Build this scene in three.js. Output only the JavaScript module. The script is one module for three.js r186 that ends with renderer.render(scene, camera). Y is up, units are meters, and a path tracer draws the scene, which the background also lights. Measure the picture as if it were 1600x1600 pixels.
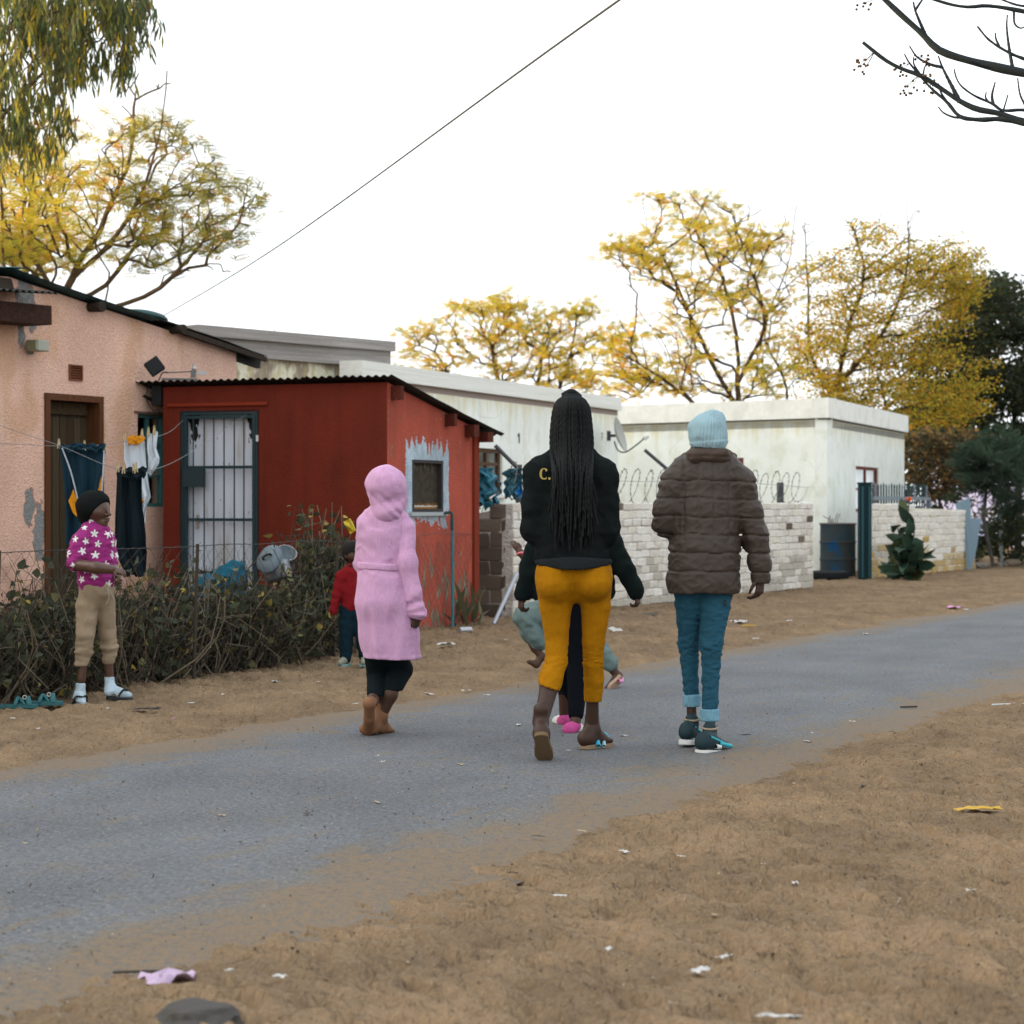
import * as THREE from 'three';
import { mergeGeometries, mergeVertices } from 'three/addons/utils/BufferGeometryUtils.js';
import { RoundedBoxGeometry } from 'three/addons/geometries/RoundedBoxGeometry.js';
import { TextGeometry } from 'three/addons/geometries/TextGeometry.js';
import { FontLoader } from 'three/addons/loaders/FontLoader.js';
import { createNoise2D, createNoise3D } from 'simplex-noise';

// ---------------------------------------------------------------- camera, sky, sun, exposure
const FOCAL = 3000, HORIZON = 788, EYE = 1.2;          // lens and horizon measured on the 1600 px photograph
const scene = new THREE.Scene();
const camera = new THREE.PerspectiveCamera(2 * Math.atan(800 / FOCAL) * 180 / Math.PI, 1, 0.1, 900);
camera.position.set(0, EYE, 0);
camera.lookAt(0, EYE, -10);
camera.setViewOffset(1600, 1600, 0, 12, 1600, 1600);
camera.focus = 9.6; camera.userData.fStop = 4.6;
const renderer = new THREE.WebGLRenderer({ antialias: true });
renderer.setSize(1024, 1024);
renderer.toneMapping = THREE.LinearToneMapping;
renderer.toneMappingExposure = 1.62;
renderer.shadowMap.enabled = true;
function clamp(x, a = 0, b = 1) { return Math.min(b, Math.max(a, x)); }
const SUN_EL = 5.6 * Math.PI / 180, SUN_AZ = -8 * Math.PI / 180;
const toSun = new THREE.Vector3(-Math.cos(SUN_EL) * Math.cos(SUN_AZ), Math.sin(SUN_EL), -Math.cos(SUN_EL) * Math.sin(SUN_AZ));
{ // pale evening sky: even, a little bluer overhead, with the broad warm glow that surrounds a low sun
  const W = 128, Hh = 64, a = new Float32Array(W * Hh * 4);
  for (let j = 0; j < Hh; j++) for (let i = 0; i < W; i++) {
    const el = ((j + 0.5) / Hh - 0.5) * Math.PI, az = ((i + 0.5) / W - 0.5) * 2 * Math.PI, e = Math.max(0, el / (Math.PI / 2)), k = Math.pow(e, 0.6);
    const c = Math.cos(el) * Math.cos(az) * toSun.x + Math.sin(el) * toSun.y + Math.cos(el) * Math.sin(az) * toSun.z, g = Math.exp(-Math.pow(Math.acos(clamp(c, -1, 1)) / 0.62, 2));
    const o = (j * W + i) * 4;
    a[o] = 0.90 + 0.06 * k + 2.3 * g; a[o + 1] = 0.93 + 0.12 * k + 2.0 * g; a[o + 2] = 0.94 + 0.20 * k + 1.5 * g; a[o + 3] = 1;
  }
  const t = new THREE.DataTexture(a, W, Hh, THREE.RGBAFormat, THREE.FloatType);
  t.mapping = THREE.EquirectangularReflectionMapping; t.magFilter = t.minFilter = THREE.LinearFilter; t.needsUpdate = true;
  scene.background = t; scene.environment = t;
}
{
  const sun = new THREE.DirectionalLight(new THREE.Color().setRGB(1, 0.74, 0.36), 5);
  sun.target.position.set(2, 0, -26); sun.position.copy(sun.target.position).addScaledVector(toSun, 80);
  sun.castShadow = true; sun.shadow.mapSize.set(4096, 4096); sun.shadow.radius = 2;
  Object.assign(sun.shadow.camera, { left: -45, right: 45, top: 40, bottom: -40, near: 1, far: 200 });
  scene.add(sun, sun.target);
}

// ---------------------------------------------------------------- helpers
let seedState = 12345;
function rnd() { seedState |= 0; seedState = seedState + 0x6D2B79F5 | 0; let t = Math.imul(seedState ^ seedState >>> 15, 1 | seedState); t = t + Math.imul(t ^ t >>> 7, 61 | t) ^ t; return ((t ^ t >>> 14) >>> 0) / 4294967296; }
const seed = (s) => { seedState = s; };
const rr = (a, b) => a + (b - a) * rnd();
const pick = (a) => a[Math.floor(rnd() * a.length)];
seed(77); const n2 = createNoise2D(rnd); const n3 = createNoise3D(rnd);
const V = (x, y, z) => new THREE.Vector3(x, y, z);
const mix = (a, b, t) => a + (b - a) * t;
const smooth = (a, b, x) => { const t = clamp((x - a) / (b - a)); return t * t * (3 - 2 * t); };
const fbm = (x, y, o = 4) => { let s = 0, a = 0.5; for (let i = 0; i < o; i++) { s += a * n2(x, y); x = x * 2.03 + 7.1; y = y * 2.03 - 3.7; a *= 0.5; } return s; };
const P = (px, py, d) => V((px - 800) / FOCAL * d, EYE + (HORIZON - py) / FOCAL * d, -d);   // where a measured sight line is at distance d
const gd = (py) => EYE * FOCAL / (py - HORIZON);                                             // distance of level ground seen at a row
const ground = (px, py) => { const d = gd(py), p = P(px, py, d); p.y = groundY(p.x, p.z); return p; };
const names = {};
const numbered = (n) => { const k = names[n] = (names[n] ?? -1) + 1; return k ? `${n}_${String(k).padStart(3, '0')}` : n; };
function fin(o) { o.traverse((m) => { if (m.isMesh) { m.castShadow = true; m.receiveShadow = true; } }); return o; }
function thing(name, label, category, pos = [0, 0, 0], turn = 0, group) {
  const o = new THREE.Group(); o.name = numbered(name); o.userData = { label, category };
  if (group) o.userData.group = group;
  if (pos.isVector3) o.position.copy(pos); else o.position.set(...pos);
  o.rotation.y = turn; scene.add(o); return o;
}
function part(parent, name, geo, mat, label) {
  if (Array.isArray(geo)) geo = join(geo);
  const m = new THREE.Mesh(geo, mat); m.name = name; if (label) m.userData.label = label;
  m.castShadow = m.receiveShadow = true; parent.add(m); return m;
}
function solo(name, geo, mat, label, category, group) {
  if (Array.isArray(geo)) geo = join(geo);
  const m = new THREE.Mesh(geo, mat); m.name = numbered(name); m.userData = { label, category }; if (group) m.userData.group = group;
  m.castShadow = m.receiveShadow = true; scene.add(m); return m;
}
function struct(name, geo, mat) { const m = new THREE.Mesh(geo, mat); m.name = numbered(name); m.userData = { kind: 'structure' }; m.castShadow = m.receiveShadow = true; scene.add(m); return m; }
function join(list) {
  const L = list.map((g) => { g = g.index ? g.toNonIndexed() : g; for (const k of Object.keys(g.attributes)) if (!['position', 'normal', 'uv'].includes(k)) g.deleteAttribute(k); if (!g.attributes.uv) g.setAttribute('uv', new THREE.BufferAttribute(new Float32Array(g.attributes.position.count * 2), 2)); return g; });
  return mergeGeometries(L);
}
const box = (w, h, d, x = 0, y = 0, z = 0, ry = 0, rz = 0, rx = 0) => { const g = new THREE.BoxGeometry(w, h, d); if (rx) g.rotateX(rx); if (rz) g.rotateZ(rz); if (ry) g.rotateY(ry); return g.translate(x, y, z); };
const rbox = (w, h, d, r, x = 0, y = 0, z = 0) => new RoundedBoxGeometry(w, h, d, 2, r).translate(x, y, z);
function tube(pts, r, sides = 6, segs) { // pts: Vector3[], r: number or (t)=>radius
  const c = new THREE.CatmullRomCurve3(pts), n = segs || Math.max(1, (pts.length - 1) * 4), rf = typeof r === 'function' ? r : () => r;
  const fr = c.computeFrenetFrames(n), pos = [], idx = [], uv = [];
  for (let i = 0; i <= n; i++) { const p = c.getPointAt(i / n), R = rf(i / n); for (let j = 0; j <= sides; j++) { const a = j / sides * 2 * Math.PI, q = p.clone().addScaledVector(fr.normals[i], Math.cos(a) * R).addScaledVector(fr.binormals[i], Math.sin(a) * R); pos.push(q.x, q.y, q.z); uv.push(j / sides * R * 6, i / n); } }
  const s = sides + 1; for (let i = 0; i < n; i++) for (let j = 0; j < sides; j++) { const a = i * s + j; idx.push(a, a + 1, a + s, a + 1, a + s + 1, a + s); }
  const g = new THREE.BufferGeometry(); g.setAttribute('position', new THREE.Float32BufferAttribute(pos, 3)); g.setAttribute('uv', new THREE.Float32BufferAttribute(uv, 2)); g.setIndex(idx); g.computeVertexNormals(); return g;
}
function rod(a, b, r0, r1 = r0, sides = 6) { // straight tapered bar between two points
  const d = b.clone().sub(a), g = new THREE.CylinderGeometry(r1, r0, d.length(), sides, 1);
  g.applyQuaternion(new THREE.Quaternion().setFromUnitVectors(V(0, 1, 0), d.clone().normalize())); const m = a.clone().add(b).multiplyScalar(0.5); return g.translate(m.x, m.y, m.z);
}
function tex(w, h, fn, srgb = true) { // fn(u,v)->[r,g,b] 0..1 ; v=0 is the bottom row
  const a = new Uint8Array(w * h * 4);
  for (let j = 0; j < h; j++) for (let i = 0; i < w; i++) { const c = fn((i + 0.5) / w, (j + 0.5) / h), o = (j * w + i) * 4; a[o] = clamp(c[0]) * 255; a[o + 1] = clamp(c[1]) * 255; a[o + 2] = clamp(c[2]) * 255; a[o + 3] = c[3] === undefined ? 255 : clamp(c[3]) * 255; }
  const t = new THREE.DataTexture(a, w, h); t.magFilter = THREE.LinearFilter; t.minFilter = THREE.LinearFilter; t.wrapS = t.wrapT = THREE.RepeatWrapping; if (srgb) t.colorSpace = THREE.SRGBColorSpace; t.needsUpdate = true; return t;
}
const sized = (t, w, h, ox = 0, oy = 0) => { t.repeat.set(1 / w, 1 / h); t.offset.set(-ox / w, -oy / h); return t; };
// periodic noise for repeating textures: u,v in 0..1
const hash3 = (x, y, z) => { let h = Math.imul(x, 374761393) + Math.imul(y, 668265263) + Math.imul(z, 2147483647 ^ 0x5bd1e995) | 0; h = Math.imul(h ^ h >>> 13, 1274126177); return (h ^ h >>> 16) >>> 0; };
const GX = [], GY = []; for (let i = 0; i < 64; i++) { GX.push(Math.cos(i / 64 * 2 * Math.PI)); GY.push(Math.sin(i / 64 * 2 * Math.PI)); }
function tn(u, v, f, z = 0) { // gradient noise that repeats after one unit
  f = Math.max(1, Math.round(f)); const s = Math.round(z * 10) + 17, x = u * f, y = v * f, ix = Math.floor(x), iy = Math.floor(y), fx = x - ix, fy = y - iy, m = (a) => ((a % f) + f) % f;
  const g = (a, b) => { const h = hash3(m(ix + a), m(iy + b), s) & 63; return GX[h] * (fx - a) + GY[h] * (fy - b); }, w = (t) => t * t * t * (t * (t * 6 - 15) + 10), X = w(fx), Y = w(fy), p = g(0, 0), q = g(1, 0), r = g(0, 1), t = g(1, 1);
  return 1.5 * mix(mix(p, q, X), mix(r, t, X), Y);
}
const tf = (u, v, f, o = 4, z = 0) => { let s = 0, a = 0.5; for (let i = 0; i < o; i++) { s += a * tn(u, v, f, z + i * 3.1); f *= 2.1; a *= 0.55; } return s; };
const std = (c, rough = 0.9, extra = {}) => new THREE.MeshPhysicalMaterial({ specularIntensity: rough >= 0.5 && !extra.metalness ? 0.4 : 1, color: Array.isArray(c) ? new THREE.Color().setRGB(...c) : c, roughness: rough, ...extra });
const phys = (c, rough, extra = {}) => new THREE.MeshPhysicalMaterial({ color: Array.isArray(c) ? new THREE.Color().setRGB(...c) : c, roughness: rough, ...extra });

// common textures
const grainBump = tex(512, 512, (u, v) => { const n = 0.5 + 0.5 * tf(u, v, 40, 3, 4) + 0.25 * tn(u, v, 9); return [n, n, n]; }, false);
const fineBump = (() => { const t = grainBump.clone(); t.repeat.set(1.2, 1.2); return t; })();
const woodTex = tex(512, 512, (u, v) => { const g = tn(u, v * 0.15, 70, 2) * 0.5 + tn(u, v * 0.3, 18, 5) * 0.5, k = 0.72 + 0.28 * g; return [k, k * 0.97, k * 0.93]; });
const rustTex = tex(512, 512, (u, v) => { const n = tf(u, v, 7, 5, 1), k = smooth(-0.05, 0.25, n), g = 0.85 + 0.3 * tn(u, v, 60, 3); return [mix(0.45, 0.42, k) * g, mix(0.46, 0.27, k) * g, mix(0.46, 0.18, k) * g]; });
const metalDark = std([0.05, 0.055, 0.06], 0.6, { metalness: 0.3 });
const wire = std([0.16, 0.15, 0.14], 0.6, { metalness: 0.5 });
const rustMetal = std(0xffffff, 0.8, { map: rustTex, metalness: 0.25 });
const teal = std([0.006, 0.024, 0.029], 0.8);
const black = std([0.012, 0.014, 0.016], 0.7);
const glass = phys([0.9, 0.95, 0.95], 0.04, { transmission: 1, thickness: 0, ior: 1.5 });
// ---------------------------------------------------------------- ground and road
// road axes: u runs along the street (away and to the right), v runs across it to the right
const DU = [0.4924, 0.8704];
const uvOf = (x, z) => [x * DU[0] - z * DU[1], x * DU[1] + z * DU[0]];
const xzOf = (u, v) => [u * DU[0] + v * DU[1], -(u * DU[1] - v * DU[0])];
const ROAD0 = -6.2, ROAD1 = -3.38;
function edgeNoise(u, s) { return 0.09 * n2(u * 0.35, s) + 0.07 * n2(u * 1.1, s + 9) + 0.04 * n2(u * 3.3, s + 4); }
function groundY(x, z) {
  const [u, v] = uvOf(x, z), fade = smooth(60, 30, Math.hypot(x, z));
  const e = Math.max(ROAD0 + edgeNoise(u, 1) - v, v - (ROAD1 + edgeNoise(u, 7)));      // metres outside the tarred strip
  let y = 0.010 * n2(x * 0.9, z * 0.9) + 0.016 * n2(x * 0.28 + 4, z * 0.28);
  const a = n2(x * 3.1 + 1.3, z * 3.1), b = n2(x * 7.3, z * 7.3 + 5), c = n2(x * 15, z * 15), e2 = n2(x * 28, z * 28 + 3);
  const b2 = n2(x * 4.6 + 7, z * 6.2); y += 0.014 * a - 0.032 * smooth(0.25, 0.6, b) + 0.012 * b + 0.010 * b2 - 0.030 * smooth(0.32, 0.55, b2) + 0.009 * c + 0.0045 * e2;   // trodden sand: footprints and small heaps
  y = y * fade + 0.006;
  const k = smooth(-0.12, 0.55, e);
  return mix(-0.026 + y * 0.5, y * 1.05 + 0.010, k);
}
{
  const ax = (lo, hi, fine0, fine1, step) => { const o = []; let s = step; for (let x = fine0; x <= fine1; x += step) o.push(x); let l = fine0, h = fine1; while (h < hi) { s *= 1.25; h += s; o.push(h); } s = step; while (l > lo) { s *= 1.25; l -= s; o.unshift(l); } return o; };
  const xs = ax(-400, 400, -5.2, 7.4, 0.03), ds = [];
  let d = 3.2; while (d < 48) { ds.push(d); d += 0.018 + d * 0.0022; } let s = 0.2; while (d < 700) { ds.push(d); s *= 1.25; d += s; }
  ds.unshift(-300, -80, -20, -5, 0, 2, 2.8);
  const pos = [], uv = [], idx = [], nx = xs.length;
  for (const dd of ds) for (const x of xs) { pos.push(x, groundY(x, -dd), -dd); uv.push(x, dd); }
  for (let j = 0; j + 1 < ds.length; j++) for (let i = 0; i + 1 < nx; i++) { const a = j * nx + i; idx.push(a, a + 1, a + nx, a + 1, a + nx + 1, a + nx); }
  const g = new THREE.BufferGeometry(); g.setAttribute('position', new THREE.Float32BufferAttribute(pos, 3)); g.setAttribute('uv', new THREE.Float32BufferAttribute(uv, 2)); g.setIndex(idx); g.computeVertexNormals();
  const map = sized(tex(1024, 1024, (u, v) => {
    const big = tf(u, v, 5, 5, 2), fine = tn(u, v, 110, 5) * 0.35 + tn(u, v, 260, 8) * 0.45 + (hash3(Math.floor(u * 1024), Math.floor(v * 1024), 5) % 1000 / 1000 - 0.5) * 0.5, sp = tn(u, v, 200, 11), dk = tn(u, v, 75, 15);
    let k = 1 + 0.22 * big + 0.13 * fine; let r = 0.468 * k, gg = 0.389 * k, b = 0.301 * k;
    if (sp > 0.62) { r += 0.06; gg += 0.055; b += 0.05; } if (dk > 0.66) { r *= 0.88; gg *= 0.87; b *= 0.86; }
    return [r, gg, b];
  }), 2.3, 2.3);
  const bump = sized(tex(1024, 1024, (u, v) => { const n = 0.5 + 0.3 * tf(u, v, 16, 3, 6) + 0.28 * tf(u, v * 0.5 * 2, 40, 3, 12) + 0.06 * tn(u, v, 190, 9); return [n, n, n]; }, false), 1.7, 1.7);
  struct('sandy_ground', g, std(0xffffff, 1, { map, bumpMap: bump, bumpScale: 0.05 }));
}
{ // the tarred strip lies just above the soil; sand drifts over its edges
  const pos = [], uv = [], idx = [], U = []; for (let u = -60; u < -2; u += 4) U.push(u); for (let u = 0; u < 40; u += 0.25) U.push(u); for (let u = 40; u < 200; u += 8) U.push(u);
  const nv = 16, w = ROAD1 - ROAD0;
  for (const u of U) for (let j = 0; j <= nv; j++) { const v = ROAD0 - 0.35 + (w + 0.7) * j / nv, [x, z] = xzOf(u, v), e = Math.abs(j / nv * 2 - 1); pos.push(x, 0.004 + 0.006 * n2(x * 0.5, z * 0.5) - 0.03 * smooth(0.72, 1, e), z); uv.push(u, v - ROAD0 + 0.35); }
  for (let i = 0; i + 1 < U.length; i++) for (let j = 0; j < nv; j++) { const a = i * (nv + 1) + j; idx.push(a, a + 1, a + nv + 1, a + 1, a + nv + 2, a + nv + 1); }
  const g = new THREE.BufferGeometry(); g.setAttribute('position', new THREE.Float32BufferAttribute(pos, 3)); g.setAttribute('uv', new THREE.Float32BufferAttribute(uv, 2)); g.setIndex(idx); g.computeVertexNormals();
  const TW = 6, TH = w + 0.7;
  const map = sized(tex(1536, 896, (u, v) => {
    const vm = v * TH, edge = Math.min(vm - 0.35, TH - 0.35 - vm), hs = hash3(Math.floor(u * 1536), Math.floor(v * 896), 3) % 1000 / 1000, st = 0.5 + tn(u * 1.7, v, 300, 1) * 0.5, ch = tn(u * 1.7, v, 110, 4), big = tf(u, v, 6, 4, 7), sa = tf(u, v, 22, 4, 12), g1 = tn(u, v, 330, 21);
    let k = 0.376 + 0.05 * (st - 0.5) + 0.10 * (hs - 0.5) + 0.03 * ch + 0.05 * big; let r = k * 0.975, gg = k * 0.995, b = k * 1.03;
    if (g1 > 0.45) { r += 0.07; gg += 0.065; b += 0.06; } if (g1 < -0.5) { r -= 0.06; gg -= 0.06; b -= 0.06; }
    const dust = clamp(smooth(0.12, 0.6, sa + 0.04 + 0.25 * big) * 0.38 + smooth(0.5, 0.0, edge + 0.5 * sa + 0.3 * big) * 0.95) * (0.38 + 0.62 * smooth(0.15, 0.75, hs + 0.5 * ch));
    return [mix(r, 0.468, dust), mix(gg, 0.390, dust), mix(b, 0.302, dust)];
  }), TW, TH);
  map.wrapT = THREE.ClampToEdgeWrapping;
  const bump = sized(tex(512, 512, (u, v) => { const n = 0.5 + 0.3 * tn(u, v, 90, 3) + 0.25 * tn(u, v, 170, 9); return [n, n, n]; }, false), 1, 1);
  struct('road', g, std(0xffffff, 0.95, { map, bumpMap: bump, bumpScale: 0.0035 }));
}
// ---------------------------------------------------------------- buildings
const at0 = (px, d) => { const p = P(px, HORIZON, d); p.y = 0; return p; };
class Plane { // a wall's own axes: x along it, y up, z out of its face
  constructor(group, A, B) {
    this.g = group; this.A = A.clone(); this.len = Math.hypot(B.x - A.x, B.z - A.z);
    const x = V(B.x - A.x, 0, B.z - A.z).normalize(), z = x.clone().cross(V(0, 1, 0));
    this.W = new THREE.Matrix4().makeBasis(x, V(0, 1, 0), z).setPosition(A.x, 0, A.z);
    this.inv = this.W.clone().invert();
    this.M = new THREE.Matrix4().makeTranslation(-group.position.x, -group.position.y, -group.position.z).multiply(this.W);
  }
  on(px, py, zo = 0) { const o = V(0, EYE, 0).applyMatrix4(this.inv), q = P(px, py, 1).applyMatrix4(this.inv), t = (zo - o.z) / (q.z - o.z); return [o.x + (q.x - o.x) * t, o.y + (q.y - o.y) * t]; }
  rect(x0, y0, x1, y1) { const a = this.on(x0, y0), b = this.on(x1, y0), c = this.on(x0, y1); return [a[0], c[1], b[0], a[1]]; }      // pixel box -> [xmin, ymin, xmax, ymax]
  add(name, geo, mat, label, parent) { if (Array.isArray(geo)) geo = join(geo); geo.applyMatrix4(this.M); return part(parent || this.g, name, geo, mat, label); }
}
const outlineShape = (pts, holes = []) => { const s = new THREE.Shape(pts.map((p) => new THREE.Vector2(...p))); for (const [a, b, c, d] of holes) s.holes.push(new THREE.Path([[a, b], [c, b], [c, d], [a, d]].map((p) => new THREE.Vector2(...p)))); return s; };
const slab = (pts, thick, holes = [], z = 0) => new THREE.ExtrudeGeometry(outlineShape(pts, holes), { depth: thick, bevelEnabled: false }).translate(0, 0, z - thick);
const quad4 = (x0, y0, x1, y1) => [[x0, y0], [x1, y0], [x1, y1], [x0, y1]];
function corrugated(o, wd, W, sd, L, amp = 0.010, period = 0.078, sag = 0, ns = 8) { // sheet from o, waves along wd, slope along sd
  const up = wd.clone().cross(sd).normalize(); if (up.y < 0) up.negate();
  const nw = Math.round(W / period * 6), pos = [], uv = [], idx = [];
  for (let j = 0; j <= ns; j++) for (let i = 0; i <= nw; i++) { const w = i / nw * W, l = j / ns * L, p = o.clone().addScaledVector(wd, w).addScaledVector(sd, l).addScaledVector(up, amp * Math.cos(w / period * 2 * Math.PI) - sag * Math.sin(j / ns * Math.PI) + 0.006 * n2(w * 1.3, l * 1.7)); pos.push(p.x, p.y, p.z); uv.push(w, l); }
  const s = nw + 1; for (let j = 0; j < ns; j++) for (let i = 0; i < nw; i++) { const a = j * s + i; idx.push(a, a + 1, a + s, a + 1, a + s + 1, a + s); }
  const n = pos.length / 3; for (let k = 0; k < n; k++) pos.push(pos[3 * k] - up.x * 0.004, pos[3 * k + 1] - up.y * 0.004, pos[3 * k + 2] - up.z * 0.004), uv.push(uv[2 * k], uv[2 * k + 1]);
  const m = idx.length; for (let k = 0; k < m; k += 3) idx.push(idx[k] + n, idx[k + 2] + n, idx[k + 1] + n);
  const g = new THREE.BufferGeometry(); g.setAttribute('position', new THREE.Float32BufferAttribute(pos, 3)); g.setAttribute('uv', new THREE.Float32BufferAttribute(uv, 2)); g.setIndex(idx); g.computeVertexNormals(); return g;
}
function windowIn(pl, r, frameMat, o = {}) { // frame bars, panes, dark room behind; r in the wall's metres
  const [x0, y0, x1, y1] = r, t = o.bar || 0.045, cols = o.cols || 2, rows = o.rows || 2, z = o.z ?? -0.05, w = x1 - x0, h = y1 - y0;
  const g = [box(w, t, 0.05, (x0 + x1) / 2, y1 - t / 2, z), box(w, t, 0.05, (x0 + x1) / 2, y0 + t / 2, z), box(t, h - 2 * t, 0.05, x0 + t / 2, (y0 + y1) / 2, z), box(t, h - 2 * t, 0.05, x1 - t / 2, (y0 + y1) / 2, z)];
  const fr = pl.add('window_frame', g, frameMat);
  for (let c = 1; c < cols; c++) pl.add('mullion', box(t * 0.8, h - 2 * t, 0.04, x0 + w * c / cols, (y0 + y1) / 2, z), frameMat, undefined, fr);
  for (let c = 0; c < cols; c++) for (let k = 1; k < rows; k++) pl.add('glazing_bar', box(w / cols - t, t * 0.7, 0.035, x0 + w * (c + 0.5) / cols, y0 + h * k / rows, z + 0.002), frameMat, undefined, fr);
  for (let c = 0; c < cols; c++) for (let k = 0; k < rows; k++) pl.add('pane', new THREE.PlaneGeometry(w / cols - t * 0.6, h / rows - t * 0.6).rotateZ(0).rotateX(rr(-0.012, 0.012)).rotateY(rr(-0.012, 0.012)).translate(x0 + w * (c + 0.5) / cols, y0 + h * (k + 0.5) / rows, z - 0.005), o.pane || glass, undefined, fr);
  return fr;
}
const roomGrey = std([0.35, 0.32, 0.28], 1);

// --- pink house: rough-cast gable wall facing the street
{
  const [ax, az] = xzOf(5, -12.3), [bx, bz] = xzOf(15.93, -12.3), A = V(ax, 0, az), B = V(bx, 0, bz);
  const h = thing('pink_house', 'salmon pink rough plastered house with plank door behind the hedge', 'house', A);
  const f = new Plane(h, A, B), L = f.len;
  const xr = f.on(12, 430)[0], yr = f.on(12, 432)[1], yE = f.on(372, 552)[1], yL = 2.5;
  const door = f.rect(76, 624, 153, 1000); door[1] = 0.16; const win = f.rect(215, 646, 262, 792), vent = f.rect(107, 569, 128, 594);
  const patches = [[46, 792, 8, 24], [61, 832, 8, 40], [38, 470, 14, 34], [33, 522, 5, 22], [52, 500, 6, 20]].map(([x, y, w, hh]) => { const a = f.on(x, y), b = f.on(x + w, y + hh); return [a[0], a[1], Math.abs(b[0] - a[0]), Math.abs(b[1] - a[1])]; });
  const TW = 5.6, TH = 3.5, TX = L - TW;
  const map = sized(tex(1400, 875, (u, v) => {
    const x = TX + u * TW, y = v * TH, rough = n2(x * 22, y * 22) * 0.5 + n2(x * 48, y * 48) * 0.5, cl = fbm(x * 0.9, y * 0.7, 4), streak = fbm(x * 3.1, y * 0.32, 3);
    let k = 1 + 0.075 * rough + 0.08 * cl; let r = 0.855 * k, g = 0.70 * k, b = 0.625 * k;
    const pale = smooth(0.02, 0.35, streak + 0.3 * cl); r = mix(r, 0.86, pale * 0.35); g = mix(g, 0.73, pale * 0.35); b = mix(b, 0.64, pale * 0.35);
    const tan = smooth(0.05, 0.4, fbm(x * 1.4 + 8, y * 0.6 + 2, 3)); r = mix(r, 0.76, tan * 0.4); g = mix(g, 0.585, tan * 0.4); b = mix(b, 0.44, tan * 0.4);
    const pits = n2(x * 70, y * 70); if (pits > 0.62) { r *= 0.82; g *= 0.8; b *= 0.78; }
    for (const [cx, cy, w, hh] of patches) { const d = Math.hypot((x - cx) / w, (y - cy) / hh) + 0.55 * fbm(x * 6 + cx, y * 6, 3); if (d < 1) { const q = 0.50 + 0.08 * rough + 0.06 * cl; r = q * 1.02; g = q * 1.03; b = q * 1.02; } else if (d < 1.12) { r *= 0.72; g *= 0.7; b *= 0.7; } }
    const spl = smooth(0.75, 0.25, y + 0.35 * fbm(x * 2, y * 2, 3)); r = mix(r, 0.55, spl * 0.5); g = mix(g, 0.42, spl * 0.5); b = mix(b, 0.35, spl * 0.5);
    return [r, g, b];
  }), TW, TH, TX, 0);
  const bump = sized(tex(512, 512, (u, v) => { const n = 0.5 + 0.35 * tn(u, v, 60, 3) + 0.3 * tn(u, v, 130, 5); return [n, n, n]; }, false), 1.1, 1.1);
  const pm = std(0xffffff, 1, { map, bumpMap: bump, bumpScale: 0.010 });
  f.add('wall', slab([[0, 0], [L, 0], [L, yE], [xr, yr], [0, yL]], 0.2, [door, win, vent]), pm);
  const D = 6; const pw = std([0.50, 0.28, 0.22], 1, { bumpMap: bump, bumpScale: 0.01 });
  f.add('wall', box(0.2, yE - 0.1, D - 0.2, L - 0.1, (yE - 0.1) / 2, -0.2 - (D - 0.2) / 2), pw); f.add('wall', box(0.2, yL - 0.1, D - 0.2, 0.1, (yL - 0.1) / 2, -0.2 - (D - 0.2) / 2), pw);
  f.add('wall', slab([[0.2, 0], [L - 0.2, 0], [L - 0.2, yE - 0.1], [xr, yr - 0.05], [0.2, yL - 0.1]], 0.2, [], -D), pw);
  const pl = f.on(30, 948)[1]; const pSh = [[7, pl], [door[0] - 0.09, pl]];
  f.add('plinth', slab(quad4(0, 0, door[0] - 0.1, pl), 0.03, [], 0.03), std([0.10, 0.045, 0.032], 1, { bumpMap: bump, bumpScale: 0.012 })); f.add('plinth', slab(quad4(door[2] + 0.1, 0, L, pl), 0.03, [], 0.03), std([0.10, 0.045, 0.032], 1, { bumpMap: bump, bumpScale: 0.012 }));
  // door: rust-brown steel frame, tall weathered planks set back in it
  const fm = std([0.19, 0.075, 0.03], 0.7, { map: woodTex }), z = 0.012, [x0, y0, x1, y1] = door;
  const fr = f.add('door_frame', [box(x1 - x0 + 0.12, 0.06, 0.22, (x0 + x1) / 2, y1 + 0.028, z - 0.11 + 0.01), box(0.06, y1 - y0, 0.22, x0 - 0.028, (y0 + y1) / 2, z - 0.10), box(0.06, y1 - y0, 0.22, x1 + 0.028, (y0 + y1) / 2, z - 0.10)], fm);
  const pc = [[0.115, 0.085, 0.05], [0.09, 0.068, 0.04], [0.14, 0.11, 0.07], [0.075, 0.06, 0.04]].map((c) => std(c, 0.9, { map: woodTex, bumpMap: woodTex, bumpScale: 0.004 }));
  const dr = f.add('door', box(x1 - x0, y1 - y0, 0.02, (x0 + x1) / 2, (y0 + y1) / 2, -0.16), pc[3]);
  const n = 7, pw1 = (x1 - x0) / n; for (let i = 0; i < n; i++) f.add('plank', box(pw1 - 0.008, y1 - y0 - 0.16, 0.018 + 0.004 * (i % 2), x0 + pw1 * (i + 0.5), (y0 + y1 - 0.14) / 2, -0.14), pc[i % 3], undefined, dr);
  f.add('rail', box(x1 - x0 - 0.02, 0.11, 0.03, (x0 + x1) / 2, y1 - 0.065, -0.135), pc[0], undefined, dr);
  f.add('door_step', box(x1 - x0 + 0.3, 0.16, 0.35, (x0 + x1) / 2, 0.08, 0.20), std([0.3, 0.27, 0.24], 1));
  // window, teal steel
  windowIn(f, win, std([0.06, 0.17, 0.17], 0.6), { cols: 2, rows: 3, bar: 0.035, z: -0.08 });
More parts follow.
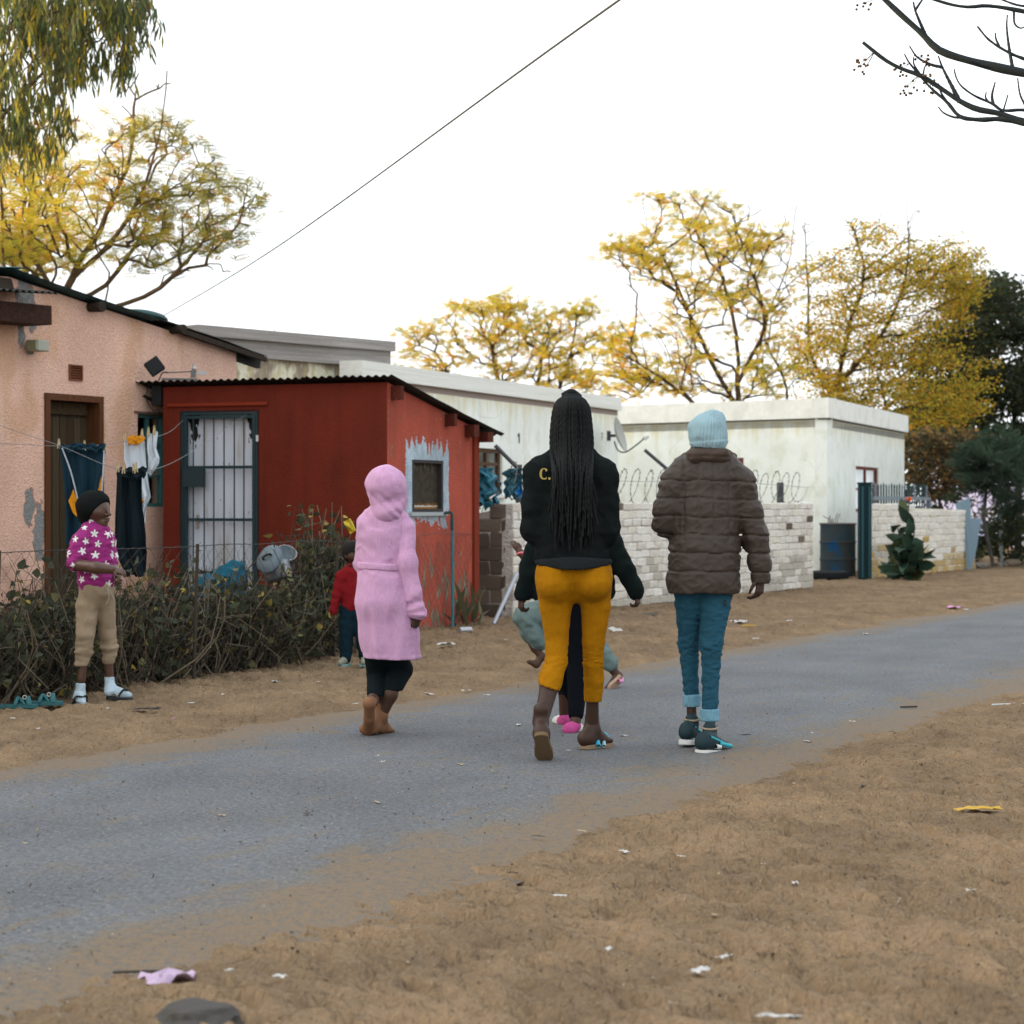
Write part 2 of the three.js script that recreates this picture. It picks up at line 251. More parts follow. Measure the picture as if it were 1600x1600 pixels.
  f.add('lintel_crack', box(win[2] - win[0] + 0.1, 0.02, 0.02, (win[0] + win[2]) / 2, win[3] + 0.012, 0.004), std([0.12, 0.08, 0.06], 1));
  // air brick with slats
  const [vx0, vy0, vx1, vy1] = vent, vm = std([0.17, 0.06, 0.03], 0.9); const vb = f.add('air_vent', box(vx1 - vx0, vy1 - vy0, 0.02, (vx0 + vx1) / 2, (vy0 + vy1) / 2, -0.13), vm);
  f.add('vent_frame', [box(vx1 - vx0, 0.012, 0.09, (vx0 + vx1) / 2, vy1 - 0.006, -0.03), box(vx1 - vx0, 0.012, 0.09, (vx0 + vx1) / 2, vy0 + 0.006, -0.03), box(0.012, vy1 - vy0 - 0.024, 0.09, vx0 + 0.006, (vy0 + vy1) / 2, -0.03), box(0.012, vy1 - vy0 - 0.024, 0.09, vx1 - 0.006, (vy0 + vy1) / 2, -0.03)], vm, undefined, vb);
  for (let i = 0; i < 6; i++) f.add('slat', box(vx1 - vx0 - 0.026, 0.010, 0.04, (vx0 + vx1) / 2, vy0 + (vy1 - vy0) * (i + 0.7) / 6.4, -0.02, 0, 0, 0.4), vm, undefined, vb);
  // roof: corrugated sheets falling from the ridge, poles under them
  const ex = L + 0.42, sl = Math.atan2(yr - yE, L - xr), dn = V(Math.cos(sl), -Math.sin(sl), 0), rm = std([0.10, 0.30, 0.36], 0.5, { metalness: 0.2, map: woodTex });
  const rust = std([0.09, 0.085, 0.085], 0.75, { metalness: 0.3, map: rustTex });
  for (let k = 0; k < 2; k++) f.add('roof_sheet', corrugated(V(xr - 0.12, yr + 0.055, -D - 0.1), V(0, 0, 1), D + 0.24, dn, 2.05 / Math.cos(sl), 0.009, 0.078, 0.01), rm);
  f.add('roof_sheet', corrugated(V(xr - 0.12 + 1.98, yr + 0.070 - 1.98 * Math.tan(sl), -D - 0.1), V(0, 0, 1), D + 0.20, dn, (ex - xr - 1.86) / Math.cos(sl), 0.009, 0.078, -0.015), rust);
  f.add('roof_sheet', corrugated(V(xr + 0.10, yr + 0.085, -D - 0.1), V(0, 0, 1), D + 0.22, V(-Math.cos(0.09), -Math.sin(0.09), 0), xr + 0.3, 0.009, 0.078, 0.01), rm);
  f.add('ceiling', box(L - 0.4, 0.05, D - 0.4, L / 2, 2.4, -D / 2), roomGrey);
  const pole = std([0.07, 0.055, 0.045], 1, { map: woodTex });
  for (const [px, py] of [[140, 479], [268, 514]]) { const a = f.on(px, py); f.add('rafter_end', rod(V(a[0], a[1], -0.1), V(a[0], a[1] - 0.01, 0.16), 0.045, 0.05, 10), pole); }
  f.add('fascia_board', box(1.35, 0.05, 0.03, L - 0.28, yE + 0.048, 0.09, 0, -sl), pole); f.add('fascia_board', box(0.5, 0.13, 0.05, L + 0.22, yE - 0.03, -0.06, 0, -sl), std([0.03, 0.03, 0.03], 0.9));
  // lean-to at the gable's left corner: dark boards and a rusty sheet
  const q = f.on(0, 493), q2 = f.on(39, 493); const bm = std([0.055, 0.022, 0.013], 0.8, { map: woodTex });
  const bm2 = std([0.07, 0.03, 0.018], 0.8, { map: woodTex });
  f.add('porch_beam', box(q2[0] - q[0] + 0.9, 0.17, 0.30, (q[0] + q2[0] - 0.9) / 2, q[1], 0.17, 0, 0.02), bm2);
  f.add('porch_sheet', corrugated(V(q[0] - 0.9, q[1] + 0.19, 0.02), V(1, 0.05, 0).normalize(), q2[0] - q[0] + 0.83, V(0, -0.12, 1).normalize(), 0.45), rust);
  f.add('eave_boxing', slab([[q[0] - 0.9, q[1] + 0.22], [f.on(20, 480)[0], q[1] + 0.22], [f.on(14, 440)[0], yr - 0.02], [xr - 0.5, yr - 0.02], [q[0] - 0.9, yr - 0.1]], 0.02, [], 0.03), std([0.05, 0.04, 0.03], 0.9));
  h.userData.front = f;
  // wall lamp, grey box on a bracket
  const lp = f.on(47, 541), lt = thing('wall_lamp', 'grey boxy outdoor lamp fixed high on the pink wall', 'lamp', V(lp[0], lp[1], 0.0).applyMatrix4(f.W)); lt.rotation.y = Math.atan2(-(B.z - A.z), B.x - A.x);
  part(lt, 'housing', rbox(0.15, 0.10, 0.13, 0.012, 0.0, 0, 0.10), std([0.35, 0.36, 0.30], 0.7)); part(lt, 'lens_cover', rbox(0.02, 0.085, 0.115, 0.005, -0.083, 0, 0.10), std([0.22, 0.24, 0.14], 0.3)); part(lt, 'bracket', [box(0.05, 0.13, 0.035, -0.02, -0.01, 0.0175)], std([0.2, 0.2, 0.18], 0.8));
  // tank-like green lid lying on the roof edge
  const rp = f.on(246, 494); const tt = solo('basin_lid', new THREE.LatheGeometry([[0, 0.06], [0.10, 0.058], [0.17, 0.045], [0.205, 0.02], [0.21, 0], [0.2, -0.005], [0, -0.005]].map((p) => new THREE.Vector2(...p)), 24), std([0.02, 0.06, 0.06], 0.5), 'dark green dished lid lying on the pink house roof', 'lid');
  tt.position.copy(V(rp[0] - 0.02, yr + 0.1 - (rp[0] - 0.02 - xr) * Math.tan(sl) - 0.005, -0.12).applyMatrix4(f.W)); tt.rotation.z = -0.16; tt.rotation.y = 0.4;
}

// --- red shack in front of it
let redFront, redSide;
{
  const A = at0(255, 18.56), B = at0(605, 17.8), C = at0(749, 19.28), D = A.clone().add(C).sub(B);
  const h = thing('red_house', 'small dark red painted house with barred white door and tin roof', 'house', A);
  const f = redFront = new Plane(h, A, B), s = redSide = new Plane(h, B, C), L = f.len, S = s.len;
  const yT = f.on(430, 601)[1], yB = s.on(748, 672)[1], door = f.rect(284, 645, 402, 1000); door[1] = 0.05;
  const win = s.rect(644, 718, 692, 800);
  const redTex = (w, hh, base, fn) => sized(tex(w, hh, fn), base[0], base[1]);
  const bump = sized(tex(512, 512, (u, v) => { const n = 0.5 + 0.3 * tn(u, v, 70, 3) + 0.2 * tn(u, v, 20, 5); return [n, n, n]; }, false), 1, 1);
  const mf = redTex(900, 900, [L, 2.6], (u, v) => { const x = u * L, y = v * 2.6; const c = fbm(x * 1.3, y * 1.1, 5), fi = n2(x * 40, y * 40), st = fbm(x * 5, y * 0.5 + 3, 3); let k = 1 + 0.10 * c + 0.05 * fi + 0.08 * st; let r = 0.37 * k, g = 0.125 * k, b = 0.068 * k; const chip = fbm(x * 16, y * 16, 2) + 0.10 * smooth(1.3, 0.3, y); if (chip > 0.70) { r = 0.55; g = 0.50; b = 0.45; } const dust = smooth(0.7, 0.1, y + 0.3 * c); r = mix(r, 0.5, dust * 0.35); g = mix(g, 0.36, dust * 0.35); b = mix(b, 0.28, dust * 0.35); return [r, g, b]; });  // same paint as the side wall; its shade is put into this darker red
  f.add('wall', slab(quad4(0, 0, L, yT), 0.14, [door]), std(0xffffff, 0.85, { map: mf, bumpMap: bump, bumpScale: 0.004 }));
  const surround = [win[0] - 0.06, win[1] - 0.30, win[2] + 0.11, win[3] + 0.30];
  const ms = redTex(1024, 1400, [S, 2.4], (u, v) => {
    const x = u * S, y = v * 2.4, c = fbm(x * 1.5 + 5, y * 1.2, 5), fi = n2(x * 45, y * 45), st = fbm(x * 6, y * 0.6 + 9, 3); let k = 1 + 0.10 * c + 0.05 * fi + 0.05 * st; let r = 0.615 * k, g = 0.295 * k, b = 0.235 * k;  // lighter red: brighter light put into the colour, along with real sun fading
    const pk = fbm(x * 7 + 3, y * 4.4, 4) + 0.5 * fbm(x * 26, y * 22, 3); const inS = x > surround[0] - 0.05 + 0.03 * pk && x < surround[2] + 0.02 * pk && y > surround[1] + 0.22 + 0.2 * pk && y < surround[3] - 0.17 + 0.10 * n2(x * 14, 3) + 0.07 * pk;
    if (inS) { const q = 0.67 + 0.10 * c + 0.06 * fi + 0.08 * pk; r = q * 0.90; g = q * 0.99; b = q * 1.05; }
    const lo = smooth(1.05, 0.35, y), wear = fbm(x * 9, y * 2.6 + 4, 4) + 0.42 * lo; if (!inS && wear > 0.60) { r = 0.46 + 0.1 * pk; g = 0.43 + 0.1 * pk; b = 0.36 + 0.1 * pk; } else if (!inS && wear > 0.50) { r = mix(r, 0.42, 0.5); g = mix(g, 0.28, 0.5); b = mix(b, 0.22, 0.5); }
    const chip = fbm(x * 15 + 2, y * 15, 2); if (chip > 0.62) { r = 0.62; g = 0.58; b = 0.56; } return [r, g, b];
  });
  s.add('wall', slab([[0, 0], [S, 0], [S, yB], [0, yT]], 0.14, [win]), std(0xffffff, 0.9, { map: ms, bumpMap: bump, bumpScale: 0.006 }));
  const back = new Plane(h, C, D), left = new Plane(h, D, A), rp = std([0.16, 0.02, 0.006], 0.9);
  back.add('wall', slab(quad4(0, 0, back.len, yB), 0.14), rp); left.add('wall', slab([[0, 0], [left.len - 0.15, 0], [left.len - 0.15, yT], [0, yB]], 0.14), rp);
  // roof sheets run back and down; scalloped edge over the door wall
  const inM = new THREE.Matrix4().makeTranslation(-A.x, -A.y, -A.z), wd = B.clone().sub(A).setY(0).normalize(), sd = C.clone().sub(B).setY(0).normalize(); const slope = Math.atan2(yT - yB, S);
  const rm = std([0.10, 0.095, 0.095], 0.7, { map: rustTex, metalness: 0.3 });
  const sdd = V(sd.x * Math.cos(slope), -Math.sin(slope), sd.z * Math.cos(slope));
  const o0 = A.clone().addScaledVector(wd, -0.24).addScaledVector(sd, -0.10); o0.y = yT + 0.028 + 0.1 * Math.tan(slope); const tot = L + 0.24 + 0.10, sw = tot / 3;
  for (let k = 0; k < 3; k++) { const g = corrugated(o0.clone().addScaledVector(wd, k * sw - (k ? 0.04 : 0)).add(V(0, 0.004 * k + (k === 0 ? 0.004 : 0), 0)), wd, sw + 0.04, sdd, (S + 0.42) / Math.cos(slope), 0.011, 0.078, 0.012); g.applyMatrix4(inM); part(h, 'roof_sheet', g, rm); }
  h.userData.roofAt = (t) => o0.clone().addScaledVector(wd, t);
  { const g = corrugated(A.clone().addScaledVector(wd, -0.42).addScaledVector(sd, 0.0).setY(yT - 0.02), wd.clone().add(V(0, -0.25, 0)).normalize(), 0.40, sdd, 0.8, 0.011, 0.078, 0.03); g.applyMatrix4(inM); part(h, 'loose_roof_sheet', g, rm, 'bent loose roof sheet'); }
  const rafter = std([0.16, 0.035, 0.02], 0.85, { map: woodTex });
  for (const [px, py, w, hh] of [[613, 609, 0.05, 0.13], [697, 640, 0.05, 0.12], [730, 656, 0.10, 0.12], [752, 662, 0.11, 0.10]]) { const a = s.on(px, py); s.add('rafter_end', box(w, hh, 0.34, a[0], Math.min(a[1], yT - (a[0] / S) * (yT - yB) - hh / 2 - 0.012), -0.06), rafter); }
  // white door behind a steel security gate
  const [x0, y0, x1, y1] = door, dm = std(0xffffff, 0.6, { map: sized(tex(512, 1024, (u, v) => { const x = u * 0.8, y = v * 2; const c = fbm(x * 2, y * 1.4, 4), dr = smooth(0.1, 0.5, fbm(x * 3 + 4, y * 1.2, 3)); let r = 0.78 + 0.05 * c, g = 0.80 + 0.05 * c, b = 0.84 + 0.05 * c; r = mix(r, 0.62, dr * 0.5); g = mix(g, 0.58, dr * 0.5); b = mix(b, 0.52, dr * 0.5); const spl = fbm(x * 20, y * 16, 2); if (spl > 0.58) { r = 0.22; g = 0.2; b = 0.17; } const kx = Math.hypot((x - 0.10) / 0.07, (y - 1.0) / 0.12) + 0.9 * fbm(x * 10, y * 10, 3); if (kx < 1) { r = 0.13; g = 0.11; b = 0.09; } return [r, g, b]; }), 0.8, 2) });
  const dd = f.add('door', box(x1 - x0 - 0.02, y1 - y0 - 0.01, 0.04, (x0 + x1) / 2, (y0 + y1) / 2, -0.115), dm); f.add('door_handle', [box(0.03, 0.14, 0.008, x0 + 0.125, 1.03, -0.09), rod(V(x0 + 0.125, 1.05, -0.08), V(x0 + 0.21, 1.05, -0.072), 0.009)], std([0.5, 0.5, 0.5], 0.3, { metalness: 0.9 }), undefined, dd);
  const gm = std([0.016, 0.036, 0.042], 0.5), z = -0.035; f.add('door_frame', [box(0.04, y1 - y0, 0.10, x0 + 0.0, (y0 + y1) / 2, -0.05), box(0.04, y1 - y0, 0.10, x1, (y0 + y1) / 2, -0.05), box(x1 - x0 + 0.04, 0.04, 0.10, (x0 + x1) / 2, y1 - 0.002, -0.05)], gm);
  const gate = f.add('security_gate', [box(0.03, y1 - y0 - 0.04, 0.03, x0 + 0.04, (y0 + y1) / 2, z + 0.02), box(0.03, y1 - y0 - 0.04, 0.03, x1 - 0.04, (y0 + y1) / 2, z + 0.02), box(x1 - x0 - 0.1, 0.03, 0.03, (x0 + x1) / 2, y1 - 0.045, z + 0.02)], gm);
  for (const py of [730, 812, 895]) { const y = f.on(340, py)[1]; f.add('rail', box(x1 - x0 - 0.11, 0.028, 0.02, (x0 + x1) / 2, y, z + 0.02), gm, undefined, gate); }
  for (const px of [302, 319, 334, 350, 366, 381]) { const x = f.on(px, 730)[0]; f.add('bar', rod(V(x, y0 + 0.05, z + 0.034), V(x, y1 - 0.06, z + 0.034), 0.0075, 0.0075, 8), gm, undefined, gate); }
  { const a = f.rect(290, 732, 321, 761); f.add('lock_box', box(a[2] - a[0], a[3] - a[1], 0.06, (a[0] + a[2]) / 2, (a[1] + a[3]) / 2, z + 0.062), std([0.02, 0.035, 0.04], 0.6), undefined, gate); f.add('hinge', rod(V(x1 + 0.005, f.on(400, 690)[1], 0.012), V(x1 + 0.005, f.on(400, 680)[1], 0.012), 0.014, 0.014, 8), std([0.5, 0.5, 0.48], 0.5), undefined, gate); }
  const tr = std([0.18, 0.024, 0.008], 0.85); f.add('door_moulding', [box(x1 - x0 + 0.26, 0.03, 0.024, (x0 + x1) / 2 - 0.02, y1 + 0.075, 0.008)], tr);
  // small side window closed with a rusty plate
  const [wx0, wy0, wx1, wy1] = win, wf = std([0.035, 0.032, 0.03], 0.7);
  const plate = s.add('window_plate', box(wx1 - wx0 - 0.05, wy1 - wy0 - 0.05, 0.01, (wx0 + wx1) / 2, (wy0 + wy1) / 2, -0.05), std(0xffffff, 0.8, { map: sized(tex(256, 256, (u, v) => { const c = fbm(u * 4, v * 4, 4), st = fbm(u * 14, v * 2.5, 3); let k = 0.21 + 0.06 * c + 0.03 * st, r = k * 1.05, g = k * 0.92, b = k * 0.76; const ru = 0.75 * smooth(0.16, 0.06, v + 0.05 * st + 0.02 * n2(u * 20, v * 5)); r = mix(r, 0.66, ru); g = mix(g, 0.43, ru); b = mix(b, 0.12, ru); if (v > 0.05 && v < 0.08 + 0.012 * n2(u * 12, 2)) { r = g = b = 0.72; } const wt = smooth(0.28, 0.45, st) * smooth(0.7, 1, v); return [mix(r, 0.6, wt), mix(g, 0.58, wt), mix(b, 0.54, wt)]; }), 1, 1) }));
  { const p = plate.geometry, uvs = p.attributes.uv; plate.userData = {}; }
  s.add('window_frame', [box(wx1 - wx0, 0.03, 0.09, (wx0 + wx1) / 2, wy1 - 0.015, -0.04), box(wx1 - wx0, 0.03, 0.09, (wx0 + wx1) / 2, wy0 + 0.015, -0.04), box(0.03, wy1 - wy0 - 0.06, 0.09, wx0 + 0.015, (wy0 + wy1) / 2, -0.04), box(0.03, wy1 - wy0 - 0.06, 0.09, wx1 - 0.015, (wy0 + wy1) / 2, -0.04)], wf);
  s.add('sill', box(wx1 - wx0 + 0.1, 0.035, 0.06, (wx0 + wx1) / 2, wy0 - 0.02, 0.0), std([0.34, 0.37, 0.38], 1));
  // flood light and bracket on the roof corner
  const rt = V(0, 0, 0).copy(h.userData.roofAt(0.26)).addScaledVector(sd, 0.10); rt.y -= 0.04; const fl = thing('flood_light', 'black square flood light tilted on the red house roof corner', 'lamp', rt, 0.2);
  part(fl, 'housing', rbox(0.15, 0.15, 0.07, 0.012).rotateZ(0.62).rotateX(-0.2).translate(-0.10, 0.155, 0.03), black); part(fl, 'bracket', [tube([V(-0.06, 0.02, 0), V(-0.02, 0.10, 0), V(0.03, 0.10, 0)], 0.008, 6), rod(V(0.0, 0.098, 0), V(0.30, 0.115, 0), 0.006)], metalDark); part(fl, 'base', [box(0.34, 0.02, 0.05, 0.14, 0.035, 0), box(0.05, 0.07, 0.05, 0.27, 0.09, 0)], std([0.14, 0.14, 0.14], 0.6));
  part(fl, 'fitting', [new THREE.SphereGeometry(0.024, 10, 8).translate(0.28, 0.14, 0), new THREE.CylinderGeometry(0.012, 0.014, 0.05, 8).translate(0.28, 0.17, 0), box(0.09, 0.035, 0.04, 0.35, 0.10, 0)], std([0.35, 0.36, 0.36], 0.35, { metalness: 0.6 }));
  fl.position.y += 0.03;
  const cb = f.on(240, 600), cb2 = f.on(247, 645); solo('roof_cable', tube([V(cb[0] + 0.02, cb[1] - 0.02, 0.12), V(cb[0] - 0.02, cb[1] - 0.12, 0.11), V(cb2[0] - 0.05, (cb[1] + cb2[1]) / 2 - 0.06, 0.10), V(cb2[0], cb2[1], 0.06)], 0.005, 5).applyMatrix4(f.W), black, 'thin black cable hanging from the red house roof corner', 'cable');
  f.add('gutter_end', box(0.10, 0.19, 0.16, -0.07, yT - 0.08, -0.07), black);
}

// --- flat-roofed white houses behind
const whiteWall = (W, Hh, sd, ppm = 130) => sized(tex(Math.min(1600, Math.round(W * ppm)), Math.round(Hh * ppm), (u, v) => {
  const x = u * W + sd, y = v * Hh, c = fbm(x * 0.8, y * 0.8, 5), fi = n2(x * 30, y * 30), st = fbm(x * 4, y * 0.4, 4), blot = fbm(x * 2.2 + 4, y * 1.4, 4); let k = 1 + 0.045 * c + 0.018 * fi; let r = 0.89 * k, g = 0.905 * k, b = 0.88 * k;
  const g2 = smooth(-0.05, 0.55, blot + 0.3 * st); r = mix(r, 0.79, g2 * 0.4); g = mix(g, 0.795, g2 * 0.4); b = mix(b, 0.72, g2 * 0.4);
  const yl = smooth(0.86, 1.02, v + 0.16 * st); r = mix(r, 0.82, yl * 0.5); g = mix(g, 0.77, yl * 0.5); b = mix(b, 0.60, yl * 0.5);
  const ck = Math.abs(n2(x * 0.9 + 2, y * 0.9)); if (ck < 0.006 && c > 0.0) { r *= 0.85; g *= 0.85; b *= 0.85; }
  return [r, g, b];
}), W, Hh);
const wBump = sized(tex(512, 512, (u, v) => { const n = 0.5 + 0.3 * tf(u, v, 12, 4, 3) + 0.12 * tn(u, v, 110, 5); return [n, n, n]; }, false), 1.6, 1.6);
const capTex = sized(tex(768, 768, (u, v) => { const c = tf(u, v, 9, 5, 5), d = tn(u, v, 80, 2); let k = 0.89 + 0.05 * c + 0.02 * d; const g2 = smooth(-0.1, 0.45, c + 0.4 * tn(u, v, 20, 9)); return [mix(k, 0.78, g2 * 0.5), mix(k, 0.785, g2 * 0.5), mix(k * 0.97, 0.74, g2 * 0.5)]; }), 6, 6);
const capMat = std(0xffffff, 0.95, { map: capTex, bumpMap: wBump, bumpScale: 0.01 });
let w2front;
{ // grey-capped one, its corner showing over the shack
  const A = at0(300, 22.6), B = at0(603, 24.95), h = thing('grey_capped_house', 'flat roofed whitewashed house with grey double concrete parapet', 'house', A), f = new Plane(h, A, B), L = f.len;
  const yT = f.on(480, 524)[1], y1 = f.on(480, 540)[1], y2 = f.on(480, 566)[1];
  const cm = std(0xffffff, 1, { map: sized(tex(512, 256, (u, v) => { const c = tf(u, v, 6, 5, 2), fi = tn(u, v, 70, 3); const k = 0.56 + 0.12 * c + 0.05 * fi; return [k * 1.03, k, k * 0.97]; }), 2, 1) });
  f.add('wall', slab(quad4(0, 0, L, y2), 0.2), std(0xffffff, 0.95, { map: sized(tex(700, 700, (u, v) => { const x = u * L, y = v * y2; const c = fbm(x * 1.6, y * 1.6, 5), st = fbm(x * 7, y * 1.1, 4), fi = n2(x * 34, y * 34); let r = 0.84 + 0.04 * c, g = 0.83 + 0.04 * c, b = 0.74 + 0.04 * c; const pe = smooth(0.05, 0.16, v - 0.86 + 0.24 * c + 0.10 * st); r = mix(r, 0.58, pe); g = mix(g, 0.53, pe); b = mix(b, 0.47, pe); const yl = smooth(0.15, 0.4, st); r = mix(r, 0.74, yl * 0.5); g = mix(g, 0.68, yl * 0.5); b = mix(b, 0.50, yl * 0.5); if (fi > 0.78) { r *= 0.7; g *= 0.7; b *= 0.7; } return [r, g, b]; }), L, y2), bumpMap: wBump, bumpScale: 0.01 }));
  f.add('parapet', box(L + 0.02, y1 - y2, 5.0, L / 2, (y1 + y2) / 2, -2.42), cm); f.add('coping', box(L + 0.06, yT - y1, 5.1, L / 2, (yT + y1) / 2 + 0.001, -2.40), cm, 'pale grey concrete coping');
  f.add('wall', box(0.2, y2, 4.6, L - 0.1, y2 / 2, -2.5), capMat); f.add('wall', box(0.2, y2, 4.6, 0.1, y2 / 2, -2.5), capMat);
  const a = f.on(592, 588); f.add('downpipe', box(0.09, 0.28, 0.07, a[0] - 0.06, a[1] - 0.02, 0.036), std([0.25, 0.2, 0.16], 1));
  const b = f.on(420, 516); solo('roof_wire', tube([V(b[0] - 0.03, b[1] - 0.03, 0.12), V(b[0] + 0.02, b[1] + 0.04, 0.1), V(b[0] + 0.03, b[1] + 0.12, 0.05)], 0.008, 5).applyMatrix4(f.W), std([0.6, 0.6, 0.6], 0.6), 'pale bent wire sticking up from the grey parapet', 'wire');
}
{ // long white one with the dish
  const A = at0(560, 23.9), B = at0(966, 32.4), h = thing('white_house', 'long cream white flat roofed house carrying a satellite dish', 'house', A), f = w2front = new Plane(h, A, B), L = f.len;
  const ya = f.on(600, 568)[1], yb = f.on(962, 622)[1], yT = (ya + yb) / 2, pb = yT - 0.21, win = f.rect(722, 698, 785, 772);
  f.add('wall', slab(quad4(0, 0, L, pb - 0.09), 0.2, [win]), std(0xffffff, 0.95, { map: whiteWall(L, pb, 3), bumpMap: wBump, bumpScale: 0.012 }));
  f.add('stained_band', box(L, 0.09, 0.2, L / 2, pb - 0.045, -0.11), std([0.33, 0.27, 0.24], 1, { bumpMap: wBump, bumpScale: 0.01 }), 'brown grey weathered band under the parapet');
  f.add('parapet', box(L + 0.03, yT - pb, 0.32, L / 2, (yT + pb) / 2, -0.10), capMat);
  const D = 9; f.add('wall', box(0.2, pb, D - 0.4, L - 0.1, pb / 2, -D / 2), capMat); f.add('wall', box(0.2, pb, D - 0.4, 0.1, pb / 2, -D / 2), capMat); f.add('wall', box(L, pb, 0.2, L / 2, pb / 2, -D), capMat); f.add('roof', box(L - 0.2, 0.12, D - 0.4, L / 2, pb - 0.1, -D / 2), std([0.3, 0.3, 0.3], 1)); f.add('parapet', box(0.25, yT - pb, D - 0.3, L - 0.1, (yT + pb) / 2, -0.26 - (D - 0.3) / 2), capMat);
  windowIn(f, win, std([0.09, 0.05, 0.03], 0.8), { cols: 3, rows: 3, bar: 0.06, z: -0.06 });
  f.add('sill', box(win[2] - win[0] + 0.14, 0.05, 0.12, (win[0] + win[2]) / 2, win[1] - 0.028, 0.02), capMat);
  h.userData.L = L;
}
{ // corner house
  const A = at0(940, 34.75), B = at0(1292, 32), C = at0(1413, 38.4), D = A.clone().add(C).sub(B), h = thing('corner_house', 'white flat roofed corner house with brown framed curtained window', 'house', A);
  const f = new Plane(h, A, B), s = new Plane(h, B, C), bk = new Plane(h, C, D), lf = new Plane(h, D, A), yT = f.on(1290, 622)[1], pb = f.on(1290, 653)[1];
  const w1 = f.rect(1112, 716, 1162, 790), w2 = s.rect(1337, 728, 1373, 800); const m1 = std(0xffffff, 0.95, { map: whiteWall(f.len, pb, 17), bumpMap: wBump, bumpScale: 0.012 }), m2 = std(0xffffff, 0.95, { map: whiteWall(s.len, pb, 31), bumpMap: wBump, bumpScale: 0.012 });
  const dS = s.on(1345, 900)[0];
  f.add('wall', slab(quad4(0, 0, f.len, pb), 0.2, [w1]), m1); s.add('wall', slab(quad4(0, 0, s.len, pb), 0.2, [w2]), m2);
  bk.add('wall', slab(quad4(0, 0, bk.len, pb), 0.2), capMat); lf.add('wall', slab(quad4(0, 0, lf.len, pb), 0.2), capMat);
  const pp = (pl, nm) => pl.add(nm, slab(quad4(-0.06, pb, pl.len + 0.06, yT), 0.3, [], 0.06), capMat); pp(f, 'parapet'); pp(s, 'parapet'); pp(bk, 'parapet'); pp(lf, 'parapet');
  for (const pl of [f, s]) pl.add('drip_edge', slab(quad4(0, pb - 0.025, pl.len, pb - 0.004), 0.05, [], 0.04), std([0.12, 0.11, 0.10], 1));
  const rg = new THREE.Shape([A, B, C, D].map((p) => new THREE.Vector2(p.x - A.x, -(p.z - A.z)))); const rgeo = new THREE.ExtrudeGeometry(rg, { depth: 0.1, bevelEnabled: false }).rotateX(-Math.PI / 2).translate(0, pb - 0.15, 0); part(h, 'roof', rgeo, std([0.3, 0.3, 0.3], 1));
  const brown = std([0.17, 0.05, 0.035], 0.7); windowIn(f, w1, brown, { cols: 2, rows: 2, bar: 0.06, z: -0.05 }); windowIn(s, w2, brown, { cols: 2, rows: 2, bar: 0.055, z: -0.05 });
  const cu = std([0.62, 0.70, 0.78], 0.95); for (const [pl, w] of [[s, w2], [f, w1]]) { const g = new THREE.PlaneGeometry(w[2] - w[0], w[3] - w[1], 40, 1); const p = g.attributes.position; for (let i = 0; i < p.count; i++) p.setZ(i, 0.025 * Math.sin(p.getX(i) * 55)); g.computeVertexNormals(); pl.add('curtain', g.translate((w[0] + w[2]) / 2, (w[1] + w[3]) / 2, -0.16), cu); }
}
{ // pale lilac house far behind the trees at the right
  const A = at0(1440, 58), B = at0(1700, 50), h = thing('lilac_house', 'pale lilac house wall glimpsed behind the dark trees', 'house', A), f = new Plane(h, A, B);
  f.add('wall', slab(quad4(0, 0, f.len, 2.55), 0.2), std([0.20, 0.22, 0.42], 0.95, { bumpMap: wBump, bumpScale: 0.01 })); f.add('roof', box(f.len + 0.4, 0.08, 5, f.len / 2, 2.7, -2.3, 0, 0, 0.06), std([0.2, 0.2, 0.2], 0.7)); f.add('wall', box(0.2, 2.5, 4.5, 0.1, 1.25, -2.4), capMat);
}
{ // unseen tall house farther left, added to block the low sun
  const A = V(-17, 0, -14), B = V(-16, 0, -35), h = thing('sun_blocking_house', 'unseen tall house added to block the low sun', 'house', A), f = new Plane(h, B, A);
  f.add('wall', box(f.len, 5.0, 0.25, f.len / 2, 2.5, 0), capMat); f.add('wall', box(f.len, 5.0, 0.25, f.len / 2, 2.5, -7), capMat); f.add('wall', box(0.25, 5.0, 6.7, 0.1, 2.5, -3.5), capMat); f.add('wall', box(0.25, 5.0, 6.7, f.len - 0.1, 2.5, -3.5), capMat); f.add('roof', corrugated(V(-0.3, 5.05, 0.4), V(1, 0, 0), f.len + 0.6, V(0, 0.02, -1).normalize(), 7.9, 0.02, 0.3), rustMetal);
}
{ // house added out of view at left to keep the low sun off the street
  const [ax, az] = xzOf(-9, -12.0), [bx, bz] = xzOf(3.6, -12.4), A = V(ax, 0, az), B = V(bx, 0, bz), h = thing('sun_blocking_neighbour', 'plain unseen house added beside the pink house to block the low sun', 'house', A), f = new Plane(h, A, B);
  f.add('wall', box(f.len, 3.1, 0.2, f.len / 2, 1.55, -0.1), capMat); f.add('wall', box(f.len, 3.1, 0.2, f.len / 2, 1.55, -6), capMat); f.add('wall', box(0.2, 3.1, 5.6, f.len - 0.1, 1.55, -3), capMat); f.add('wall', box(0.2, 3.1, 5.6, 0.1, 1.55, -3), capMat); f.add('roof', corrugated(V(-0.2, 3.2, 0.3), V(1, 0, 0), f.len + 0.4, V(0, 0.03, -1).normalize(), 6.7), rustMetal);
}
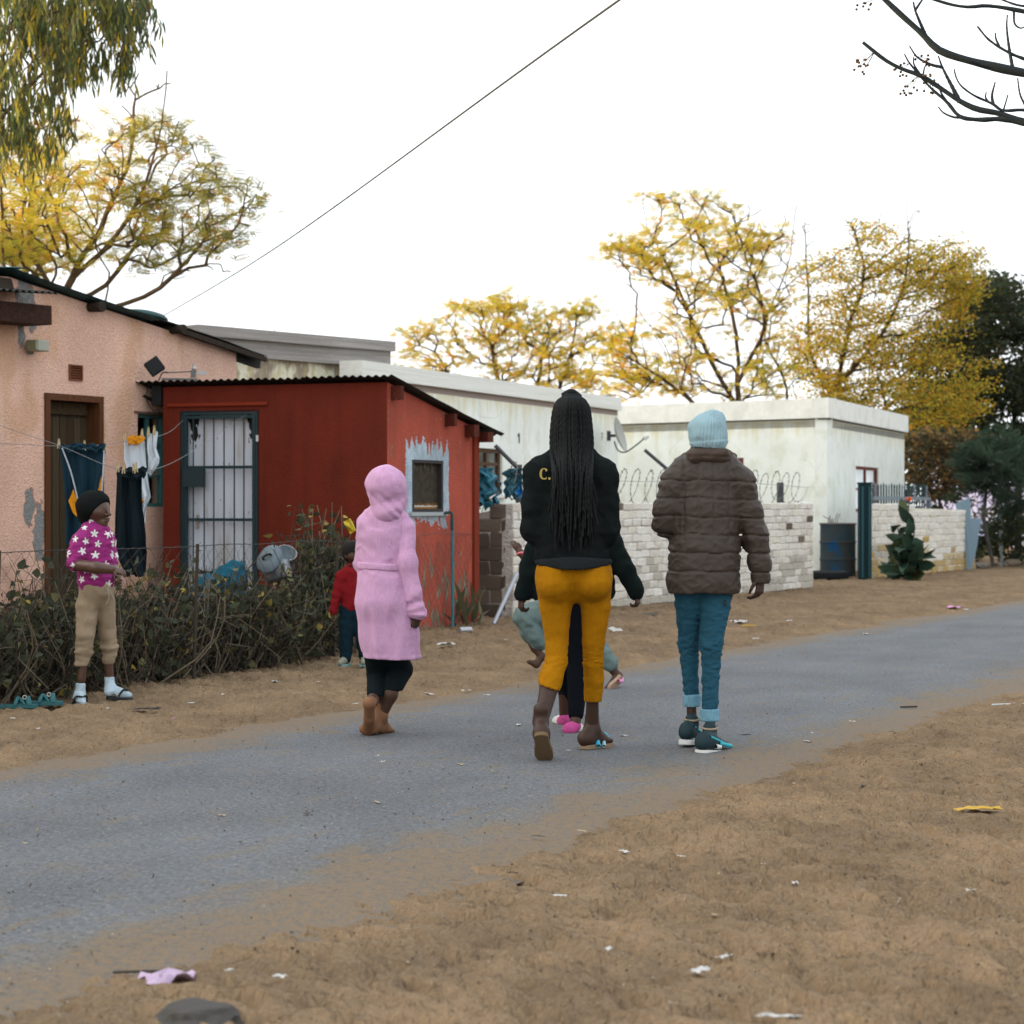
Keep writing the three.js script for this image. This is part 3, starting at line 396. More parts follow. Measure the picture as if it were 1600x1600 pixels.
// ---------------------------------------------------------------- people: tapered capsules joined by a smooth minimum and meshed
// bone: {a:Vector3, b:Vector3, ra, rb, f} ; f < 1 flattens it along its depth axis
const bone = (a, b, ra, rb = ra, f = 1) => ({ a, b, ra, rb, f });
function mesher(bones, o = {}) {
  const cell = o.cell || 0.011, k = o.k ?? 0.03, pad = k + 2.5 * cell + (o.pad || 0);
  const lo = V(1e9, 1e9, 1e9), hi = V(-1e9, -1e9, -1e9);
  for (const b of bones) for (const [p, r] of [[b.a, b.ra], [b.b, b.rb]]) { lo.min(p.clone().addScalar(-r - pad)); hi.max(p.clone().addScalar(r + pad)); }
  const nx = Math.ceil((hi.x - lo.x) / cell) + 1, ny = Math.ceil((hi.y - lo.y) / cell) + 1, nz = Math.ceil((hi.z - lo.z) / cell) + 1, F = new Float32Array(nx * ny * nz).fill(1);
  for (const b of bones) {
    const kk = b.k ?? k, R = Math.max(b.ra, b.rb) + pad, bx = b.b.x - b.a.x, by = b.b.y - b.a.y, bz = b.b.z - b.a.z, f = b.f;
    const L2 = Math.max(1e-9, bx * bx + by * by + bz * bz / (f * f));
    const i0 = Math.max(0, Math.floor((Math.min(b.a.x, b.b.x) - R - lo.x) / cell)), i1 = Math.min(nx - 1, Math.ceil((Math.max(b.a.x, b.b.x) + R - lo.x) / cell));
    const j0 = Math.max(0, Math.floor((Math.min(b.a.y, b.b.y) - R - lo.y) / cell)), j1 = Math.min(ny - 1, Math.ceil((Math.max(b.a.y, b.b.y) + R - lo.y) / cell));
    const k0 = Math.max(0, Math.floor((Math.min(b.a.z, b.b.z) - R - lo.z) / cell)), k1 = Math.min(nz - 1, Math.ceil((Math.max(b.a.z, b.b.z) + R - lo.z) / cell));
    for (let q = k0; q <= k1; q++) for (let j = j0; j <= j1; j++) { let at = (q * ny + j) * nx + i0; for (let i = i0; i <= i1; i++, at++) {
      const px = lo.x + i * cell - b.a.x, py = lo.y + j * cell - b.a.y, pz = lo.z + q * cell - b.a.z, pzs = pz / f;
      let t = (px * bx + py * by + pzs * bz / f) / L2; t = t < 0 ? 0 : t > 1 ? 1 : t;
      const dx = px - bx * t, dy = py - by * t, dz = pzs - bz / f * t; let d = Math.sqrt(dx * dx + dy * dy + dz * dz) - (b.ra + (b.rb - b.ra) * t); if (f < 1) d *= 0.5 + 0.5 * f;
      const o0 = F[at]; if (b.sub) { F[at] = Math.max(o0, -d); continue; }
      const h = kk > 0 ? Math.max(kk - Math.abs(o0 - d), 0) / kk : 0; F[at] = Math.min(o0, d) - h * h * kk * 0.25;
    } }
  }
  if (o.mod) for (let q = 0; q < nz; q++) for (let j = 0; j < ny; j++) for (let i = 0; i < nx; i++) { const at = (q * ny + j) * nx + i; if (F[at] < 0.06) F[at] = o.mod(lo.x + i * cell, lo.y + j * cell, lo.z + q * cell, F[at]); }
  const id = new Int32Array(nx * ny * nz).fill(-1), pos = [], idx = [];
  const C = [0, 1, nx, nx + 1, nx * ny, nx * ny + 1, nx * ny + nx, nx * ny + nx + 1], E = [[0, 1], [0, 2], [0, 4], [1, 3], [1, 5], [2, 3], [2, 6], [3, 7], [4, 5], [4, 6], [5, 7], [6, 7]];
  for (let q = 0; q < nz - 1; q++) for (let j = 0; j < ny - 1; j++) for (let i = 0; i < nx - 1; i++) {
    const at = (q * ny + j) * nx + i; let m = 0; for (let c = 0; c < 8; c++) if (F[at + C[c]] < 0) m |= 1 << c; if (m === 0 || m === 255) continue;
    let x = 0, y = 0, z = 0, n = 0; for (const [a, b] of E) { const A = F[at + C[a]], B = F[at + C[b]]; if ((A < 0) === (B < 0)) continue; const t = A / (A - B); x += (a & 1) + ((b & 1) - (a & 1)) * t; y += (a >> 1 & 1) + ((b >> 1 & 1) - (a >> 1 & 1)) * t; z += (a >> 2) + ((b >> 2) - (a >> 2)) * t; n++; }
    id[at] = pos.length / 3; pos.push(lo.x + (i + x / n) * cell, lo.y + (j + y / n) * cell, lo.z + (q + z / n) * cell);
  }
  const face = (a, b, c, d, flip) => { if (a < 0 || b < 0 || c < 0 || d < 0) return; if (flip) idx.push(a, c, b, a, d, c); else idx.push(a, b, c, a, c, d); };
  const sy = nx, sz = nx * ny;
  for (let q = 1; q < nz - 1; q++) for (let j = 1; j < ny - 1; j++) for (let i = 1; i < nx - 1; i++) {
    const at = (q * ny + j) * nx + i, s = F[at] < 0;
    if (s !== F[at + 1] < 0) face(id[at - sy - sz], id[at - sz], id[at], id[at - sy], !s);
    if (s !== F[at + sy] < 0) face(id[at - 1 - sz], id[at - 1], id[at], id[at - sz], !s);
    if (s !== F[at + sz] < 0) face(id[at - 1 - sy], id[at - sy], id[at], id[at - 1], !s);
  }
  const g = new THREE.BufferGeometry(); g.setAttribute('position', new THREE.Float32BufferAttribute(pos, 3)); g.setIndex(idx); g.computeVertexNormals();
  if (o.wrap !== false) { const uv = []; for (let i = 0; i < pos.length; i += 3) uv.push(pos[i] + pos[i + 2], pos[i + 1]); g.setAttribute('uv', new THREE.Float32BufferAttribute(uv, 2)); }
  return g;
}
const chain = (...p) => { const o = []; for (let i = 0; i + 1 < p.length; i++) o.push(bone(p[i].p, p[i + 1].p, p[i].r, p[i + 1].r, p[i].f ?? p[i + 1].f ?? 1)); return o; };
const kk = (k, b) => b.map((q) => ({ ...q, k }));
const bch = (k, ...p) => chain(...p.map((q, i) => ({ ...q, r: q.r * (k[i] ?? 1) })));   // the figure under its clothes, slimmer where they cover it
// hand: wrist, pointing direction, back-of-hand normal, length, thumb side (+1/-1), curl
function handBones(w, dir, nrm, L, side, curl = 0.5) {
  const d = dir.clone().normalize(), n = nrm.clone().addScaledVector(d, -nrm.dot(d)).normalize(), s = d.clone().cross(n).multiplyScalar(side), at = (a, b, c) => w.clone().addScaledVector(d, a * L).addScaledVector(s, b * L).addScaledVector(n, c * L), B = [], r = L * 0.052;
  for (const b of [-0.17, -0.06, 0.06, 0.16]) B.push(bone(at(-0.05, b * 0.5, 0), at(0.46, b, 0), L * 0.075, L * 0.07));
  [[0.17, 0.40], [0.06, 0.46], [-0.06, 0.43], [-0.165, 0.33]].forEach(([b, len], i) => { let p = at(0.46, b, 0), a = 0.25 + curl * (0.5 + 0.12 * i); for (let q = 0; q < 3; q++) { const l = len * [0.45, 0.32, 0.25][q] * L, e = p.clone().addScaledVector(d, Math.cos(a) * l).addScaledVector(n, -Math.sin(a) * l); B.push({ ...bone(p, e, r * (1 - q * 0.1), r * (0.92 - q * 0.12)), k: L * 0.015 }); p = e; a += curl * 0.9 + 0.1; } });
  const t0 = at(0.06, 0.13, 0), t1 = at(0.26, 0.30, -0.08), t2 = at(0.42, 0.32, -0.14), t3 = at(0.54, 0.30, -0.19); B.push({ ...bone(t0, t1, r * 1.5, r * 1.2), k: L * 0.06 }, { ...bone(t1, t2, r * 1.15, r), k: L * 0.02 }, { ...bone(t2, t3, r, r * 0.8), k: L * 0.02 });
  return B;
}
// head in its own axes: centre of skull, facing direction, height chin to crown
function headBones(c, face, H, up = V(0, 1, 0)) {
  const f = face.clone().normalize(), s = up.clone().cross(f).normalize(), u = f.clone().cross(s), at = (x, y, z) => c.clone().addScaledVector(s, x * H).addScaledVector(u, y * H).addScaledVector(f, z * H), k = H * 0.12, B = [];
  B.push({ ...bone(at(0, 0.10, -0.07), at(0, 0.12, 0.06), H * 0.365, H * 0.335), k }, { ...bone(at(0, -0.12, 0.10), at(0, -0.30, 0.19), H * 0.27, H * 0.175), k });
  B.push({ ...bone(at(0, -0.40, 0.27), at(0, -0.40, 0.29), H * 0.085), k: H * 0.1 }, { ...bone(at(-0.11, 0.08, 0.31), at(0.11, 0.08, 0.31), H * 0.06), k: H * 0.07 });
  B.push({ ...bone(at(0, 0.03, 0.385), at(0, -0.115, 0.48), H * 0.03, H * 0.05), k: H * 0.04 }, { ...bone(at(-0.045, -0.125, 0.41), at(0.045, -0.125, 0.41), H * 0.034), k: H * 0.03 });
  B.push({ ...bone(at(-0.07, -0.225, 0.40), at(0.07, -0.225, 0.40), H * 0.036), k: H * 0.02 }, { ...bone(at(-0.06, -0.295, 0.385), at(0.06, -0.295, 0.385), H * 0.036), k: H * 0.025 });
  for (const q of [-1, 1]) B.push({ ...bone(at(0.14 * q, -0.08, 0.25), at(0.2 * q, -0.06, 0.18), H * 0.10), k }, { ...bone(at(0.345 * q, 0.05, -0.04), at(0.34 * q, -0.12, 0.0), H * 0.05, H * 0.035), k: H * 0.04 });
  return { B, at };
}
function eyesFor(parent, hd, H) { const w = std([0.30, 0.28, 0.26], 0.3), dk = std([0.01, 0.006, 0.004], 0.15); for (const q of [-1, 1]) { const e = part(parent, 'eye', new THREE.SphereGeometry(H * 0.052, 12, 10).translate(...hd.at(0.15 * q, -0.005, 0.312).toArray()), w); part(e, 'iris', new THREE.SphereGeometry(H * 0.034, 10, 8).translate(...hd.at(0.152 * q, -0.005, 0.338).toArray()), dk); } }
// footprint-shaped plate between heel and toe
function soleGeo(heel, toe, up, W, T, bevel = 0.3) {
  const f = toe.clone().sub(heel), L = f.length(); f.normalize(); const s = up.clone().cross(f).normalize(), u = f.clone().cross(s), sh = new THREE.Shape();
  sh.moveTo(0, -W * 0.36); sh.bezierCurveTo(-L * 0.13, -W * 0.36, -L * 0.13, W * 0.36, 0, W * 0.36); sh.bezierCurveTo(L * 0.3, W * 0.30, L * 0.5, W * 0.46, L * 0.72, W * 0.5); sh.bezierCurveTo(L * 1.02, W * 0.5, L * 1.1, -W * 0.3, L * 0.85, -W * 0.44); sh.bezierCurveTo(L * 0.6, -W * 0.55, L * 0.35, -W * 0.3, 0, -W * 0.36);
  const g = new THREE.ExtrudeGeometry(sh, { depth: T * (1 - bevel), bevelEnabled: true, bevelThickness: T * bevel / 2, bevelSize: T * bevel / 2, bevelSegments: 2, curveSegments: 10 }).translate(0, 0, -T / 2);
  return g.applyMatrix4(new THREE.Matrix4().makeBasis(f, s, u).setPosition(heel));
}
function footBones(heel, toe, ankle, r) { const f = toe.clone().sub(heel), m = heel.clone().addScaledVector(f, 0.6), o = [bone(ankle, heel.clone().add(V(0, r * 0.7, 0)), r * 0.85, r * 0.8), bone(heel.clone().add(V(0, r * 0.65, 0)), m.clone().add(V(0, r * 0.5, 0)), r * 0.78, r * 0.72), bone(ankle, m.clone().add(V(0, r * 0.62, 0)), r * 0.75, r * 0.6)];
  const s = V(0, 1, 0).cross(f).normalize(), W = r * 0.62; [-1, -0.5, 0, 0.5, 0.95].forEach((q, i) => { const b = m.clone().addScaledVector(s, q * W).add(V(0, r * 0.42, 0)), e = toe.clone().addScaledVector(s, q * W * 0.95).addScaledVector(f, -Math.abs(q - 0.3) * 0.10).add(V(0, r * 0.3, 0)); o.push({ ...bone(b, e, r * 0.42, r * 0.26), k: r * 0.25 }); }); return o; }
const skinD = phys([0.040, 0.019, 0.012], 0.55, { specularIntensity: 0.6 }), skinM = phys([0.060, 0.028, 0.016], 0.55, { specularIntensity: 0.6 }), skinFoot = phys([0.19, 0.088, 0.042], 0.65, { specularIntensity: 0.5 });
const skinG = phys([0.075, 0.037, 0.024], 0.36, { specularIntensity: 0.8 });
const knitBump = sized(tex(256, 256, (u, v) => { const n = 0.5 + 0.5 * Math.sin(u * 2 * Math.PI * 40) * Math.sin(v * 2 * Math.PI * 40) + 0.3 * tn(u, v, 30, 2); return [n, n, n]; }, false), 0.16, 0.16);
const weave = sized(tex(256, 256, (u, v) => { const k = 0.94 + 0.06 * tf(u, v, 6, 4, 3) + 0.05 * tn(u, v, 70, 2) + 0.03 * tn(u, v * 0.2, 40, 8); return [k, k, k]; }), 0.35, 0.35);
const cloth = (c, rough = 0.95, o = {}) => phys(c, rough, { map: weave, bumpMap: knitBump, bumpScale: 0.002, specularIntensity: 0.12, ...o });
const fold = (A, fx, fy, fz, s = 0) => (x, y, z) => A * n3(x * fx + s, y * fy, z * fz);
function person(label, d0, group) { // joints are given at a sight line and a distance from d0
  const s = FOCAL / d0, o = { s, d0, J: (px, py, dd = 0) => P(px, py, d0 + dd), N: (px, py, dd, rpx, f) => ({ p: P(px, py, d0 + dd), r: rpx / s, f }) };
  o.root = (px, py, label2) => { const q = P(px, py, d0); const t = thing('person', label, 'person', V(q.x, 0, q.z)); if (group) t.userData.group = group; o.t = t; o.put = (name, geo, mat, lb, par) => { if (Array.isArray(geo)) geo = join(geo); return part(par || t, name, geo.translate(-q.x, 0, -q.z), mat, lb); }; return t; };
  return o;
}
const hand = (bones, cell = 0.0045) => mesher(bones, { cell, k: 0.012 });
const drop = (g, dy) => g;

// --- woman in ochre leggings and black sweatshirt, long braids
{
  const W = person('woman with long black braids, black sweatshirt and ochre yellow leggings walking away', 9.25), N = W.N, J = W.J; W.root(895, 1175);
  const lh = N(872, 915, 0.0, 30), rh = N(925, 915, 0, 30);
  const lk = N(869, 1030, -0.04, 19), rk = N(926, 1028, 0.06, 19), la = N(845, 1128, -0.26, 11), ra = N(925, 1140, 0.14, 11);
  const lc = N(859, 1070, -0.115, 16), rc = N(926, 1075, 0.095, 13);
  // bare body: lower legs, feet, neck and head
  const heelL = J(846, 1146, -0.36), toeL = J(851, 1182, -0.20), heelR = J(915, 1164, 0.10), toeR = J(953, 1160, 0.24);
  const neck = N(893, 700, 0, 17), head = J(893, 668, 0.02), hd = headBones(head, V(0.35, -0.05, -1), 0.225);
  const body = [mesher([...bch([0.45, 0.4, 0.92, 1], lh, lk, lc, la), ...bch([0.45, 0.4, 0.75, 1], rh, rk, rc, ra), ...bch([0.6, 0.6, 0.5, 1], N(893, 905, 0, 40, 0.8), N(893, 800, 0, 36, 0.7), N(893, 735, 0, 40, 0.6), neck), ...bch([0.5, 0.5, 0.6, 0.8], N(893, 735, 0, 30), N(848, 745, 0, 22), N(834, 820, 0, 15), N(852, 850, 0.2, 11)), ...bch([0.5, 0.5, 0.6, 0.8], N(893, 735, 0, 30), N(938, 745, 0, 22), N(949, 820, 0, 15), N(933, 850, 0.2, 11)), ...hd.B], { cell: 0.011, k: 0.02 }), mesher([...footBones(heelR, toeR, ra.p, 0.046), bone(ra.p.clone().add(V(0, 0.06, 0)), ra.p, 0.036, 0.034)], { cell: 0.006, k: 0.02 }), mesher([bone(heelL, J(849, 1172, -0.27), 0.036, 0.038), bone(la.p, heelL, 0.034, 0.036), bone(J(849, 1172, -0.27), toeL, 0.036, 0.018), bone(la.p.clone().add(V(0.0, 0.06, 0.02)), la.p, 0.035, 0.034)], { cell: 0.006, k: 0.025 }), hand([...handBones(J(852, 852, 0.22), V(0.8, -0.1, -0.5), V(0, 1, 0.3), 0.17, 1, 0.8)]), hand([...handBones(J(933, 852, 0.22), V(-0.8, -0.1, -0.5), V(0, 1, 0.3), 0.17, -1, 0.8)])];
  W.put('body', body, skinD);
  // leggings
  const ymL = J(860, 1064, -0.12), lg = mesher([...kk(0.010, chain(N(868, 905, 0.02, 32, 0.9), N(868, 948, 0.0, 25), N(870, 1000, 0, 18), N(869, 1034, -0.03, 17), N(860, 1062, -0.10, 18.5), N(851, 1104, -0.20, 15))), ...kk(0.010, chain(N(926, 905, 0.02, 31, 0.9), N(931, 948, 0.02, 23), N(927.5, 1000, 0.04, 17.6), N(927, 1036, 0.06, 16), N(928, 1062, 0.08, 15.5), N(925, 1120, 0.12, 12.8))),
    { ...bone(J(868, 898, -0.05), J(867, 913, -0.068), 27 / W.s, 26 / W.s), k: 0.055 }, { ...bone(J(926, 898, -0.05), J(929, 912, -0.068), 26.5 / W.s, 25.5 / W.s), k: 0.055 }, ...chain(N(897, 868, 0, 50, 0.62), N(897, 888, 0.0, 55, 0.66), N(897, 900, 0.01, 36, 0.8))], { cell: 0.008, k: 0.022, mod: (x, y, z, d) => {
    let q = d + 0.0018 * n3(x * 22, y * 40, z * 22) + (y > J(0, 932, 0).y ? 0.006 * Math.exp(-Math.pow((x - J(897, 0, 0).x) / 0.006, 2)) : 0) - 0.002 * smooth(0.75, 1, 1 - Math.abs(n3(x * 7, y * 16 + x * 9, z * 7))) * smooth(J(0, 960, 0).y, J(0, 1000, 0).y, y); const yk = J(900, 1032, 0).y; const w = Math.exp(-Math.pow((y - yk) / 0.045, 2)); q += w * 0.0035 * Math.sin((y + 0.25 * n3(x * 6, y * 6, z * 6) * 0.1) * 330);
    const left = x < J(897, 1000, 0).x; const hemL = J(860, 1074, -0.16).y + (x - J(855, 1074, -0.16).x) * -0.34, hemR = J(925, 1096, 0.12).y; q = Math.max(q, (left ? hemL : hemR) - y); return q; } });
  W.put('leggings', lg, cloth([0.42, 0.175, 0.004], 0.85));
  // sweatshirt: body, wide sleeves bent forward, ribbed waistband
  const sw = mesher([...chain(N(893, 872, 0.0, 58, 0.82), N(892, 830, 0, 56, 0.72), N(892, 780, 0, 55, 0.62), N(893, 742, 0, 46, 0.62), N(893, 712, 0.01, 24, 0.9)), ...chain(N(868, 728, 0, 26), N(845, 742, 0, 26), N(836, 790, -0.01, 20.5), N(834, 828, -0.02, 18.5), N(852, 852, 0.14, 16), N(872, 858, 0.22, 14)), ...chain(N(918, 728, 0, 26), N(940, 744, 0, 25), N(946, 790, -0.01, 20), N(949, 830, -0.02, 18.5), N(930, 852, 0.14, 16), N(912, 858, 0.22, 14))], { cell: 0.009, k: 0.03, mod: (x, y, z, d) => d + 0.005 * n3(x * 9, y * 13, z * 9) - 0.0045 * smooth(0.7, 1, 1 - Math.abs(n3(x * 7 + y * 5, y * 9 - x * 6, z * 7))) + 0.002 * n3(x * 22, y * 30, z * 22) + Math.max(0, J(0, 873, 0).y - y) * 0.9 });
  W.put('sweatshirt', sw, cloth([0.010, 0.0135, 0.014], 0.95));
  W.put('waistband', mesher(chain(N(895, 877, 0.0, 60, 0.84), N(896, 880, 0, 61, 0.84)), { cell: 0.008, k: 0, mod: (x, y, z, d) => Math.max(d + 0.0012 * Math.sin(x * 500), y - J(0, 869, 0).y - 0.008 * Math.cos((x - J(895, 0, 0).x) * 12) + 0.008, J(0, 885, 0).y + 0.02 * Math.pow((x - J(895, 0, 0).x) / 0.17, 2) - y - 0.012), modAll: true }), cloth([0.022, 0.027, 0.03], 0.95));
  // gold letters on the upper back
  const font = await new FontLoader().loadAsync('fonts/droid/droid_serif_bold.typeface.json'); const pa = sw.attributes.position, q0 = W.t.position;
  const tg = new TextGeometry('C.', { font, size: 0.052, depth: 0.004, curveSegments: 6 }); tg.rotateZ(-0.05); const c0 = J(841, 749, -0.12); const tp = tg.attributes.position;
  for (let i = 0; i < tp.count; i++) { const x = c0.x + tp.getX(i) * 0.85, y = c0.y + tp.getY(i); let best = -9, bz = -9.05; for (let k = 0; k < pa.count; k++) { const ax = pa.getX(k) + q0.x - x, ay = pa.getY(k) - y; if (ax * ax + ay * ay < 0.00016 && pa.getZ(k) + q0.z > bz - 9) { best = Math.max(best, pa.getZ(k) + q0.z); } } tp.setXYZ(i, x, y, best + 0.001 + tp.getZ(i) * 0.6); }
  tg.computeVertexNormals(); W.put('letters', tg, std([0.38, 0.27, 0.07], 0.6), 'gold printed letters C. on the back');
  // hair: cap and hanging braids
  const hb = [mesher([bone(J(892, 650, 0.0), J(893, 668, 0.0), 0.080, 0.084), bone(J(893, 640, -0.01), J(892, 690, -0.03), 0.066, 0.07)], { cell: 0.009, k: 0.04, mod: (x, y, z, d) => d + 0.003 * Math.sin(Math.atan2(x - J(893, 0, 0).x, z + 9.25) * 42) })];
  seed(31); for (let i = 0; i < 120; i++) { const a = rr(-1.9, 1.9), r1 = 0.086 + rr(0, 0.011), top = J(893, 640 - 20 * Math.cos(a * 0.5), 0), xs = Math.sin(a), zs = Math.cos(a), pts = [V(top.x + xs * 0.03, J(0, 617, 0).y, top.z + zs * 0.035), V(top.x + xs * 0.076, J(0, 632, 0).y, top.z + zs * 0.085), V(top.x + xs * r1, J(0, 665, 0).y, top.z + zs * r1), V(top.x + xs * (r1 + 0.004), J(0, 705, 0).y, top.z + Math.max(0.05, zs * 0.115)), V(top.x + xs * 0.082 + rr(-0.012, 0.012), J(0, 745, 0).y, top.z + 0.135 + rr(0, 0.03)), V(top.x + xs * (0.08 + 0.025 * (i % 9 === 0)) + rr(-0.02, 0.02), J(0, rr(775, 862), 0).y, top.z + 0.14 + rr(0, 0.04))]; hb.push(tube(pts, (t) => 0.0080 * (1 - 0.4 * t) * (1 + 0.26 * Math.sin(t * 130)), 6, 62)); }
  hb.push(tube([J(880, 619, 0), J(893, 613, -0.02), J(906, 622, -0.01)], 0.018, 8, 10));
  W.put('braids', hb, phys([0.0035, 0.0045, 0.005], 0.6, { specularIntensity: 0.3 }));
  // sandals
  const soleM = std([0.13, 0.085, 0.045], 0.85), blue = std([0.05, 0.36, 0.50], 0.6);
  const sR = W.put('sandal', soleGeo(heelR.clone().add(V(0, -0.006, 0)), toeR.clone().add(V(0.004, -0.006, 0)), V(0, 1, 0), 0.088, 0.022), std([0.24, 0.17, 0.11], 0.85));
  W.put('strap', tube([J(935, 1166, 0.10), J(933, 1152, 0.15), J(944, 1147, 0.20), J(951, 1158, 0.26)], (t) => 0.013, 6, 12), blue, undefined, sR); W.put('strap', tube([J(944, 1166, 0.12), J(945, 1152, 0.19), J(956, 1162, 0.24)], 0.009, 6, 10), std([0.3, 0.5, 0.55], 0.6), undefined, sR);
  const sL = W.put('sandal', soleGeo(J(846, 1149, -0.40), J(852, 1186, -0.27), V(0.1, 0.35, -1).normalize().negate().negate(), 0.084, 0.022), soleM); W.put('strap', tube([J(853, 1156, -0.36), J(857, 1163, -0.30), J(858, 1172, -0.24), J(852, 1176, -0.18)], 0.012, 6, 10), blue, undefined, sL);
}
// --- man in quilted jacket and blue beanie
{
  const M = person('man in brown quilted jacket, turned up jeans and pale blue ribbed beanie walking away', 9.42), N = M.N, J = M.J; M.root(1100, 1170);
  const la = N(1081, 1118, 0.10, 9.5), ra = N(1110, 1134, -0.02, 9.5), head = J(1107, 684, 0.02), hd = headBones(head, V(-0.45, -0.05, -1), 0.215);
  const wr = J(1189, 902, 0.0);
  const body = [mesher([...bch([0.4, 0.35, 0.85], N(1081, 925, 0.02, 26), N(1077, 1015, 0.10, 16), la), ...bch([0.4, 0.35, 0.85], N(1117, 925, 0, 26), N(1111, 1015, -0.01, 16), ra), ...bch([0.5, 0.6, 0.5, 1], N(1100, 910, 0, 38, 0.7), N(1102, 820, 0, 36, 0.7), N(1105, 745, 0, 38, 0.6), N(1106, 705, 0, 16)), ...bch([0.5, 0.5, 0.6, 0.9], N(1105, 745, 0, 30), N(1158, 756, 0, 20), N(1180, 838, 0, 14), N(1189, 905, 0, 9.5)), ...bch([0.5, 0.5, 0.6, 0.8], N(1105, 745, 0, 30), N(1055, 756, 0, 20), N(1040, 815, 0, 14), N(1062, 820, 0.18, 9.5)), ...hd.B], { cell: 0.011, k: 0.02 }), hand(handBones(wr, V(-0.12, -1, 0.05), V(0.8, 0, 0.5), 0.155, 1, 0.5)), hand(handBones(J(1062, 818, 0.2), V(0.4, 0.2, -0.9), V(0, 1, 0), 0.165, 1, 0.6))];
  M.put('body', body, skinD);
  // jeans
  const jm = (x, y, z, d) => { const xm = J(1099, 0, 0).x; const w = Math.exp(-Math.pow((y - J(0, 1012, 0).y) / 0.055, 2)); const rg = 1 - Math.abs(n3(x * 8 + y * 9, y * 26 - x * 7, z * 8)), r2 = 1 - Math.abs(n3(x * 5, y * 38 + x * 12, z * 5 + 4)); return d + 0.003 * n3(x * 14, y * 24, z * 14) - 0.004 * smooth(0.6, 1, rg) - w * 0.007 * smooth(0.55, 1, r2) + 0.002; };
  const jc = cloth([0.028, 0.105, 0.16], 0.85, {}); M.put('jeans', mesher([...chain(N(1080, 905, 0, 30, 0.85), N(1077, 945, 0.04, 22.5), N(1076, 1000, 0.09, 16.5), N(1077, 1030, 0.10, 14.5), N(1081, 1090, 0.11, 12)), ...chain(N(1117, 905, 0, 31, 0.85), N(1117, 945, -0.01, 24.5), N(1111, 1005, -0.02, 17.5), N(1111, 1035, -0.01, 15), N(1109, 1112, 0.0, 12.6))], { cell: 0.007, k: 0.010, mod: jm }), jc);
  const cuff = cloth([0.20, 0.40, 0.52], 0.9); for (const [px, py, dd, r] of [[1081, 1094, 0.11, 14], [1108.5, 1117, 0.0, 15]]) M.put('cuff', mesher([bone(J(px, py - 8, dd), J(px, py + 8, dd), r / M.s, r / M.s)], { cell: 0.007, k: 0, modAll: true, mod: (x, y, z, d) => Math.max(d + 0.002 * n3(x * 20, y * 20, z * 20), Math.abs(y - J(px, py, dd).y) - 0.031) }), cuff);
  M.put('pocket', [new THREE.TorusGeometry(0.006, 0.0025, 5, 10).scale(0.9, 2, 0.5).translate(...J(1133, 942, -0.085).toArray())], std([0.02, 0.02, 0.02], 0.6));
  // jacket with stitched quilting
  const cy = J(0, 925, 0).y, seam = (x, y, z) => { let g = 0; const xr = (x - J(1103, 0, 0).x); const rows = [752, 779, 808, 835, 864, 892].map((p) => J(0, p, 0).y); for (const q of rows) g = Math.max(g, Math.exp(-Math.pow((y - q + 0.02 * xr + 0.006 * n2(x * 6, q * 9)) / 0.0048, 2))); if (y > J(0, 845, 0).y) for (const q of [-0.115, -0.045, 0.03, 0.105]) g = Math.max(g, 0.85 * Math.exp(-Math.pow((xr - q) / 0.006, 2))); return g; };
  const jacket = mesher([...chain(N(1099, 908, 0.0, 58, 0.78), N(1101, 860, 0, 54, 0.72), N(1104, 800, 0, 53, 0.64), N(1105, 755, 0, 52, 0.58), N(1106, 728, 0.01, 36, 0.75), N(1106, 712, 0.01, 28, 0.9)), ...chain(N(1074, 736, 0, 26), N(1056, 755, 0, 24), N(1044, 795, -0.01, 22), N(1040, 818, 0.0, 20), N(1062, 822, 0.14, 17), N(1082, 822, 0.22, 15)), ...chain(N(1136, 736, 0, 26), N(1156, 756, 0, 24), N(1170, 800, 0, 20.5), N(1181, 838, 0, 19), N(1187, 880, 0, 17), N(1189, 906, 0.0, 15))], { cell: 0.0062, k: 0.026, mod: (x, y, z, d) => Math.max(d + 0.008 * seam(x, y, z) + 0.003 * n3(x * 10, y * 16, z * 10) - 0.0035 * smooth(0.6, 1, 1 - Math.abs(n3(x * 14 + y * 9, y * 16 - x * 8, z * 12))), x < J(1165, 0, 0).x ? cy - 0.004 - y + 0.006 * n2(x * 9, 2) : J(0, 912, 0).y - y) });
  M.put('jacket', jacket, phys([0.042, 0.030, 0.024], 0.55, { specularIntensity: 0.6 }));
  const col = M.put('collar', mesher([bone(J(1088, 712, -0.06), J(1126, 711, -0.06), 0.040, 0.040), bone(J(1126, 711, -0.06), J(1141, 716, 0.03), 0.038, 0.034), bone(J(1088, 712, -0.06), J(1074, 717, 0.03), 0.038, 0.034)], { cell: 0.007, k: 0.02, mod: (x, y, z, d) => Math.max(d + 0.004 * n3(x * 16, y * 16, z * 16) + 0.006 * Math.exp(-Math.pow((y - J(0, 713, 0).y + 0.05 * Math.abs(x - J(1100, 0, 0).x)) / 0.005, 2)), y - J(0, 701, 0).y) }), phys([0.055, 0.037, 0.028], 0.7, { specularIntensity: 0.5 }));
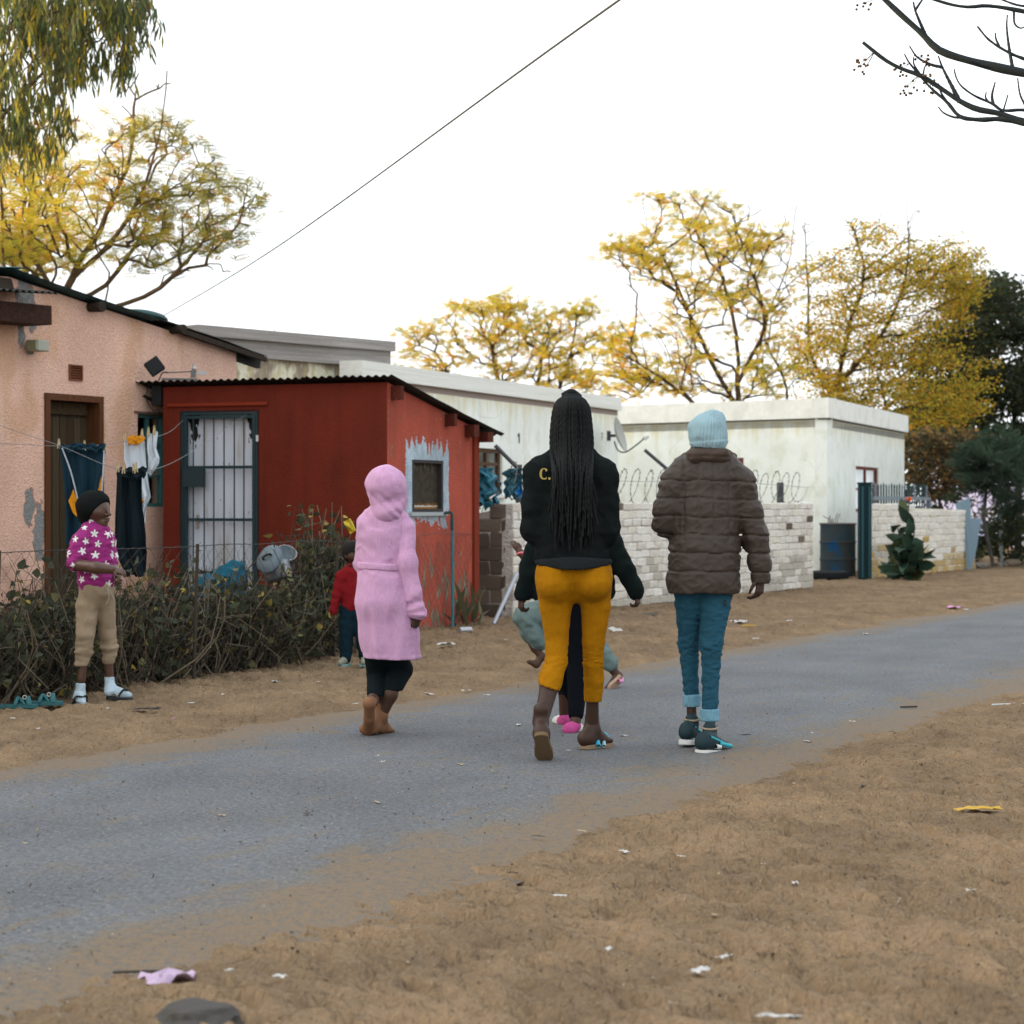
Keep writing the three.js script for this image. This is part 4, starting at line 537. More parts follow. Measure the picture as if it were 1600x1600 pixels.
  // beanie
  const bc = J(1107, 686, 0.0), bt = J(1109, 655, -0.01); M.put('beanie', mesher([bone(bc.clone().add(V(0, 0.01, 0)), J(1108, 672, 0), 0.090, 0.086), bone(J(1108, 672, 0), J(1118, 656, 0), 0.078, 0.045), bone(J(1092, 668, 0), J(1112, 661, 0), 0.045, 0.04)], { cell: 0.004, k: 0.03, modAll: true, mod: (x, y, z, d) => { const a = Math.atan2(x - bc.x - (y - bc.y) * 0.1, z - bc.z), yy = y - J(0, 701, 0).y; let q = d + 0.0036 * Math.cos(a * 34) + 0.005 * n3(x * 12, y * 12 + 3, z * 12); const br = J(0, 690, 0).y + 0.08 * (x - bc.x); q += -0.006 * smooth(br + 0.004, br - 0.004, y); return Math.max(q, -yy - 0.07 * (x - bc.x)); } }), cloth([0.33, 0.48, 0.54], 0.95, { map: null }));
  // trainers
  const upM = std([0.012, 0.030, 0.036], 0.7), white = std([0.6, 0.6, 0.58], 0.6), cyan = std([0.03, 0.36, 0.42], 0.6);
  for (const [hl, to, an] of [[J(1072, 1154, 0.02), J(1092, 1153, 0.24), J(1081, 1128, 0.08)], [J(1097, 1170, -0.16), J(1133, 1170, 0.02), J(1109, 1144, -0.05)]]) {
    const f = to.clone().sub(hl), mid = hl.clone().addScaledVector(f, 0.55), s2 = V(0, 1, 0).cross(f).normalize();
    const up = M.put('shoe', mesher([bone(hl.clone().add(V(0, 0.028, 0)), mid.clone().add(V(0, 0.022, 0)), 0.037, 0.036), bone(mid.clone().add(V(0, 0.022, 0)), to.clone().add(V(0, 0.012, 0)), 0.036, 0.026), bone(hl.clone().addScaledVector(f, 0.08).add(V(0, 0.05, 0)), hl.clone().addScaledVector(f, 0.35).add(V(0, 0.05, 0)), 0.036, 0.034), bone(an.clone().setY(hl.y + 0.07), an.clone().setY(hl.y + 0.085), 0.036, 0.034)], { cell: 0.006, k: 0.02, mod: (x, y, z, d) => Math.max(d, hl.y - 0.004 - y) }), upM);
    M.put('sole', soleGeo(hl.clone().add(V(0, -0.014, 0)), to.clone().add(V(0, -0.014, 0)), V(0, 1, 0), 0.092, 0.026), white, undefined, up);
    const st = (k0, k1, y0, y1, r, m) => M.put('stripe', tube([0, 0.33, 0.66, 1].map((t) => hl.clone().addScaledVector(f, mix(k0, k1, t)).addScaledVector(s2, -0.036).add(V(0, mix(y0, y1, t), 0))), r, 6, 8), m, undefined, up); st(0.08, 0.95, 0.062, 0.016, 0.006, cyan); st(0.45, 0.98, 0.03, 0.016, 0.010, cyan); st(0.3, 0.5, 0.014, 0.012, 0.012, white);
    M.put('heel_tab', new THREE.TorusGeometry(0.036, 0.006, 6, 16).rotateX(Math.PI / 2 + 0.1).translate(an.x, hl.y + 0.088, an.z), std([0.28, 0.22, 0.15], 0.8), undefined, up);
  }
}
// --- child in pink hooded bathrobe
{
  const R = person('barefoot child in a pale pink hooded bathrobe and black leggings walking away', 9.95), N = R.N, J = R.J; R.root(600, 1150);
  const hd = headBones(J(606, 764, 0.02), V(0.8, 0.0, -0.62), 0.205), heelL = J(577, 1099, -0.19), ballL = J(576, 1139, -0.02), heelR = J(585, 1143, -0.02), toeR = J(611, 1145, 0.14), aR = N(595, 1118, -0.0, 9.5), aL = N(582, 1096, -0.12, 9.5);
  R.put('body', [mesher([...bch([0.5, 0.6, 0.95, 1], N(600, 1000, 0, 22), N(625, 1048, 0.12, 16), N(608, 1085, 0.0, 13.5), aR), ...bch([0.5, 0.6, 1], N(592, 1000, 0, 22), N(592, 1060, 0.15, 15), aL), ...bch([0.5, 0.5, 0.5, 1], N(600, 980, 0, 36, 0.7), N(600, 880, 0, 30, 0.7), N(602, 820, 0, 32, 0.65), N(604, 790, 0, 13)), ...bch([0.5, 0.5, 0.6, 1], N(602, 820, 0, 25), N(630, 828, 0, 16), N(637, 885, -0.05, 12), N(650, 962, -0.06, 8.5)), ...bch([0.5, 0.5, 0.6, 0.9], N(602, 820, 0, 25), N(572, 828, 0, 16), N(567, 885, 0.06, 12), N(576, 915, 0.24, 8.5)), ...hd.B], { cell: 0.011, k: 0.02 }), hand(handBones(J(651, 962, -0.06), V(-0.15, -1, -0.15), V(0.7, 0.1, 0.7), 0.115, -1, 0.95)), hand(handBones(J(575, 920, 0.28), V(0.3, -0.3, -0.9), V(0, 1, 0), 0.12, 1, 0.7))], skinM);
  R.put('foot', mesher([...footBones(heelR, toeR, aR.p, 0.042), bone(aR.p.clone().add(V(0.0, 0.05, 0)), aR.p, 0.031, 0.031)], { cell: 0.005, k: 0.018 }), skinFoot); R.put('foot', mesher([bone(heelL, J(577, 1122, -0.12), 0.030, 0.027), bone(J(577, 1122, -0.12), ballL, 0.027, 0.034), bone(ballL.clone().add(V(-0.025, 0.0, 0)), ballL.clone().add(V(0.03, 0, 0.01)), 0.024), bone(aL.p, heelL, 0.028, 0.028), ...[-0.03, -0.012, 0.006, 0.024].map((q) => bone(ballL.clone().add(V(q, -0.004, -0.01)), ballL.clone().add(V(q, -0.022, -0.06)), 0.012, 0.009))], { cell: 0.005, k: 0.016 }), skinFoot, 'bare foot with its pale sole turned back');
  R.put('leggings', mesher([...chain(N(602, 1000, 0, 25), N(626, 1046, 0.12, 19), N(610, 1084, 0.0, 14.5)), ...chain(N(590, 1000, 0, 25), N(591, 1055, 0.14, 18), N(586, 1088, -0.06, 13))], { cell: 0.009, k: 0.012, mod: (x, y, z, d) => { const v = J(613, 1076, 0), n = V(0.5, 0.85, 0); return x > J(603, 0, 0).x - (J(0, 1060, 0).y - y) * 0.0 && y < J(0, 1060, 0).y ? Math.max(d, -((x - v.x) * n.x * 0.2 + (y - v.y)) - 0.010) : Math.max(d, J(0, 1086, 0).y - y); } }), cloth([0.008, 0.013, 0.015], 0.9));
  const rm = phys([0.68, 0.38, 0.60], 1, { map: weave, sheen: 1, sheenRoughness: 0.6, sheenColor: new THREE.Color().setRGB(0.5, 0.4, 0.5), bumpMap: sized(tex(256, 256, (u, v) => { const n = 0.5 + 0.5 * tn(u, v, 60, 2); return [n, n, n]; }, false), 0.15, 0.15), bumpScale: 0.003 });
  const hemY = (x) => J(0, 1029, 0).y + (x - J(612, 0, 0).x) * -0.03;
  const robe = mesher([...chain(N(615, 1040, 0, 41, 0.82), N(607, 990, 0, 42, 0.82), N(599, 940, -0.015, 42.5, 0.86), N(598, 912, -0.01, 39, 0.84), N(596, 890, 0, 33, 0.80), N(596, 870, 0, 34, 0.78), N(597, 840, 0, 38, 0.70), N(600, 820, 0, 36, 0.68), N(603, 800, 0, 24, 0.8)), ...chain(N(584, 812, 0, 18), N(574, 822, 0, 16), N(570, 880, 0.06, 15), N(578, 915, 0.22, 14))], { cell: 0.0075, k: 0.026, mod: (x, y, z, d) => {
    const yb = J(0, 886, 0).y, below = smooth(yb, yb - 0.10, y), b2 = smooth(yb - 0.06, yb - 0.35, y); let q = d + below * 0.0035 * n3(x * 10, y * 5, z * 9) + b2 * 0.016 * n3(x * 12 + z * 5, y * 1.3, z * 10) - b2 * 0.006 * smooth(0.6, 1, 1 - Math.abs(n3(x * 9, y * 1.1 + 4, z * 9))) + (1 - below) * (0.006 * n3(x * 6, y * 6 + x * 3, z * 6) + 0.0025 * n3(x * 15 + y * 8, y * 12, z * 14) - 0.004 * smooth(0.7, 1, 1 - Math.abs(n3(x * 6 + y * 6, y * 5 - x * 4, z * 6)))) + 0.010 * Math.exp(-Math.pow((y - yb - 0.01) / 0.03, 2)) * n3(x * 30, y * 3, z * 30);
    const hem = hemY(x); if (Math.abs(y - hem - 0.028) < 0.004) q += 0.002; return Math.max(q, hem - y); } });
  const sleeve = mesher([...chain(N(624, 812, 0, 17), N(631, 824, 0, 16), N(636, 880, -0.05, 16.5), N(644, 930, -0.06, 14.5), N(650, 956, -0.06, 17))], { cell: 0.0085, k: 0.022, mod: (x, y, z, d) => Math.max(d + 0.005 * n3(x * 9, y * 9, z * 9) + 0.011 * smooth(J(0, 915, 0).y, J(0, 945, 0).y, y) * n3(x * 8, y * 26, z * 8), J(0, 967, 0).y - y + 0.25 * (J(655, 0, 0).x - x)) });
  R.put('bathrobe', [robe, sleeve], rm);
  R.put('belt', mesher(chain(N(596, 885, 0.0, 38, 0.92), N(598, 887, 0.0, 38, 0.92)), { cell: 0.007, k: 0, modAll: true, mod: (x, y, z, d) => Math.max(d + 0.002 * n3(x * 20, y * 20, z * 20), Math.abs(y - J(0, 885, 0).y + 0.06 * (x - J(597, 0, 0).x)) - 0.018) }), rm);
  R.put('hood', mesher([bone(J(600, 757, -0.03), J(605, 765, 0.02), 0.098, 0.102), bone(J(605, 758, 0.0), J(612, 770, 0.04), 0.095, 0.09), bone(J(598, 782, -0.04), J(604, 796, -0.03), 0.066, 0.085), bone(J(612, 778, 0.0), J(624, 792, 0.04), 0.06, 0.04), { ...bone(hd.at(0, 0.02, 0.30), hd.at(0, -0.05, 0.9), 0.083, 0.10), sub: true }], { cell: 0.006, k: 0.03, mod: (x, y, z, d) => { const p = J(603, 780, 0), t = (x - p.x) * 0.72 + (y - p.y) * 0.7; return d + 0.010 * Math.exp(-Math.pow((t - 0.0) / 0.012, 2)) * smooth(p.x - 0.05, p.x + 0.01, x) * smooth(J(0, 755, 0).y, J(0, 772, 0).y, y) + 0.007 * Math.exp(-Math.pow((t + 0.035) / 0.010, 2)) * smooth(J(0, 760, 0).y, J(0, 780, 0).y, y) + 0.004 * n3(x * 14, y * 14, z * 14); } }), rm);
}
// --- girl in flowered sweater and beanie by the hedge
{
  const by = groundY(...(() => { const p = P(150, 1097, 11.6); return [p.x, p.z]; })());
  const G = person('girl in magenta flowered sweater, black beanie and beige joggers standing by the hedge', 11.65), N = G.N, J = G.J; G.root(150, 1097);
  const hd = headBones(J(149, 798, 0.0), V(0.93, 0.02, 0.38), 0.215), la = N(127, 1062, 0, 7), ra = N(171, 1062, 0.12, 7), heelL = J(121, 1096, -0.02), toeL = J(139, 1099, 0.03), heelR = J(170, 1088, 0.06), toeR = J(207, 1090, 0.10);
  toeL.z += 0.13;
  G.put('body', [mesher([...bch([0.4, 0.5, 1], N(140, 930, 0, 22), N(134, 1000, 0.0, 14), la), ...bch([0.4, 0.5, 1], N(158, 930, 0.05, 22), N(168, 1000, 0.10, 14), ra), ...bch([0.5, 0.5, 0.5, 1], N(149, 910, 0, 26, 0.8), N(148, 870, 0, 24, 0.8), N(148, 835, 0, 24, 0.8), N(147, 812, 0, 11)), ...bch([0.4, 0.5, 0.9, 1, 1], N(146, 838, 0, 20), N(128, 848, -0.06, 13), N(117, 882, -0.10, 10.5), N(150, 887, -0.22, 9), N(176, 890, -0.20, 7)), ...bch([0.4, 0.5, 0.8, 1], N(148, 840, 0, 20), N(165, 848, 0.06, 13), N(171, 880, 0.08, 10), N(182, 895, 0.0, 8))], { cell: 0.010, k: 0.018 }), mesher(hd.B, { cell: 0.0048, k: 0.02 }), hand(handBones(J(177, 890, -0.20), V(1, -0.22, 0.1), V(0, 0.8, 0.6), 0.105, 1, 0.35)), hand(handBones(J(183, 896, -0.0), V(0.4, -0.7, 0.5), V(0.7, 0.5, 0.2), 0.10, 1, 0.5))], skinG);
  eyesFor(G.t, { at: (x, y, z) => hd.at(x, y, z).sub(V(G.t.position.x, 0, G.t.position.z)) }, 0.215);
  const bt = J(148, 790, 0); G.put('beanie', mesher([bone(hd.at(0, 0.16, -0.10), hd.at(0, 0.19, 0.04), 0.090, 0.083), bone(hd.at(0, -0.02, -0.20), hd.at(0, 0.1, -0.18), 0.066, 0.078), bone(hd.at(0, -0.22, -0.22), hd.at(0, 0.0, -0.2), 0.05, 0.06), bone(hd.at(-0.2, 0.05, -0.02), hd.at(0.2, 0.05, -0.02), 0.05)], { cell: 0.006, k: 0.04, mod: (x, y, z, d) => { const p = V(x, y, z).sub(hd.at(0, 0.06, 0.22)), f = V(0.93, 0.02, 0.38).normalize(); const lim = p.dot(f) * 0.85 - p.y * 0.75; return Math.max(d + 0.0025 * n3(x * 20, y * 20, z * 20), lim); } }), cloth([0.010, 0.012, 0.012], 0.95));
  // sweater with printed white flowers
  const sg = mesher([...chain(N(150, 905, 0, 29, 0.82), N(150, 880, 0, 28.5, 0.82), N(149, 850, 0, 27.5, 0.82), N(148, 835, 0, 24, 0.8), N(148, 822, 0, 15, 0.9)), ...chain(N(140, 834, -0.03, 16), N(127, 846, -0.06, 15), N(122, 862, -0.08, 14.5), N(117, 879, -0.10, 13.5)), ...chain(N(158, 834, 0.03, 16), N(166, 846, 0.06, 14), N(170, 866, 0.08, 13), N(172, 880, 0.08, 13)), bone(J(151, 910, 0), J(152, 914, 0), 27 / G.s, 25 / G.s, 0.82)], { cell: 0.0042, k: 0.018, mod: (x, y, z, d) => Math.max(d + 0.0045 * n3(x * 12, y * 22, z * 12) + 0.003 * n3(x * 24, y * 30, z * 24), J(0, 922, 0).y - y + 0.05 * (x - J(150, 0, 0).x) * -1) });
  { seed(9); const p = sg.attributes.position, n = sg.attributes.normal, N0 = p.count, col = new Float32Array(N0 * 3), fl = []; for (let t = 0; t < 4000 && fl.length < 95; t++) { const i = Math.floor(rnd() * N0), q = V().fromBufferAttribute(p, i); if (fl.every((f) => f.q.distanceTo(q) > 0.062)) { const nn = V().fromBufferAttribute(n, i), t1 = V(0, 1, 0).cross(nn); if (t1.length() < 0.1) t1.set(1, 0, 0); t1.normalize(); fl.push({ q, t1, t2: nn.clone().cross(t1), r: rr(0.020, 0.026), a: rr(0, 6) }); } }
    const v = V(); for (let i = 0; i < N0; i++) { v.fromBufferAttribute(p, i); let w = 0; for (const f of fl) { const dx = v.x - f.q.x, dy = v.y - f.q.y, dz = v.z - f.q.z; if (dx * dx + dy * dy + dz * dz > 0.0009) continue; const a = dx * f.t1.x + dy * f.t1.y + dz * f.t1.z, b = dx * f.t2.x + dy * f.t2.y + dz * f.t2.z, r = Math.hypot(a, b), R = f.r * (0.70 + 0.30 * Math.cos(5 * Math.atan2(b, a) + f.a)); if (r < R) w = 1; } col[3 * i] = w ? 0.66 : 0.235; col[3 * i + 1] = w ? 0.68 : 0.012; col[3 * i + 2] = w ? 0.64 : 0.135; }
    sg.setAttribute('color', new THREE.BufferAttribute(col, 3)); }
  G.put('sweater', sg, phys(0xffffff, 0.95, { vertexColors: true }));
  G.put('joggers', mesher([...chain(N(150, 920, 0, 27, 0.85), N(137, 945, 0.0, 18), N(134, 990, -0.02, 14.5), N(131, 1016, 0, 14), N(127, 1040, 0, 10.5)), ...chain(N(152, 920, 0, 26, 0.85), N(163, 945, 0.06, 17), N(168, 990, 0.10, 13.5), N(171, 1010, 0.11, 13), N(170, 1032, 0.12, 10))], { cell: 0.0075, k: 0.014, mod: (x, y, z, d) => { const w = smooth(J(0, 990, 0).y, J(0, 1012, 0).y, y); return Math.max(d + 0.004 * n3(x * 12, y * 14, z * 12) + w * 0.007 * n3(x * 6, y * 34, z * 6), J(0, 1041, 0).y - y); } }), cloth([0.37, 0.285, 0.195], 0.95));
  G.put('drawstring', [tube([J(168, 918, -0.10), J(170, 925, -0.115), J(170, 935, -0.11), J(166, 944, -0.10)], 0.004, 5), tube([J(171, 918, -0.09), J(174, 928, -0.10), J(177, 938, -0.08)], 0.004, 5)], cloth([0.5, 0.43, 0.33]));
  const sock = cloth([0.50, 0.62, 0.70], 0.95), thong = std([0.015, 0.016, 0.018], 0.7);
  for (const [hl, to, an, top] of [[heelL, toeL, J(125, 1085, 0), J(126, 1070, 0)], [heelR, toeR, J(172, 1075, 0.10), J(171, 1060, 0.11)]]) {
    const so = G.put('sock', mesher([bone(top, an, 0.030, 0.030), bone(an, hl.clone().add(V(0, 0.028, 0)), 0.030, 0.028), bone(an, mix3(hl, to, 0.5).add(V(0, 0.024, 0)), 0.030, 0.028), bone(mix3(hl, to, 0.5).add(V(0, 0.022, 0)), mix3(hl, to, 0.86).add(V(0, 0.014, 0)), 0.028, 0.019)], { cell: 0.006, k: 0.015, mod: (x, y, z, d) => Math.max(d + 0.0025 * n3(x * 20, y * 50, z * 20), y - top.y - 0.01) }), sock);
    const fl = G.put('flip_flop', soleGeo(hl.clone().add(V(0, -0.008, 0)), to.clone().add(V(0, -0.008, 0)), V(0, 1, 0), 0.09, 0.02), thong); const f = to.clone().sub(hl).normalize(), s2 = V(0, 1, 0).cross(f).normalize(), m = mix3(hl, to, 0.8).add(V(0, 0.045, 0)); for (const q of [-1, 1]) G.put('thong_strap', tube([mix3(hl, to, 0.38).addScaledVector(s2, q * 0.042).add(V(0, 0.005, 0)), mix3(hl, to, 0.58).addScaledVector(s2, q * 0.034).add(V(0, 0.046, 0)), m], 0.0065, 6, 8), thong, undefined, fl); }
}
function mix3(a, b, t) { return a.clone().lerp(b, t); }
// --- small child in red sweater
{
  const T = person('small child in red sweater and dark jeans standing half behind the pink bathrobe', 14.3), N = T.N, J = T.J; T.root(548, 1040);
  const hd = headBones(J(553, 867, 0), V(0.55, -0.05, 0.83), 0.195);
  T.put('body', [mesher([...bch([0.5, 0.5, 1], N(543, 960, 0, 12), N(541, 1000, 0, 9), N(540, 1030, 0, 6)), ...bch([0.5, 0.5, 1], N(563, 960, 0, 12), N(567, 1000, 0, 9), N(570, 1030, 0, 6)), ...bch([0.5, 0.5, 1], N(552, 940, 0, 17, 0.8), N(551, 902, 0, 17, 0.75), N(552, 884, 0, 7)), ...bch([0.4, 0.5, 0.6, 1], N(550, 898, 0, 12), N(535, 902, 0, 8), N(527, 930, -0.02, 6), N(520, 960, -0.04, 4.5)), ...bch([0.4, 0.5, 0.6, 1], N(552, 898, 0, 12), N(569, 902, 0, 8), N(577, 930, 0, 6), N(580, 958, 0, 4.5))], { cell: 0.011, k: 0.014 }), mesher(hd.B, { cell: 0.006, k: 0.02 }), hand(handBones(J(519.5, 960, -0.04), V(-0.1, -1, 0.1), V(-1, 0, 0.2), 0.085, 1, 0.6)), hand(handBones(J(580, 958, 0), V(0.1, -1, 0.1), V(1, 0, 0.2), 0.085, -1, 0.6))], skinM);
  eyesFor(T.t, { at: (x, y, z) => hd.at(x, y, z).sub(V(T.t.position.x, 0, T.t.position.z)) }, 0.195);
  T.put('hair', mesher([bone(hd.at(0, 0.15, -0.09), hd.at(0, 0.18, 0.03), 0.078, 0.071), bone(hd.at(0, 0.0, -0.17), hd.at(0, 0.1, -0.15), 0.062, 0.07)], { cell: 0.006, k: 0.03, mod: (x, y, z, d) => d + 0.0025 * n3(x * 60, y * 60, z * 60) }), std([0.012, 0.010, 0.009], 0.95));
  T.put('sweater', mesher([...chain(N(552, 944, 0, 19.5, 0.78), N(551, 920, 0, 19, 0.76), N(551, 898, 0, 18, 0.72), N(552, 890, 0, 11, 0.8)), ...chain(N(541, 896, 0, 10), N(533, 902, 0, 9.5), N(527, 930, -0.02, 7.8), N(521, 955, -0.04, 6.5)), ...chain(N(562, 896, 0, 10), N(570, 902, 0, 9.5), N(577, 930, 0, 7.5), N(580, 955, 0, 6.5))], { cell: 0.008, k: 0.014, mod: (x, y, z, d) => Math.max(d + 0.004 * n3(x * 12, y * 18, z * 12), J(0, 954, 0).y - y - (x < J(532, 0, 0).x ? 0.05 : 0)) }), cloth([0.24, 0.013, 0.018], 0.95)); T.put('collar', new THREE.TorusGeometry(0.043, 0.010, 8, 18).rotateX(Math.PI / 2 - 0.15).translate(...J(552, 886, 0).toArray()), cloth([0.012, 0.02, 0.03]));
  T.put('jeans', mesher([...chain(N(547, 950, 0, 16, 0.85), N(542, 975, 0, 12.5), N(541, 1005, 0, 10.5), N(540, 1027, 0, 9.5)), ...chain(N(558, 950, 0, 16, 0.85), N(563, 975, 0, 12.5), N(567, 1005, 0, 10.5), N(570, 1025, 0, 9.5))], { cell: 0.009, k: 0.012, mod: (x, y, z, d) => d + 0.004 * n3(x * 14, y * 18, z * 14) }), cloth([0.010, 0.028, 0.042], 0.95));
  for (const [hl, to] of [[J(543, 1037, 0.03), J(533, 1041, 0)], [J(572, 1036, 0.03), J(569, 1041, 0)]]) { to.z += 0.10; to.y = hl.y; const sh = T.put('sandal', mesher([bone(hl.clone().add(V(0, 0.03, 0)), mix3(hl, to, 0.6).add(V(0, 0.026, 0)), 0.027, 0.027), bone(mix3(hl, to, 0.6).add(V(0, 0.026, 0)), to.clone().add(V(0, 0.014, 0)), 0.027, 0.019)], { cell: 0.006, k: 0.012 }), std([0.22, 0.22, 0.17], 0.8)); T.put('sole', soleGeo(hl.clone().add(V(0, -0.004, 0)), to.clone().add(V(0, -0.004, 0)), V(0, 1, 0), 0.075, 0.022), std([0.18, 0.30, 0.28], 0.7), undefined, sh); T.put('strap', tube([mix3(hl, to, 0.6).add(V(-0.032, 0.0, 0)), mix3(hl, to, 0.6).add(V(0, 0.055, 0)), mix3(hl, to, 0.6).add(V(0.032, 0, 0))], 0.008, 5, 10), std([0.06, 0.05, 0.04], 0.8), undefined, sh); }
}
// --- walker in front of the woman: dark jacket, black leggings, pink socks
{
  const K = person('child in dark jacket, black leggings and pink socks walking in front of the woman', 10.25), N = K.N, J = K.J; K.root(895, 1145);
  const hd = headBones(J(895, 738, 0.02), V(0, -0.05, -1), 0.205);
  K.put('body', [mesher([...chain(N(882, 930, 0, 22), N(886, 1030, 0.1, 15), N(882, 1118, 0.22, 8.5)), ...chain(N(908, 930, 0, 22), N(905, 1030, 0, 15), N(899, 1130, -0.12, 8.5)), ...chain(N(895, 920, 0, 32, 0.7), N(895, 830, 0, 30, 0.7), N(895, 785, 0, 30, 0.6), N(895, 760, 0, 12)), ...chain(N(895, 790, 0, 22), N(858, 795, 0, 15), N(828, 870, 0, 11), N(816, 936, 0, 7.5)), ...chain(N(895, 790, 0, 22), N(932, 795, 0, 15), N(968, 865, 0, 11), N(993, 926, 0, 7.5)), ...hd.B], { cell: 0.011, k: 0.02 }), hand(handBones(J(815, 932, 0), V(-0.05, -1, 0.1), V(-0.9, 0, 0.4), 0.125, 1, 0.8)), hand(handBones(J(995, 925, 0), V(0.1, -1, 0.0), V(0.9, 0, 0.4), 0.125, -1, 0.8))], skinM);
  K.put('hair', mesher([bone(hd.at(0, 0.13, -0.06), hd.at(0, 0.16, 0.03), 0.086, 0.078), bone(hd.at(0, 0.0, -0.17), hd.at(0, 0.1, -0.15), 0.068, 0.075)], { cell: 0.008, k: 0.03 }), black);
  K.put('jacket', mesher([...chain(N(895, 915, 0, 66, 0.55), N(895, 870, 0, 58, 0.55), N(895, 830, 0, 46, 0.6), N(895, 800, 0, 40, 0.6), N(895, 780, 0, 22, 0.8)), ...chain(N(872, 792, 0, 17), N(858, 800, 0, 17), N(838, 855, -0.01, 16.5), N(828, 890, -0.01, 16), N(817, 930, 0, 14)), ...chain(N(918, 792, 0, 17), N(932, 800, 0, 17), N(957, 850, -0.01, 16.5), N(974, 885, -0.01, 15.5), N(993, 924, 0, 14))], { cell: 0.009, k: 0.02, mod: (x, y, z, d) => Math.max(d + 0.006 * n3(x * 10, y * 12, z * 10), J(0, x < J(840, 0, 0).x || x > J(975, 0, 0).x ? 938 : 936, 0).y - y) }), cloth([0.010, 0.0165, 0.0165], 0.9));
  K.put('leggings', mesher([...chain(N(880, 920, 0, 28), N(886, 1030, 0.1, 18), N(884, 1098, 0.2, 11)), ...chain(N(910, 920, 0, 28), N(904, 1030, 0, 19), N(900, 1116, -0.1, 12))], { cell: 0.009, k: 0.014 }), cloth([0.006, 0.008, 0.012], 0.9));
  const pink = cloth([0.62, 0.10, 0.32], 0.95), sho = std([0.55, 0.53, 0.48], 0.8);
  for (const [hl, to, an] of [[J(882, 1137, 0.22), J(872, 1138, 0.26), J(883, 1122, 0.21)], [J(889, 1150, -0.16), J(905, 1150, -0.10), J(899, 1134, -0.12)]]) { to.z -= 0.10; const f = to.clone().sub(hl).setY(0).normalize(); K.put('sock', mesher([bone(an, hl.clone().add(V(0, 0.035, 0)), 0.031, 0.03), bone(hl.clone().add(V(0, 0.035, 0)), mix3(hl, to, 0.6).add(V(0, 0.035, 0)), 0.03, 0.028)], { cell: 0.007, k: 0.02 }), pink); const s = K.put('slipper', soleGeo(hl.clone().add(V(0, -0.004, 0)), to.clone().addScaledVector(f, 0.03).add(V(0, -0.004, 0)), V(0, 1, 0), 0.09, 0.024), sho); K.put('toe_cap', mesher([bone(mix3(hl, to, 0.55).add(V(0, 0.03, 0)), to.clone().add(V(0, 0.026, 0)), 0.037, 0.032)], { cell: 0.007, k: 0 }), sho, undefined, s); }
}
// --- child running across behind them
{
  const C = person('child in grey green trousers running to the left behind the woman', 12.5), N = C.N, J = C.J; C.root(890, 1080);
  const hd = headBones(J(868, 838, 0), V(-1, -0.05, 0.2), 0.20), aF = N(836, 1014, -0.05, 7), aB = N(962, 1052, 0.05, 7);
  C.put('body', [mesher([...chain(N(885, 945, 0, 18), N(820, 968, -0.06, 13), aF), ...chain(N(893, 950, 0, 18), N(930, 1006, 0.06, 12), aB), ...chain(N(889, 945, 0, 24, 0.8), N(882, 895, 0, 22, 0.8), N(874, 870, 0, 20), N(871, 855, 0, 10)), ...chain(N(876, 880, -0.05, 14), N(850, 892, -0.08, 10), N(826, 876, -0.1, 8), N(812, 862, -0.1, 6)), ...chain(N(876, 880, 0.05, 14), N(905, 900, 0.08, 10), N(925, 885, 0.1, 8)), ...hd.B], { cell: 0.011, k: 0.016 }), hand(handBones(J(812, 862, -0.1), V(-0.6, 0.9, 0), V(0.3, 0.2, 1), 0.10, 1, 0.2)), mesher([bone(aF.p, J(847, 1026, -0.05), 0.026, 0.024), bone(J(847, 1026, -0.05), J(838, 1038, -0.06), 0.025, 0.024), bone(J(838, 1038, -0.06), J(826, 1034, -0.08), 0.024, 0.014)], { cell: 0.007, k: 0.014 }), mesher([bone(aB.p, J(966, 1056, 0.05), 0.027, 0.028), bone(J(966, 1056, 0.05), J(950, 1076, 0), 0.028, 0.024)], { cell: 0.007, k: 0.014 })], skinM);
  C.put('hair', mesher([bone(hd.at(0, 0.13, -0.06), hd.at(0, 0.16, 0.03), 0.085, 0.077)], { cell: 0.009, k: 0.02 }), black);
  C.put('shirt', mesher([...chain(N(888, 940, 0, 27, 0.8), N(882, 895, 0, 26, 0.8), N(875, 872, 0, 22, 0.8)), ...chain(N(872, 880, -0.06, 14), N(850, 893, -0.08, 12), N(836, 884, -0.1, 11)), ...chain(N(880, 882, 0.06, 14), N(905, 900, 0.08, 12), N(918, 892, 0.1, 11))], { cell: 0.010, k: 0.02 }), cloth([0.05, 0.16, 0.18]));
  C.put('trousers', mesher([...chain(N(888, 938, 0, 27), N(850, 956, -0.03, 21), N(822, 965, -0.06, 20), N(832, 988, -0.06, 17), N(842, 1002, -0.05, 15)), ...chain(N(892, 940, 0, 27), N(915, 985, 0.04, 19), N(936, 1014, 0.06, 15), N(952, 1036, 0.05, 14))], { cell: 0.009, k: 0.02, mod: (x, y, z, d) => d + 0.009 * n3(x * 9 + y * 14, y * 9 - x * 8, z * 9) }), cloth([0.16, 0.225, 0.22], 0.95));
  const sd = C.put('sandal', soleGeo(J(968, 1060, 0.03), J(950, 1080, -0.03), V(-0.9, -0.5, 0.3).normalize(), 0.085, 0.022), std([0.36, 0.24, 0.17], 0.85)); C.put('strap', tube([J(966, 1064, -0.02), J(972, 1064, 0.02), J(970, 1056, 0.08)], 0.012, 6), std([0.62, 0.25, 0.42], 0.7), undefined, sd);
  C.put('bangle', new THREE.TorusGeometry(0.028, 0.008, 6, 16).rotateX(1.2).translate(...J(815, 866, -0.1).toArray()), std([0.6, 0.12, 0.16], 0.4));
}
